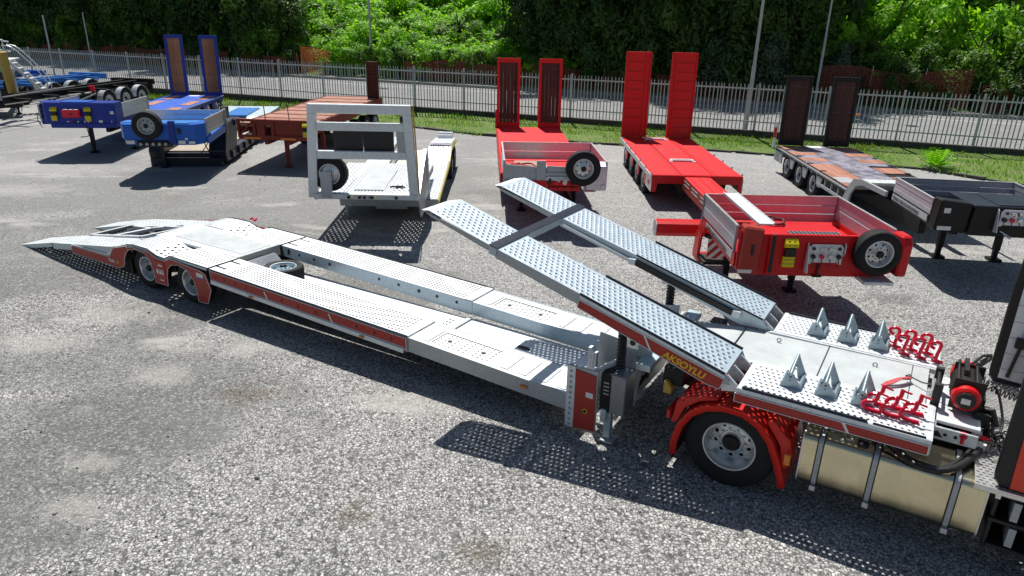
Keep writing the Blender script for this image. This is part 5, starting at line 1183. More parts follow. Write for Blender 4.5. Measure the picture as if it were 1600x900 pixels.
b = MB(); b.prism([(NY0, 1.12), (.28, 1.02), (NY1 - .2, 1.02), (NY1, 1.10), (NY1, 1.72), (.1, 1.72), (NY0, 1.78)], 15.08, 15.12, 'x'); b.prism([(.42, 1.04), (NY1 - .35, 1.04), (NY1 - .35, 1.74), (.42, 1.74)], 15.12, 15.20, 'x'); fpB = part('front_plate', b, 'red', B_, bevel=.01)
b = MB(); b.prism([(NY0 + .02, 1.06), (NY0 + .38, 1.02), (NY0 + .40, 1.82), (NY0 + .06, 1.86)], 14.9, 15.20, 'x'); part('corner_locker', b, 'red_vinyl', B_, bevel=.03)
b = MB(); b.box(15.2, 15.206, .10, .15, 1.38, 1.56); part('locker_latch', b, 'black_plastic', B_)
b = MB(); b.prism([(.44, 1.10), (.50, 1.08), (.50, 1.74), (.44, 1.72)], 15.06, 15.21, 'x'); part('dark_gap', b, 'black_plastic', B_)
b = MB(); b.box(15.2, 15.21, NY0 + .02, NY0 + .26, 1.07, 1.13); part('number_plate_label', b, 'label_white', B_)
wedge_chock(B_, 15.21, .76, 1.52, 1.0)
coupling_plate(B_, 15.22, 1.08, 1.66, 1.26, 1.60, None, 4, True)
b = MB(); b.tube([(15.24, 1.28, 1.28), (15.24, 1.28, 1.06)], .018, 8); b.box(15.22, 15.26, 1.20, 1.36, 1.04, 1.07); part('crank_stop', b, 'black_plastic', B_)
spB = spare(B_, (15.42, 2.20, 1.50), .37, .24, .225, 'rim', 56, 8)
b = MB(); b.prism([(15.1, 1.0), (15.5, 1.0), (15.5, 1.05), (15.1, 1.06)], 2.0, 2.5); part('wheel_cradle', b, 'galv', B_)
b = MB(); b.prism([(14.95, 1.12), (15.42, 1.12), (15.45, 1.66), (15.36, 1.80), (15.0, 1.80)], NY1 - .06, NY1 + .12); part('corner_post', b, 'red', B_, bevel=.03)
b = MB(); b.box(12.35, 12.95, NY0 - .0, NY0 + .5, .52, .58); b.tube([(12.5, 0, 1.0), (12.9, .2, 1.0)], .05, 10); part('valve_gear', b, 'dark_bay', B_)
b = MB(); b.box(13.02, 13.04, NY0 + .02, NY0 + .44, .68, 1.06); part('hazard_board', b, 'hazard', B_, 'red and white diagonal striped board')
b = MB(); b.prism([(12.05, .50), (12.42, .50), (12.44, .95), (12.3, 1.05), (12.15, 1.0)], NY0 - .02, NY0 + .02); b.box(12.0, 12.5, NY0, NY0 + .4, .42, .5); part('neck_foot', b, 'red', B_)
leg(B_, 13.0, .35, 1.16); leg(B_, 12.9, 1.75, 1.16)
done = set()
for ob in set(bpy.data.objects) - n_before:
    def mx(x): return 12.45 + (x - 12.45) * .87 if x > 12.45 else x
    def my(y): return NY0 + (y - NY0) * .95
    if ob.type == 'MESH' and ob.location.length < 1e-6 and not ob.name.startswith(('tyre', 'brake', 'hub')):
        if ob.data.name in done or ob.data.users > 1: continue
        done.add(ob.data.name)
        for v in ob.data.vertices: v.co.x = mx(v.co.x); v.co.y = my(v.co.y)
    elif ob.parent is not None and ob.name.startswith('board_lettering'):
        pass
    elif ob.name.startswith('spare_wheel'): ob.location = (mx(ob.location.x), my(ob.location.y), ob.location.z)
o = MB(); o.tube(smooth_path([(13.15, .75, 1.52), (13.3, .95, 1.56), (13.45, .8, 1.53), (13.5, 1.05, 1.55), (13.3, 1.1, 1.58), (13.25, .85, 1.55)]), .022, 7); o.tube(smooth_path([(13.1, .6, 1.52), (13.2, .9, 1.6), (13.35, 1.15, 1.54), (13.5, .9, 1.53)]), .018, 7)
o = part('ratchet_strap', o, 'maroon', None); o.matrix_world = Matrix.LocRotScale(Vector((3.86, 25.67, 0)), Matrix.Rotation(R(-90.3), 3, 'Z'), None)
tag(o, 'coiled dark red strap in the neck of the bright red extendable trailer', 'strap')

# ================================================================== black low loader on the right (BK)
D = thing('low_loader_trailer', 'black low loader with dark planked ramps and red brown deck boards', 'trailer', (9.15, 24.6, 0), -93.5)
plank_ramp(D, -.05, .06, .92, .9, 3.22, 'black', 'wood_dark', 4, .03, label='black framed upright ramp with dark planks'); plank_ramp(D, -.05, 1.60, 2.46, .9, 3.22, 'black', 'wood_dark', 4, .03, label='black framed upright ramp with dark planks')
b = MB(); b.box(-.1, 6.5, .0, 2.62, .74, .87); part('deck_frame', b, 'black', D, bevel=.01)
b = MB(); b.box(-.1, 6.4, .86, 1.76, .87, .895); part('mesh_walkway', b, 'mesh_deck', D)
b = MB(); b.box(.0, .35, .95, 1.45, .896, .905); part('white_plate', b, 'label_white', D)
def boards(x0, x1, y0, y1, n, mat='wood_pale'):
    for k in range(n):
        b = MB(); w_ = (y1 - y0) / n; b.box(x0, x1, y0 + k * w_ + .004, y0 + (k + 1) * w_ - .004, .87, .898 + rnd.uniform(-.003, .003)); part('deck_board', b, mat, D)
for x0, x1 in ((.05, .75), (1.15, 1.75), (2.2, 2.8), (3.25, 6.3)):
    if x1 > 5: boards(3.25, 4.6, .04, .84, 4); boards(4.62, 6.3, .04, .84, 4)
    else: boards(x0, x1, .04, .84, 4)
    if x1 < 5: boards(x0 + .05, x1 + .05, 1.78, 2.58, 4)
boards(3.6, 4.4, 1.78, 2.58, 4); boards(4.9, 6.3, 1.78, 2.58, 4)
for x0, x1 in ((.75, 1.15), (1.75, 2.2), (2.8, 3.25)):
    b = MB(); b.box(x0, x1, .04, .84, .87, .893); b.box(x0 + .05, x1 + .05, 1.78, 2.58, .87, .893); part('mesh_panel', b, 'mesh_deck', D)
b = MB(); b.box(5.2, 5.9, .06, .5, .899, .906); part('galvanised_cover', b, 'galv_dull', D)
b = MB()
for k in range(5):
    for yy in (.12, 2.5): b.tube([(.9 + k * 1.15, yy, .89), (.9 + k * 1.15, yy, .905)], .09, 14)
part('deck_recess', b, 'black', D)
for yy, s in ((0, -1), (2.62, 1)):
    for cx in (1.2, 2.5, 3.8):
        wheel(D, (cx, yy + (.05 if s < 0 else -.05), .40), .40, .26, .24, s, 32)
        b = MB(); b.prism([(cx + .42, .74), (cx + .88, .74), (cx + .78, .45), (cx + .56, .45)], yy - .012, yy + .02); part('side_gusset', b, 'galv_dull', D)
        b = MB(); b.prism([(cx - .46, .74), (cx - .36, .82), (cx + .36, .82), (cx + .46, .74), (cx + .46, .80), (cx + .3, .86), (cx - .3, .86), (cx - .46, .80)], yy - .02, yy + .25 if s < 0 else yy + .02); part('mudguard', b, 'galv_dull', D)
    b = MB(); b.box(4.3, 6.9, yy - .02, yy + .04, .50, .58); b.box(-.1, .75, yy - .01, yy + .03, .40, .74); b.box(-.1, 6.5, yy - .03, yy + .0, .82, .865)
    for k in range(5): b.box(4.4 + k * .5, 4.46 + k * .5, yy - .01, yy + .1, .56, .76)
    part('side_guard', b, 'galv_dull', D)
    b = MB()
    for k in range(4): b.box(4.5 + k * .5, 4.72 + k * .5, yy + .03, yy + .15, .60, .72)
    part('post_pocket', b, 'black', D)
b = MB(); b.box(.2, 8.8, .85, 1.0, .38, .74); b.box(.2, 8.8, 1.6, 1.75, .38, .74); part('chassis_rail', b, 'dark_bay', D)
# rear light post with red and white tube and cable ends
b = MB(); b.box(-.15, -.05, -.12, -.05, .8, 1.7); part('marker_post', b, 'galv', D); b = MB(); b.box(-.13, -.04, -.14, -.06, 1.15, 1.5); part('tail_lamp', b, 'red_lens', D)
b = MB(); b.tube([(-.05, 2.52, 2.0), (.02, 2.60, 2.02)], .035, 8); part('amber_lamp', b, 'amber', D)
b = MB(); b.tube(smooth_path([(-.05, 2.5, 1.85), (.0, 2.7, 1.82), (.0, 2.85, 1.6)]), .012, 6); b.box(-.03, .03, 2.7, 3.0, 1.55, 1.6); part('wire_lead', b, 'galv', D)
# swan neck
b = MB(); b.prism([(6.35, .60), (6.55, .95), (6.85, 1.22), (7.3, 1.30), (8.7, 1.32), (8.7, 1.20), (7.35, 1.16), (7.0, 1.05), (6.75, .8), (6.7, .5), (6.4, .5)], -.02, .04); part('neck_side', b, 'galv_dull', D, bevel=.006)
b = MB(); b.prism([(6.35, .60), (6.55, .95), (6.85, 1.22), (7.3, 1.30), (8.7, 1.32), (8.7, 1.20), (7.35, 1.16), (7.0, 1.05), (6.75, .8), (6.7, .5), (6.4, .5)], 2.56, 2.62); part('neck_side', b, 'galv_dull', D)
b = MB(); b.prism([(6.4, .88), (6.9, 1.22), (7.6, 1.28), (7.6, 1.22), (6.9, 1.12), (6.4, .8)], .04, 2.56); part('neck_slope', b, 'tread', D)
N = thing('x', 'x', 'x'); bpy.data.objects.remove(N)
# the neck box is turned a little: build it in its own rotated part space
NK = MB(); NK.box(-.05, 2.3, .0, 2.5, 1.20, 1.28); nk = part('neck_floor', NK, 'navy', D)
nk.location = (8.78, .12, 0); nk.rotation_euler = (0, 0, R(-3.8))
def sub_side(p0, p1, z0, z1, n):
    x0, y0 = p0; x1, y1 = p1; h = (z1 - z0) / n
    for i in range(n):
        b = MB(); zc = z0 + h * (i + .5); b.bar((x0, y0, zc), (x1, y1, zc), .03 if i != 1 else .018, h * .95); part('side_plank', b, 'lilac_alu', nk, bevel=.006)
    b = MB(); b.bar((x0, y0, z1 + .008), (x1, y1, z1 + .008), .045, .022); part('top_rail', b, 'galv_dull', nk)
sub_side((0, 0), (2.0, 0), 1.34, 1.66, 3); sub_side((0, 0), (0, 2.5), 1.28, 1.66, 3); sub_side((0, 2.5), (2.1, 2.5), 1.28, 1.66, 3)
b = MB(); b.prism([(.02, 1.32), (2.0, 1.32), (2.0, 1.14), (.02, 1.14)], -.022, .02); part('neck_skirt', b, 'navy', nk)
b = MB(); b.prism([(.05, 1.31), (1.95, 1.31), (1.95, 1.18), (.05, 1.18)], -.03, -.023); part('name_board', b, 'grey_paint', nk)
lettering('board_lettering', 'TRAILIX VEICOLI INDUSTRIALI', .105, 'label_dark', nk, (.10, -.031, 1.205), (1, 0, 0), (0, 0, 1), sx=1.02)
b = MB(); b.prism([(-.02, 1.10), (.58, 1.06), (.62, 1.66), (.02, 1.72)], 1.98, 2.32, 'x'); part('side_locker', b, 'black', nk, bevel=.02)
b = MB(); b.box(2.32, 2.326, .10, .22, 1.46, 1.56); part('sticker', b, 'label_white', nk)
b = MB(); b.box(2.32, 2.328, .04, .30, 1.11, 1.19); part('sticker', b, 'label_white', nk)
b = MB(); b.prism([(.60, 1.04), (2.5, 1.04), (2.5, 1.64), (.64, 1.64)], 2.22, 2.36, 'x'); part('front_plate', b, 'black', nk, bevel=.012)
b = MB(); b.box(1.2, 2.36, .62, 2.46, 1.60, 1.65); b.box(1.3, 2.3, 1.1, 2.3, 1.65, 1.67); part('top_cover', b, 'navy', nk, bevel=.01)
coupling_plate(nk, 2.37, 1.12, 1.96, 1.26, 1.60, None, 6, False)
lettering('plate_lettering', 'TRAILIX', .10, 'label_dark', nk, (2.393, 1.33, 1.48), (0, 1, 0), (0, 0, 1), bold=.003, sx=.95)
b = MB(); b.prism([(2.36, 1.62), (2.42, 1.58), (2.52, 1.16), (2.38, 1.14)], 1.05, 1.065); part('guard_wing', b, 'galv', nk)
b = MB()
for yy in (1.3, 1.75): b.tube([(2.36, yy, 1.1), (2.5, yy + .04, 1.06)], .028, 10); b.tube([(2.36, yy - .1, 1.16), (2.42, yy, 1.1)], .012, 6)
part('towing_eye', b, 'galv', nk)
o = nk
for yy in (1.0, 2.2):
    b = MB(); b.box(.5, .62, yy - .06, yy + .06, .25, 1.2); b.box(.52, .60, yy - .05, yy + .05, .05, .3); b.box(.42, .70, yy - .12, yy + .12, 0, .06); part('landing_leg', b, 'black', nk)

# ================================================================== deep blue low loader (BL)
G_ = thing('low_loader_trailer', 'deep blue low loader with timber ramps, red box between two yellow chocks', 'trailer', (-17.49, 36.37, 0), -84.7)
plank_ramp(G_, -.05, .0, .86, .80, 3.72, 'blue', 'wood', 4, .05, bw=.13, label='deep blue upright ramp with orange brown planks'); plank_ramp(G_, -.05, 1.66, 2.52, .80, 3.72, 'blue', 'wood', 4, .05, bw=.13, label='deep blue upright ramp with orange brown planks')
b = MB(); b.box(-.1, 9.0, .0, 2.54, .68, .84); part('deck', b, 'blue_deck', G_, bevel=.01)
for x0, x1, y0, y1 in ((.4, 2.0, 1.85, 2.3), (2.6, 4.2, 1.85, 2.3), (5.0, 8.6, 1.8, 2.35), (.4, 2.0, .25, .7), (2.6, 4.2, .25, .7), (5.0, 8.6, .2, .75)):
    for k in range(3):
        w_ = (y1 - y0) / 3; b = MB(); b.box(x0, x1, y0 + k * w_ + .004, y0 + (k + 1) * w_ - .004, .84, .856); part('deck_board', b, 'wood_pale', G_)
b = MB(); b.box(.1, .5, 1.0, 1.5, .841, .85); part('white_plate', b, 'label_white', G_)
for cx in (1.0, 2.3, 3.6):
    for yy, s in ((.05, -1), (2.49, 1)): wheel(G_, (cx, yy, .40), .40, .26, .24, s, 28)
for yy in (0, 2.54):
    for cx in (.45, 1.65, 2.95, 4.25): b = MB(); b.prism([(cx - .2, .7), (cx + .2, .7), (cx + .12, .42), (cx - .12, .42)], yy - .015, yy + .02); part('side_gusset', b, 'blue', G_)
    b = MB(); b.prism([(-.1, .86), (9.0, .86), (9.0, .55), (4.6, .55), (4.5, .68), (-.1, .68)], yy - .02, yy + .015); part('side_skirt', b, 'blue', G_)
    b = MB(); b.box(-.1, 9.0, yy - .025, yy - .02 if yy < 1 else yy + .025, .82, .85); part('edge_trim', b, 'galv', G_)
b = MB(); b.box(.2, 9.2, .8, .95, .42, .7); b.box(.2, 9.2, 1.58, 1.73, .42, .7); part('chassis_rail', b, 'dark_bay', G_)
b = MB(); b.box(-.3, -.05, .1, .9, .5, .8); b.box(-.3, -.05, 1.6, 2.4, .5, .8); part('rear_bumper', b, 'black', G_)
b = MB(); b.prism([(8.8, .70), (9.3, 1.12), (12.0, 1.12), (12.0, 1.30), (9.2, 1.30), (8.7, .86)], .03, 2.5); part('neck_floor', b, 'blue', G_)
ribbed_side(G_, (9.2, 2.52), (12.0, 2.52), 1.30, 1.78, 'alu', 3); ribbed_side(G_, (9.2, .02), (12.0, .02), 1.30, 1.78, 'alu', 3)
b = MB(); b.box(9.6, 11.9, .1, 2.3, 1.3, 1.5); part('neck_locker', b, 'blue_deck', G_, bevel=.02)
b = MB(); b.prism([(11.85, 0.0), (12.22, .30), (12.22, 2.2), (12.1, 2.56), (11.5, 2.56), (11.5, .0)], 1.20, 1.88, 'z'); part('front_box', b, 'blue', G_, bevel=.02)
b = MB(); b.prism([(11.9, .25), (12.18, .40), (12.18, 2.1), (12.08, 2.5), (11.6, 2.5), (11.6, .1)], 1.02, 1.20, 'z'); part('front_skirt', b, 'blue', G_, bevel=.02)
b = MB(); b.prism([(11.9, .9), (12.16, .95), (12.10, 1.2), (11.9, 1.2)], 1.88, 1.90, 'z'); b.box(11.6, 12.18, .85, 1.75, 1.88, 1.905); part('top_step', b, 'blue_mid', G_)
for yy in (.62, 1.72): wedge_chock(G_, 12.235, yy, 1.58, .95)
b = MB(); b.box(12.24, 12.40, .92, 1.50, 1.40, 1.66)
bx = part('red_fire_box', b, 'hook_red', G_, 'red plastic extinguisher box', bevel=.035)
b = MB(); b.prism([(1.14, 1.50), (1.30, 1.50), (1.25, 1.55), (1.19, 1.55)], 12.402, 12.408, 'x'); part('box_emblem', b, 'black_plastic', bx)
b = MB()
for k in range(3): b.box(12.28, 12.40, 1.0 + k * .17, 1.12 + k * .17, 1.66, 1.675)
part('box_lid_rib', b, 'label_white', bx)
cols = ['label_white', 'red_lens', 'black_plastic', 'label_white', 'black_plastic', 'label_white']
for k in range(8):
    b = MB(); b.tube([(12.22, 1.02 + k * .11, 1.25), (12.27, 1.02 + k * .11, 1.25)], .025, 8); part('coupling_head', b, cols[k % 6], G_)
b = MB(); b.box(12.22, 12.226, 2.02, 2.14, 1.22, 1.30); b.box(12.15, 12.156, 2.4, 2.52, 1.5, 1.6); b.box(12.15, 12.156, 2.3, 2.42, 1.22, 1.27); b.box(12.0, 12.1, .0, .006, 1.15, 1.2); part('sticker', b, 'label_white', G_)
b = MB(); b.tube(smooth_path([(12.2, 1.55, 1.1), (12.22, 1.6, .8), (12.2, 1.5, .74), (12.2, 1.3, .72)]), .015, 6); b.tube(smooth_path([(11.9, -.02, 1.5), (11.95, -.12, 1.35), (11.9, -.1, 1.1), (11.95, .0, 1.0)]), .014, 6); part('hanging_cable', b, 'cable', G_)
leg(G_, 11.2, 1.2, 1.1); leg(G_, 10.4, 2.3, 1.1, 'black')

# ================================================================== light blue low bed trailer (LB)
H = thing('low_bed_trailer', 'lighter blue gooseneck low bed with a spare wheel and grey planked side', 'trailer', (-12.0, 21.1, 0), -83)
b = MB(); b.prism([(-.45, .0), (-.02, .22), (0, .45), (0, 1.95), (-.02, 2.3), (-.35, 2.5), (-.9, 2.5), (-.9, .0)], 1.22, 1.68, 'z'); b.prism([(-.45, .06), (-.04, .26), (-.02, .5), (-.02, 1.9), (-.04, 2.25), (-.35, 2.46), (-.9, 2.46), (-.9, .06)], 1.06, 1.22, 'z'); part('front_box', b, 'blue_mid', H, bevel=.012)
b = MB(); b.box(-2.6, -.8, .05, 2.45, 1.15, 1.25); b.box(-.8, -.3, .1, 2.3, 1.66, 1.70); part('neck_floor', b, 'blue_light', H, bevel=.01)
b = MB(); b.box(-.30, -.05, .95, 2.1, 1.685, 1.715); part('top_lid', b, 'blue_light', H, bevel=.01)
for k in range(3):
    b = MB(); b.bar((-.45, 2.5, 1.40 + k * .16), (-2.6, 2.5, 1.40 + k * .16), .035, .15); part('side_plank', b, 'alu', H, bevel=.008)
    b = MB(); b.bar((-2.6, .0, 1.40 + k * .16), (-2.6, 2.5, 1.40 + k * .16), .035, .15); part('side_plank', b, 'alu', H, bevel=.008)
b = MB(); b.box(-2.65, -2.55, 2.46, 2.56, 1.0, 1.82); b.box(-.47, -.43, 2.48, 2.54, 1.3, 1.8); part('corner_post', b, 'galv_dull', H)
b = MB(); b.prism([(-.35, 1.22), (-2.9, 1.32), (-3.1, 1.12), (-.5, 1.04)], 2.46, 2.54); part('neck_side', b, 'blue_mid', H)
spare(H, (.20, .98, 1.66), .42, .26, .25, 'galv_dull', 48, 8)
b = MB(); b.box(-.1, .05, 1.55, 1.72, 1.1, 1.78); part('wheel_post', b, 'blue', H); b = MB(); b.box(.0, .06, .6, 1.6, 1.02, 1.12); part('lamp_bar', b, 'black_plastic', H)
b = MB(); b.box(.005, .03, .6, 1.5, 1.0, 1.2); pn = part('coupling_panel', b, 'black', H, bevel=.003)
for k in range(5):
    b = MB(); b.tube([(.03, .70 + k * .18, 1.10), (.08, .70 + k * .18, 1.10)], .045, 10); part('coupling_head', b, 'galv_dull', pn)
b = MB(); b.box(.002, .01, .28, .52, 1.10, 1.2); b.box(.002, .01, 1.78, 1.98, 1.10, 1.2); b.box(.002, .01, 2.08, 2.26, 1.10, 1.18); b.box(.002, .01, 1.98, 2.06, 1.22, 1.28); part('sticker', b, 'label_white', H)
b = MB(); b.tube([(.002, 1.84, 1.52), (.06, 1.84, 1.52)], .05, 10); b.box(.002, .05, 1.80, 1.88, 1.40, 1.48); part('round_socket', b, 'black_plastic', H)
b = MB(); b.prism([(-2.2, .12), (-2.05, .5), (-2.3, .95), (-2.55, 1.32), (-3.6, 1.40), (-3.9, 1.0), (-3.4, .12)], 2.0, 2.55); part('neck_cheek', b, 'navy', H, bevel=.03)
b = MB(); b.prism([(-2.1, .12), (-2.0, .5), (-2.2, 1.0), (-3.4, 1.1), (-3.6, .12)], .1, .6); part('neck_cheek', b, 'navy', H, bevel=.03)
b = MB(); b.box(-2.25, -2.05, .1, 2.4, .0, .28); b.box(-2.5, -2.2, .6, 2.0, .2, .42); part('bed_nose', b, 'navy', H, bevel=.02)
b = MB(); b.box(-7.0, -2.4, .25, 2.3, .30, .46); part('low_bed', b, 'plywood', H); b = MB(); b.box(-7.0, -2.5, 2.3, 2.55, .12, .42); b.box(-7, -2.5, .0, .25, .12, .42)
for k in range(5): b.box(-6.6 + k * .9, -6.3 + k * .9, 2.5, 2.62, .16, .40)
part('bed_rail', b, 'navy', H, bevel=.01)
b = MB(); b.tube(smooth_path([(-2.3, 1.95, 1.05), (-2.1, 1.9, .8), (-2.15, 1.98, .5), (-2.3, 2.05, .35)]), .02, 6); b.tube(smooth_path([(-2.3, 2.0, 1.1), (-2.05, 2.02, .8), (-2.1, 1.8, .5), (-2.2, 1.7, .4)]), .014, 6); part('hydraulic_hose', b, 'cable', H)
b = MB(); b.prism([(-7.0, .4), (-6.9, .8), (-7.3, .95), (-10.6, .95), (-10.6, .75), (-7.2, .7)], .5, 2.75); part('rear_bogie_deck', b, 'galv_blue', H, bevel=.01)
b = MB(); b.box(-9.6, -7.2, 1.2, 2.1, .95, 1.01); part('bogie_cover', b, 'blue_light', H, bevel=.01)
for cx in (-7.9, -8.9, -9.9):
    wheel(H, (cx, 2.72, .42), .42, .27, .25, 1, 24); wheel(H, (cx, .08, .42), .42, .27, .25, -1, 24)
b = MB(); b.box(-4.0, -3.6, 2.1, 2.3, 1.3, 1.75); b.box(-4.2, -3.5, 1.9, 2.6, 1.15, 1.35); part('stake_pocket', b, 'navy', H, bevel=.01)
leg(H, -1.9, .6, 1.1, 'navy')

# ================================================================== rusty red trailer (RU)
J = thing('flatbed_trailer', 'rusty oxide red flatbed trailer behind the white frame, one brown ramp at its rear', 'trailer', (-9.1, 23.1, 0), -95)
b = MB(); b.prism([(0, 1.62), (0, 1.05), (.05, .98), (2.45, .98), (2.5, 1.05), (2.5, 1.62), (2.44, 1.62), (2.44, 1.12), (.06, 1.12), (.06, 1.62)], -.12, .0, 'x'); fr_ = part('front_frame', b, 'rust_red', J, bevel=.008)
b = MB(); b.box(-.14, .01, 0, 2.5, 1.56, 1.64); b.box(-.12, .0, .52, .62, 1.1, 1.6); b.box(-.12, .0, .66, .92, 1.1, 1.58); b.box(-.12, .0, 1.14, 1.24, 1.1, 1.58); b.box(-.12, -.06, 1.24, 2.5, 1.1, 1.58); b.box(-.1, .0, .92, 1.14, 1.46, 1.58); b.box(-.1, .0, .62, .66, 1.46, 1.58); part('frame_bar', b, 'rust_red', J, bevel=.006)
b = MB(); b.bar((-.06, .08, 1.14), (-.06, .5, 1.55), .05, .05); b.bar((-.06, .5, 1.14), (-.06, .34, 1.3), .05, .05); part('frame_brace', b, 'rust_red', J)
b = MB(); b.box(.0, .02, .20, .78, 1.0, 1.06); b.box(.0, .02, 1.45, 1.95, 1.0, 1.06); part('amber_reflector', b, 'amber', J)
b = MB(); b.box(-8.6, -.12, .03, 2.47, 1.38, 1.50); part('deck', b, 'rust_deck', J)
for k in range(8):
    b = MB(); b.box(-8.5 + k, -8.33 + k, .03, 2.47, 1.50, 1.512); part('deck_crossbar', b, 'rust_red', J)
b = MB(); b.box(-8.6, -.2, 2.40, 2.5, 1.15, 1.5); b.box(-8.6, -.2, .0, .1, 1.15, 1.5); b.box(-8.5, -.2, .8, .92, .8, 1.38); b.box(-8.5, -.2, 1.55, 1.67, .8, 1.38); part('chassis_rail', b, 'rust_red', J)
for cx in (-5.2, -6.4, -7.6):
    wheel(J, (cx, 2.44, .5), .5, .3, .29, 1, 24); wheel(J, (cx, .06, .5), .5, .3, .29, -1, 24)
b = MB(); b.tube([(-.1, .95, 1.6), (-.08, .94, 2.05)], .015, 6); b.tube([(-.1, 1.75, 1.6), (-.14, 1.7, 2.15)], .015, 6); part('thin_rod', b, 'dark_bay', J)
wedge_chock(J, .02, 2.34, 1.42, .95)
b = MB(); b.box(-8.3, -8.15, 2.0, 2.47, 1.3, 3.0); o = part('loading_ramp', b, 'rust_dark', J, 'brown rusty upright ramp', bevel=.01)
b = MB(); b.box(-8.15, -8.11, 2.0, 2.05, 1.4, 3.0); b.box(-8.15, -8.11, 2.42, 2.47, 1.4, 3.0)
for k in range(9): b.box(-8.15, -8.12, 2.05, 2.42, 1.5 + k * .155, 1.52 + k * .155)
part('tread_bar', b, 'rust_dark', o)
leg(J, -.5, 1.42, 1.0, 'rust_red'); leg(J, -1.8, 2.2, 1.0, 'rust_red')

# ================================================================== white car transporter with front frame (WF)
Q = thing('car_transporter_trailer', 'white car transporter with a tall open front frame, in front of the rusty flatbed', 'trailer', (-4.727, 15.70, 0), -89)
zb, zt = 1.0, 3.05
def trap(y0, y1, z0, z1, x0=-.16, x1=0, ta=0.0):
    b = MB(); e = lambda z: .11 * (z - zb) / (zt - zb)
    def Y(y, z): c0 = 1.265; return c0 + (y - c0) * (1 - .9 * e(z))
    b.add([(x0, Y(y0, z0), z0), (x1, Y(y0, z0), z0), (x1, Y(y1, z0), z0), (x0, Y(y1, z0), z0), (x0, Y(y0, z1), z1), (x1, Y(y0, z1), z1), (x1, Y(y1, z1), z1), (x0, Y(y1, z1), z1)],
          [(0, 3, 2, 1), (4, 5, 6, 7), (0, 1, 5, 4), (1, 2, 6, 5), (2, 3, 7, 6), (3, 0, 4, 7)]); return b
fr = part('headboard_frame', trap(0, 2.53, zt - .20, zt), 'galv', Q, bevel=.01)
part('frame_post', trap(0, .21, zb - .05, zt - .20), 'galv', fr, bevel=.01); part('frame_post', trap(2.32, 2.53, zb - .05, zt - .20), 'galv', fr, bevel=.01)
part('frame_rail', trap(.21, 2.32, 2.47, 2.65, -.14, -.02), 'galv', fr, bevel=.01); part('frame_rail', trap(.21, 2.32, 1.84, 2.02, -.14, -.02), 'galv', fr, bevel=.01)
part('frame_brace', trap(2.12, 2.32, 2.02, 2.47, -.12, -.04), 'galv_dull', fr)
b = MB(); b.box(-.18, .02, .12, 2.53, zb - .08, zb + .04); sill = part('front_sill', b, 'galv', Q, bevel=.008)
for yy in (.2, 2.33):
    b = MB()
    for dy in (-.13, -.08, .08, .13):
        for dz in (-.03, .05): b.tube([(.02, yy + dy, zb + dz), (.03, yy + dy, zb + dz)], .010, 6)
    part('rivet', b, 'galv_dull', sill)
for yy, m_ in ((1.18, 'black_plastic'), (1.29, 'black_plastic'), (1.40, 'label_dark'), (1.46, 'black_plastic'), (1.54, 'yellow'), (1.0, 'yellow'), (2.02, 'black_plastic'), (.93, 'black_plastic')):
    b = MB(); b.tube([(.02, yy, zb - .02), (.07, yy, zb - .02)], .036 if m_ == 'black_plastic' else .018, 10); part('coupling_head', b, m_, sill)
b = MB(); b.box(.0, .02, .30, .56, zb - .06, 1.56); part('wheel_holder', b, 'grey_paint', Q, bevel=.01)
spare(Q, (-.05, .50, 1.48), .40, .26, .24, 'rim', 40, 0)
b = MB(); b.box(-.24, -.18, .62, 1.28, 1.90, 2.56); part('black_panel', b, 'black_plastic', Q); b = MB(); b.box(-.24, -.18, 1.30, 1.98, 1.90, 2.56); part('black_panel', b, 'black_plastic', Q)
b = MB(); b.box(-.26, -.16, .60, 2.0, 2.56, 2.60); part('panel_ledge', b, 'galv_dull', Q)
b = MB(); b.box(-.22, -.1, 2.14, 2.3, 2.66, 2.80); part('work_lamp', b, 'black_plastic', Q, bevel=.02)
b = MB(); b.prism([(-.17, 1.0), (-.01, 1.0), (-.01, zt), (-.17, zt)], 2.53, 2.533)
# yellow edged side of the frame
b = MB(); e1 = .10; b.add([(-.2, 2.535, 1.05), (-.02, 2.535, 1.05), (-.02, 2.44, 3.04), (-.2, 2.44, 3.04), (-.2, 2.545, 1.05), (-.02, 2.545, 1.05), (-.02, 2.45, 3.04), (-.2, 2.45, 3.04)], [(0, 3, 2, 1), (4, 5, 6, 7), (0, 1, 5, 4), (1, 2, 6, 5), (2, 3, 7, 6), (3, 0, 4, 7)]); part('yellow_edge', b, 'mustard', fr)
# front floor (raised platform) of longitudinal corrugations
cr = MB(); n = 30; y0, y1 = .1, 2.5
for k in range(n):
    ya = y0 + (y1 - y0) * k / n; w_ = (y1 - y0) / n
    if .16 < ya + w_ / 2 < .74 or 1.86 < ya + w_ / 2 < 2.44: continue
    P_ = [(ya, 1.0), (ya + w_ * .3, 1.018), (ya + w_ * .7, 1.018), (ya + w_, 1.0)]
    for (a, za), (c_, zc) in zip(P_, P_[1:]): cr.quad((-.15, a, za), (-.15, c_, zc), (-3.9, c_, zc - .03), (-3.9, a, za - .03))
part('corrugated_floor', cr, 'galv', Q)
for ya, yb in ((.18, .74), (1.86, 2.42)):
    cr = MB(); nu, nv = 13, 5; LX = 3.75
    cr.perf(lambda u, v, h: (-.15 - LX + u, ya + v, 1.012 - (LX - u) * .008 + h + .008 * cos(v / (yb - ya) * nv * 2 * pi)), nu, nv * 2, LX / nu, (yb - ya) / (nv * 2), .017, True, 0, elong=3.2)
    part('slotted_floor', cr, 'galv', Q, recalc=False)
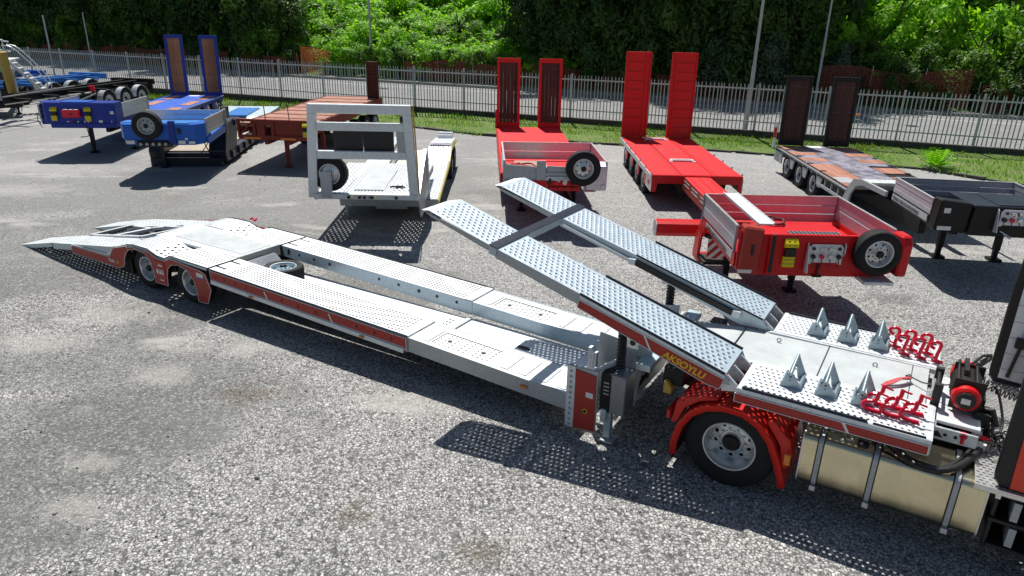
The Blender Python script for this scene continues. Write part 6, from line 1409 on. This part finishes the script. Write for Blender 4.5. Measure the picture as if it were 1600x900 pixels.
b = MB(); b.box(-2.9, -.5, .95, 1.65, 1.02, 1.035); part('floor_hatch', b, 'tread', Q); b = MB(); b.box(-.9, -.8, 1.9, 2.1, 1.02, 1.03); b.tube(smooth_path([(-.85, 1.75, 1.03), (-.8, 1.9, 1.05), (-.9, 2.05, 1.03)]), .02, 6); part('tie_down_ring', b, 'dark_bay', Q)
b = MB(); b.prism([(-.15, 1.0), (-3.85, .97), (-3.85, .80), (-.15, .86)], .1, .14); b.prism([(-.15, 1.0), (-3.85, .97), (-3.85, .80), (-.15, .86)], 2.46, 2.5); part('floor_web', b, 'galv_dull', Q)
# side cheek curving up to the lower deck
b = MB(); b.prism([(-.1, .92), (-.1, 1.02), (-.9, 1.42), (-1.6, 1.72), (-1.9, 1.74), (-2.05, 1.62), (-2.3, .35), (-.6, .35), (-.4, .7)], 2.48, 2.52); part('side_cheek', b, 'galv_dull', Q, bevel=.006)
b = MB()
for a, c_ in zip([(-.1, 1.03), (-.9, 1.43), (-1.6, 1.73), (-1.9, 1.76), (-2.06, 1.62)], [(-.9, 1.43), (-1.6, 1.73), (-1.9, 1.76), (-2.06, 1.62), (-2.3, .4)]): b.bar((a[0], 2.50, a[1]), (c_[0], 2.50, c_[1]), .11, .03)
part('cheek_cap', b, 'galv', Q)
# lower decks going back and axles hump
L0 = 2.2
DX = (-1.75, -2.6, -5.8, -6.6, -7.4, -8.9)
DZ = (.50, .52, .72, 1.0, 1.02, .9)
for (y0, y1) in ((.30, 1.0), (2.10, 2.80)):
    cr = MB(); n = 9
    for (xa, za), (xb, zb_) in zip(zip(DX, DZ), zip(DX[1:], DZ[1:])):
        for k in range(n):
            ya = y0 + (y1 - y0) * k / n; w_ = (y1 - y0) / n
            P_ = [(ya, 0), (ya + w_ * .3, .015), (ya + w_ * .7, .015), (ya + w_, 0)]
            for (a, h1), (c_, h2) in zip(P_, P_[1:]): cr.quad((xa, a, za + h1), (xa, c_, za + h2), (xb, c_, zb_ + h2), (xb, a, zb_ + h1))
    dk = part('lower_runway', cr, 'galv', Q)
    for yy in (y0, y1):
        b = MB(); b.prism([(x, z) for x, z in zip(DX, DZ)] + [(x, z - .14) for x, z in reversed(list(zip(DX, DZ)))], yy - .008, yy + .008); part('side_web', b, 'galv_dull', dk)
b = MB(); b.box(-8.8, -2.0, 1.0, 2.1, .40, .48); part('centre_floor', b, 'galv_dirty', Q)
b = MB(); b.box(-1.92, -1.75, .30, 2.80, .30, .50); b.box(-1.95, -1.8, 1.2, 2.0, .22, .40); part('front_beam', b, 'galv_dull', Q, bevel=.008)
for yy in (.45, 2.62): b = MB(); b.box(-1.88, -1.80, yy - .03, yy + .03, .0, .34); part('support_leg', b, 'galv_dull', Q)
b = MB(); b.box(-7.0, -6.62, 2.12, 2.78, 1.035, 1.05); part('slotted_plate', b, 'mesh_deck', Q)
for cx in (-6.6, -7.9):
    wheel(Q, (cx, 2.84, .40), .40, .26, .24, 1, 28); wheel(Q, (cx, .27, .40), .40, .26, .24, -1, 28)
b = MB(); b.box(-9.0, -8.85, 2.2, 2.7, .95, 1.1); b.box(-8.7, -8.62, 2.2, 2.7, .95, 1.05); part('rear_bracket', b, 'galv', Q)
b = MB(); b.prism([(-1.76, .48), (-5.8, .70), (-6.6, .98), (-8.9, .88), (-8.9, .78), (-6.5, .86), (-5.8, .56), (-1.76, .36)], 2.815, 2.83); part('side_band', b, 'yellow', Q)

# ================================================================== black container chassis (BC) and blue one behind
def chassis(name, label, org, yaw, frame, guard, L=9.5):
    c = thing(name, label, 'trailer', (org[0], org[1], 0), yaw)
    b = MB(); b.box(-.2, L, 1.50, 1.62, .95, 1.22); part('main_beam', b, frame, c, bevel=.01)
    b = MB(); b.box(-.2, L, .70, .82, .95, 1.22); part('main_beam', b, frame, c, bevel=.01)
    for k in range(7): b = MB(); b.box(.3 + k * (L - .8) / 6, .42 + k * (L - .8) / 6, .0, 2.45, 1.0, 1.12); part('cross_member', b, frame, c)
    b = MB(); b.box(-.25, -.05, .0, 2.5, 1.02, 1.3); part('rear_bolster', b, frame, c, bevel=.01)
    b = MB(); b.box(L - .2, L, .0, 2.5, 1.02, 1.3); part('front_bolster', b, frame, c, bevel=.01)
    for cx in (.9, 2.2, 3.5):
        wheel(c, (cx, 2.44, .52), .50, .32, .29, 1, 32); wheel(c, (cx, .04, .52), .50, .32, .29, -1, 24)
        b = MB()
        A_ = [(cx + .56 * cos(R(a)), .52 + .56 * sin(R(a))) for a in range(0, 181, 15)]; B2 = [(cx + .535 * cos(R(a)), .52 + .535 * sin(R(a))) for a in range(180, -1, -15)]
        b.prism(A_ + B2, 2.16, 2.47); part('mudguard', b, guard, c)
        b = MB(); b.prism(A_ + B2, .02, .5); part('mudguard', b, guard, c)
    return c
V = chassis('container_chassis', 'black container chassis with three silver mudguards behind the deep blue low loader', (-22.49, 40.03, 0), -98, 'black', 'galv_dull', 10.5)
b = MB(); b.box(4.6, 6.0, 2.25, 2.40, 1.0, 1.05); b.bar((4.3, 2.35, .95), (5.6, 2.42, .75), .05, .06); b.bar((6.2, 2.4, 1.02), (9.8, 2.4, 1.02), .03, .04); b.bar((4.2, 1.2, 1.25), (9.8, 1.9, 1.25), .05, .05); part('side_guard', b, 'alu', V)
b = MB(); b.box(4.6, 5.6, 1.75, 2.35, .62, 1.02); part('tool_box', b, 'black', V, bevel=.02); b = MB(); b.tube([(4.3, 2.2, 1.05), (4.3, 2.2, 1.32)], .13, 12); part('red_cylinder', b, 'hook_red', V, smooth=True)
b = MB(); b.box(9.9, 10.06, 2.25, 2.4, 1.2, 2.15); b.box(9.85, 9.9, 2.25, 2.40, 1.1, 2.1); part('end_stanchion', b, 'navy', V); b = MB(); b.box(9.92, 10.0, 2.40, 2.43, 1.2, 2.15); part('stanchion_edge', b, 'alu', V)
b = MB(); b.box(-.3, -.2, .2, 2.3, .7, 1.3); part('rear_bumper', b, 'black', V)
V2 = chassis('container_chassis', 'blue container chassis with three silver mudguards, farthest left before the fence', (-24.2 - 2.44, 43.6 - .56, 0), -103, 'blue_light', 'galv_dull', 10.0)
V3 = chassis('container_chassis', 'bright blue container chassis behind the yellow post at the left edge', (-28.4 - 2.44, 44.6 - .56, 0), -103, 'blue_mid', 'galv_dull', 10.0)
# black tipping frame with mustard post and service platform at the left edge
def toZ(p, org=(-26.6, 35.4), yaw=-60):
    a = R(yaw); dx, dy = p[0] - org[0], p[1] - org[1]; return (dx * cos(a) + dy * sin(a), -dx * sin(a) + dy * cos(a), p[2])
Z = thing('tipping_chassis', 'black skeletal tipping chassis with a mustard yellow ram post at the left edge', 'trailer', (-26.6, 35.4, 0), -60)
b = MB(); b.box(-4.0, 3.2, .2, .34, 1.5, 1.75); b.box(-4.0, 3.2, 1.5, 1.64, 1.5, 1.75); b.box(-4, 3.4, .3, .45, .55, .85); b.box(-4, 3.4, 1.4, 1.55, .55, .85)
part('main_beam', b, 'black', Z)
for p0, p1 in (((2.6, .3, .85), (1.6, .3, 1.6)), ((2.6, 1.5, .85), (1.6, 1.5, 1.6)), ((-.5, .3, .85), (.7, .3, 1.6)), ((3.2, 1.5, .8), (3.2, 1.5, 1.6)), ((3.2, .3, .8), (3.2, .3, 1.6)), ((1.2, .3, .85), (1.2, .3, 1.6))):
    b = MB(); b.bar(p0, p1, .12, .12); part('frame_strut', b, 'black', Z)
b = MB(); b.box(2.6, 3.3, -.2, 2.0, .45, .75); b.box(1.5, 2.4, -.1, .2, .4, .8); part('front_cross_member', b, 'dark_bay', Z, bevel=.02)
for cx in (-2.6, -3.9): wheel(Z, (cx, .0, .5), .5, .3, .29, -1, 24); wheel(Z, (cx, 1.9, .5), .5, .3, .29, 1, 24)
leg(Z, 2.0, .1, .8); leg(Z, 2.0, 1.7, .8)
b = MB(); b.tube([toZ((-23.0, 32.8, .9)), toZ((-22.95, 32.6, 2.98))], [.17, .20], 14); part('ram_post', b, 'mustard', Z, 'mustard yellow slanted round post', smooth=True)
b = MB(); b.box(3.22, 3.3, .4, .55, .9, 1.05); part('white_tag', b, 'label_white', Z)
Y_ = thing('service_platform', 'pale steel access platform with guard rails and steps, top left beside the fence', 'platform', (-24.7, 36.2, -.45), -70)
b = MB(); b.box(-.6, 1.6, -2.6, -.1, 2.86, 2.93); part('platform_floor', b, 'galv', Y_)
for y in (-2.5, -1.3, -.12):
    b = MB(); b.tube([(1.55, y, 2.9), (1.55, y, 3.85)], .03, 8); part('rail_post', b, 'galv', Y_)
for z in (3.85, 3.4):
    b = MB(); b.tube(smooth_path([(1.55, -2.6, z), (1.55, -.35, z), (1.5, -.1, z - .05), (1.1, .0, z - .1)]), .03, 8); part('hand_rail', b, 'galv', Y_)
for x in (.7, 1.45):
    b = MB(); b.bar((x, -.1, 2.9), (x, 1.2, 1.3), .05, .12); part('stair_stringer', b, 'galv', Y_)
    b = MB(); b.tube(smooth_path([(x, -.2, 3.6), (x, .3, 3.4), (x, 1.25, 2.1), (x, 1.3, 1.5)]), .025, 8); part('stair_rail', b, 'galv', Y_)
for k in range(7): b = MB(); b.box(.7, 1.45, -.05 + k * .2, .12 + k * .2, 2.75 - k * .235, 2.79 - k * .235); part('stair_tread', b, 'galv', Y_)
for x in (.6, 1.5):
    b = MB(); b.bar((x, 1.15, 1.4), (x, 1.3, .1), .05, .05); b.bar((x, -2.2, 2.86), (x, -2.2, 0), .06, .06); b.bar((x, -.2, 2.86), (x, -.2, 0), .05, .05); part('platform_leg', b, 'galv', Y_)
X_ = thing('green_machine_cover', 'green curved machine panel behind the platform rails at the far left', 'machine', (-28.6, 38.2, 0), -70)
b = MB(); b.prism([(-.6, 1.6), (.9, 1.6), (1.0, 2.9), (.8, 3.15), (.3, 3.3), (-.6, 3.3)], -2.2, 1.3); part('cover_panel', b, 'green', X_, bevel=.06)
b = MB(); b.box(-.5, .9, -2.1, 1.2, .0, 1.6); part('machine_base', b, 'black', X_)
for k in range(4): b = MB(); b.box(1.0, 1.02, -1.8 + k * .8, -1.72 + k * .8, 1.8, 2.8); part('panel_rib', b, 'label_white', X_)
# blue corner of a trailer at the right edge
U_ = thing('blue_trailer', 'dark blue trailer end just entering the picture at the right edge', 'trailer', (15.15, 20.2, 0), -90)
b = MB(); b.prism([(-.6, .6), (.35, .5), (.4, 1.2), (.25, 1.9), (-.6, 2.0)], .25, .5); b.box(-.6, .2, .5, 2.5, 1.2, 1.6); part('end_frame', b, 'blue', U_, bevel=.03)
b = MB(); b.tube([(-.1, .15, .7), (.3, .2, .55)], .06, 8); b.tube([(-.4, .2, .55), (0, .2, .5)], .05, 8); b.box(-.5, .2, .3, .8, .3, .55); part('underrun_bar', b, 'galv', U_)
leg(U_, .0, 1.4, 1.2, 'blue')
# ------------------------------------------------------------------ lamp posts
def lamp_post(x, y, z, h, r, label, lean=0.0):
    o = thing('lamp_post', label, 'lamp post', (x, y, z))
    b = MB(); b.tube([(0, 0, 0), (0, 0, h * .33)], [r, r * .92], 12); part('lower_pole', b, 'fence', o, smooth=True)
    b = MB(); b.tube([(0, 0, h * .33), (0, 0, h)], [r * .78, r * .5], 12); b.tube([(0, 0, h), (.3, -.3, h + .25), (.9, -.9, h + .3)], r * .5, 8); part('upper_pole', b, 'fence', o, smooth=True)
    b = MB(); b.box(.8, 1.3, -1.3, -.8, h + .25, h + .35); part('lamp_head', b, 'grey_paint', o)
    b = MB(); b.box(-.03, .03, -r - .02, -r + .02, h * .28, h * .40); part('service_door', b, 'galv_dull', o)
    return o
lamp_post(10.05, 31.0, .2, 9.0, .09, 'tall grey lamp post in front of the fence beside the black trailer ramps')
lamp_post(17.0, 41.0, .45, 9.5, .075, 'grey lamp post across the road behind the black ramps')
lamp_post(-10.6, 53.5, .5, 9.5, .11, 'thin grey lamp post before the bright bushes left of centre')
def stub_post(x, y, h, lb):
    o = thing('metal_post', lb, 'post', (x, y, .3)); b = MB(); b.tube([(0, 0, 0), (0, 0, h)], .045, 10); part('pole', b, 'fence', o); b = MB(); b.box(-.09, .09, -.09, .09, 0, .03); part('foot_plate', b, 'fence', o)
stub_post(-28.6, 44.9, 4.1, 'slim grey post taller than the fence, at the left'); stub_post(-33.5, 57.5, 4.2, 'slim grey post across the road left of the blue ramps')
# ------------------------------------------------------------------ orange safety netting on stakes beyond the road
def netting(x0, x1, z0, z1, lb, off=14.4, mat='net_dull'):
    o = thing('safety_net', lb, 'net', (0, 0, 0)); b = MB(); r3 = random.Random(int(x0 * 10))
    n = int((x1 - x0) / .16); hs = int((z1 - z0) / .11)
    def P(i, z): x = x0 + i * .16; return (x, fence_y(x) + off + .12 * sin(x * 1.7) + .05 * sin(x * 5 + z * 3), z + .10 * sin(x * 1.1) * (z - z0))
    for i in range(n + 1): 
        for k in range(3):
            za, zb_ = z0 + (z1 - z0) * k / 3, z0 + (z1 - z0) * (k + 1) / 3; a = P(i, za); c_ = P(i, zb_); b.quad(a, (a[0] + .045, a[1], a[2]), (c_[0] + .045, c_[1], c_[2]), c_)
    for k in range(hs + 1):
        z = z0 + k * .11
        for i in range(0, n, 2): a = P(i, z); c_ = P(i + 2, z); b.quad(a, c_, (c_[0], c_[1], c_[2] + .05), (a[0], a[1], a[2] + .05))
    m_ = part('net_mesh', b, mat, o, recalc=False)
    x = x0
    while x < x1: b = MB(); b.tube([(x, fence_y(x) + off + .1, .3), (x, fence_y(x) + off + .1, z1 + .2)], .025, 6); part('net_stake', b, 'galv_dull', o); x += 2.5
netting(-44, -22.5, .6, 1.9, 'faded orange safety netting across the road behind the left half of the fence'); netting(-21.5, -16.3, .6, 1.8, 'dull orange safety net behind the fence just right of the blue ramps')
netting(-16.1, -13.9, .6, 2.3, 'tall brightest orange safety net corner beside the clipped hedge', mat='net'); netting(-8, 5, .6, 1.9, 'orange safety net half hidden under the clipped hedge')
netting(5.6, 17, .6, 1.7, 'dull orange safety net in the shade between the red and black ramps'); netting(17.5, 24.5, .7, 2.5, 'tall reddish safety net seen between and right of the black ramps'); netting(25, 38, .6, 1.9, 'reddish safety net behind the right end of the fence')
# ------------------------------------------------------------------ foliage
def crown(name, mat, R3, n, leaf, seed, lobes=9, lowcut=-1.0):
    """leaf sized faces spread through a lumpy volume made of overlapping lobes"""
    q = random.Random(seed); b = MB(); L = []
    for i in range(lobes * 2):
        a = q.uniform(0, 2 * pi); rr = q.uniform(.1, .85); L.append((R3[0] * rr * cos(a), R3[1] * rr * sin(a), R3[2] * q.uniform(-.8, .85) * (1 - .4 * rr), q.uniform(.16, .40)))
    L += [(0, 0, 0, .62)] * 4
    for i in range(n):
        lx, ly, lz, lr = L[q.randrange(len(L))]
        d = Vector((q.gauss(0, 1), q.gauss(0, 1), q.gauss(0, 1))).normalized(); rad = q.random() ** .35 * (1 + abs(q.gauss(0, .22)))
        p = Vector((lx + d.x * lr * R3[0] * rad, ly + d.y * lr * R3[1] * rad, lz + d.z * lr * R3[2] * rad))
        nn = noise.noise(p * .9 + Vector((seed, 0, 0)))
        if nn < -.22: continue
        s = leaf * q.uniform(.4, 1.2)
        # small spray: two crossed leaf faces facing mostly out and up
        no = (d + Vector((q.gauss(0, .5), q.gauss(0, .5), .5 + q.gauss(0, .4)))).normalized(); t = no.cross(Vector((q.gauss(0, 1), q.gauss(0, 1), q.gauss(0, 1)))).normalized(); u = no.cross(t)
        b.add([p - t * s, p + u * s * .42 - t * .1 * s, p + t * s, p - u * s * .42], [(0, 1, 2, 3)])
    me = b.mesh(name, mat); return me
CR = {}
def get_crown(kind, v):
    k = (kind, v)
    if k not in CR:
        spec = {'dark': ('leaf_dark', (2.6, 2.6, 3.2), 15000, .17), 'mid': ('leaf_mid', (2.3, 2.3, 2.2), 16000, .16), 'bright': ('leaf_bright', (2.1, 2.1, 1.7), 19000, .155), 'silver': ('leaf_silver', (2.2, 2.2, 2.4), 12000, .14), 'hedge': ('leaf_mid', (2.2, .8, .8), 9000, .10)}[kind]
        CR[k] = crown('crown', spec[0], spec[1], spec[2], spec[3], v * 17 + len(kind), 10)
    return CR[k]
TR = []
for s in range(3):
    b = MB(); q = random.Random(s + 40); path = [(0, 0, -1), (q.uniform(-.1, .1), q.uniform(-.1, .1), .6), (q.uniform(-.2, .2), .1, 2.0), (q.uniform(-.3, .3), 0, 4.0)]
    b.tube(path, [.17, .13, .10, .05], 8)
    for k in range(6):
        z = 1.0 + k * .5; a = q.uniform(0, 2 * pi); b.tube([(0, 0, z), (cos(a) * .5, sin(a) * .5, z + .6), (cos(a) * 1.2, sin(a) * 1.2, z + 1.5)], [.06, .04, .015], 6)
    me = b.mesh('trunk', 'bark'); finish(me, True); TR.append(me)
tq = random.Random(11); ntree = {}
def plant(kind, x, y, z, s, label, cat='tree', name='tree', sz=1.0, trunk=True, group=None, sx=1.0):
    base = thing(name, label, cat, (x, y, z), tq.uniform(0, 360) if kind != 'hedge' else math.degrees(fa), group)
    c = share('crown', get_crown(kind, tq.randrange(3)), base, loc=(0, 0, {'dark': 2.9, 'mid': 1.9, 'bright': 1.3, 'silver': 2.4, 'hedge': .7}[kind] * s * sz)); c.scale = (s * sx, s, s * sz)
    if trunk:
        t = share('trunk', TR[tq.randrange(3)], base); t.scale = (s, s, s * sz)
    return base
ORD = ['first', 'second', 'third', 'fourth', 'fifth', 'sixth', 'seventh', 'eighth', 'ninth', 'tenth', 'eleventh', 'twelfth', 'thirteenth', 'fourteenth', 'fifteenth', 'sixteenth', 'seventeenth', 'eighteenth', 'nineteenth', 'twentieth']
cmi = cam.matrix_world.inverted()
def in_view(x, y, z, m=2.6):
    p = cmi @ Vector((x, y, z)); return abs(p.x) < -p.z * .734 + m
def row(kind, x0, x1, step, off, s, sz, lab, cat, name, grp, jit=.6, dz=0.0, smin=.85, smax=1.15, trunk=True, z=None):
    x = x0; k = 0
    while x < x1:
        xx = x + tq.uniform(-jit, jit); yy = fence_y(xx) + off + tq.uniform(-jit, jit) * (.5 if z is not None else 1); q = tq.uniform(smin, smax); x += step * tq.uniform(.85, 1.15)
        zz_ = hill(xx, yy) - .4 + dz if z is None else z
        if not in_view(xx, yy, zz_ + 2, 2.0 * s): continue
        plant(kind, xx, yy, zz_, s * q, lab % ORD[min(k, 19)], cat, name, sz, trunk, grp); k += 1
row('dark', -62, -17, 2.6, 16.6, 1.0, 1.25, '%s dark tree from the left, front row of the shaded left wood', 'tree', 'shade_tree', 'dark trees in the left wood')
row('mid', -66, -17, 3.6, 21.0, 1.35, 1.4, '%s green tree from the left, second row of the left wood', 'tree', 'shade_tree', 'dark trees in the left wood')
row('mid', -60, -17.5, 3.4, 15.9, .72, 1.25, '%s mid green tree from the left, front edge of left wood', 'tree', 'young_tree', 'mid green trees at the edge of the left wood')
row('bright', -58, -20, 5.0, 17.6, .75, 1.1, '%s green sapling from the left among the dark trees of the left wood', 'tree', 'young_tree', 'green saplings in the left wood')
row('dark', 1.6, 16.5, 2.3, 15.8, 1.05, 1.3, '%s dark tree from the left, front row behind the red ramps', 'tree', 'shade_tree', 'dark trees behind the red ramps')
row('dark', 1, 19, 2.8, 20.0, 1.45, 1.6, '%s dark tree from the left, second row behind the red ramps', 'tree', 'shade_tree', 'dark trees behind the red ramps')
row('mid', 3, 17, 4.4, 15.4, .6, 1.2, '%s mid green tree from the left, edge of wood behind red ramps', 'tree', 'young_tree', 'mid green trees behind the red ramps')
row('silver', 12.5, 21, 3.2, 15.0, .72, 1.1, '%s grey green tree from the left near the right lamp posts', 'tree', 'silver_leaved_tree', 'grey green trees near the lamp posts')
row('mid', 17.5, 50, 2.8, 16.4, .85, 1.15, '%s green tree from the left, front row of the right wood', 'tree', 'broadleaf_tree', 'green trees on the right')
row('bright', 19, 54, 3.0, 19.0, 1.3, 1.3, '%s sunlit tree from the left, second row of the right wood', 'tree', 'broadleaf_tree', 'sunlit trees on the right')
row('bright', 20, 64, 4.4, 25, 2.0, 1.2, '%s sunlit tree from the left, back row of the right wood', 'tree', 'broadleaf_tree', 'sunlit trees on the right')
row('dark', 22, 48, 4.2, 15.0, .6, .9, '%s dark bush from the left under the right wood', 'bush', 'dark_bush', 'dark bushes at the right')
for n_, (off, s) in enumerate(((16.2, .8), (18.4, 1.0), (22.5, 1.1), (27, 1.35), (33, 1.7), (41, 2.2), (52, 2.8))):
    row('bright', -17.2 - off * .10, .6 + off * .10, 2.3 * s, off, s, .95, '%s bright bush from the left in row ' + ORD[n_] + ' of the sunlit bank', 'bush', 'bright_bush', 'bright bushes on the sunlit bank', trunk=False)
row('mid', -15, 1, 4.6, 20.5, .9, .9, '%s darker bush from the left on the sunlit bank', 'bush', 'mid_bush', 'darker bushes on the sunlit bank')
row('dark', -7, 4, 4.5, 50, 2.0, 1.6, '%s dark tree from the left above the top of the sunlit bank', 'tree', 'shade_tree', 'dark trees above the bright bank')
row('hedge', -11.0, 4.5, 2.1, 15.0, .78, 1.1, '%s clipped hedge bush from the left above the safety net', 'hedge', 'hedge_bush', 'clipped hedge bushes', .1, 0, .95, 1.05, False, 1.4)
row('dark', 4.8, 44, 1.9, 15.0, .42, .8, '%s low dark bush from the left behind the right safety nets', 'bush', 'dark_bush', 'low dark bushes behind the net', .2, 0, .9, 1.1, False, .2)
row('dark', -52, -16.5, 2.0, 15.2, .45, .9, '%s low dark bush from the left behind the faded left net', 'bush', 'dark_bush', 'low dark bushes at the left', .2, 0, .9, 1.1, False, .3)
row('dark', -60, -19, 9.0, 21.5, 2.1, 1.2, '%s tall tree from the left rising out of the left wood', 'tree', 'tall_tree', 'tall trees of the left wood', .8, 3.4)
row('dark', 3.5, 18, 6.5, 20.5, 2.1, 1.2, '%s tall tree from the left rising behind the red ramps', 'tree', 'tall_tree', 'tall trees behind the red ramps', .8, 3.4)
# weed plant on the verge at the right, and small plants behind the white trailer
b = MB(); q = random.Random(5)
for k in range(26):
    a = q.uniform(0, 2 * pi); e = q.uniform(.3, 1.2); d = Vector((cos(a) * cos(e), sin(a) * cos(e), sin(e)))
    for j in range(7):
        p = d * (.15 + j * .09); s_ = .10; t = d.cross(Vector((0, 0, 1))).normalized()
        for sg in (-1, 1): b.add([p, p + t * sg * s_ + d * .05, p + t * sg * s_ * 1.6 + d * .02, p + t * sg * s_ - d * .03], [(0, 1, 2, 3)])
wd = thing('young_sumac', 'bright yellow green feathery sapling on the grass verge at the right', 'plant', (15.3, 25.4, .1)); part('leaves', b, 'leaf_bright', wd, recalc=False)
b = MB(); b.tube([(0, 0, 0), (.02, 0, .4)], .012, 6); part('stem', b, 'bark', wd)
# ------------------------------------------------------------------ pieces that stand apart become parts of their own
def split_apart(o):
    me = o.data; n = len(me.vertices)
    if n == 0 or n > 6000: return
    par = list(range(n))
    def fd_(a):
        while par[a] != a: par[a] = par[par[a]]; a = par[a]
        return a
    for e in me.edges:
        a, b = fd_(e.vertices[0]), fd_(e.vertices[1])
        if a != b: par[a] = b
    isl = {}
    for i in range(n): isl.setdefault(fd_(i), []).append(i)
    if not 2 <= len(isl) <= 60: return
    bx = []
    for k, vs in isl.items():
        c = [me.vertices[i].co for i in vs]; bx.append([[min(p[d] for p in c) - .012 for d in range(3)], [max(p[d] for p in c) + .012 for d in range(3)], [k]])
    ch = True
    while ch:
        ch = False
        for i in range(len(bx)):
            for j in range(i + 1, len(bx)):
                A, B = bx[i], bx[j]
                if all(A[0][d] <= B[1][d] and B[0][d] <= A[1][d] for d in range(3)):
                    bx[i] = [[min(A[0][d], B[0][d]) for d in range(3)], [max(A[1][d], B[1][d]) for d in range(3)], A[2] + B[2]]; bx.pop(j); ch = True; break
            if ch: break
    if not 2 <= len(bx) <= 6: return
    groups = []
    for b in bx: groups.append(set(i for k in b[2] for i in isl[k]))
    nm = me.name.split('.')[0]
    for gi, g in enumerate(groups):
        idx = {v: q for q, v in enumerate(sorted(g))}
        nme = bpy.data.meshes.new(nm); nme.from_pydata([me.vertices[v].co[:] for v in sorted(g)], [], [[idx[v] for v in p.vertices] for p in me.polygons if p.vertices[0] in g])
        for m_ in me.materials: nme.materials.append(m_)
        sm_ = len(me.polygons) and me.polygons[0].use_smooth
        if sm_:
            for p in nme.polygons: p.use_smooth = True
            try: nme.set_sharp_from_angle(angle=R(38))
            except Exception: pass
        if gi == 0: old = o; keep = nme
        else:
            c = o.copy(); c.data = nme; COL.objects.link(c)
    o.data = keep
for o in [o for o in bpy.data.objects if o.type == 'MESH' and o.parent is not None and o.data.users == 1 and not o.get('kind')]:
    split_apart(o)

# loose stones and grit scattered over the worn asphalt near the camera
b = MB(); q = random.Random(21)
for i in range(2600):
    y = 3.5 + 22 * q.random() ** 1.4; x = q.uniform(-.85, .85) * y
    if noise.noise(Vector((x * .35, y * .35, 7))) < -.05 and q.random() < .7: continue
    s_ = q.uniform(.006, .020) * (1 + (q.random() > .97) * 1.2); a = q.uniform(0, pi); hh = s_ * q.uniform(.5, .9)
    pts = [(x + s_ * cos(a + k * pi / 2.5) * q.uniform(.7, 1.2), y + s_ * sin(a + k * pi / 2.5) * q.uniform(.7, 1.2)) for k in range(5)]
    b.add([(px, py, -.002) for px, py in pts] + [(x + (px - x) * .55, y + (py - y) * .55, hh) for px, py in pts], [(5, 6, 7, 8, 9)] + [(k, (k + 1) % 5, 5 + (k + 1) % 5, 5 + k) for k in range(5)])
structure('loose_stones', b, 'stone_bits', 'stuff')
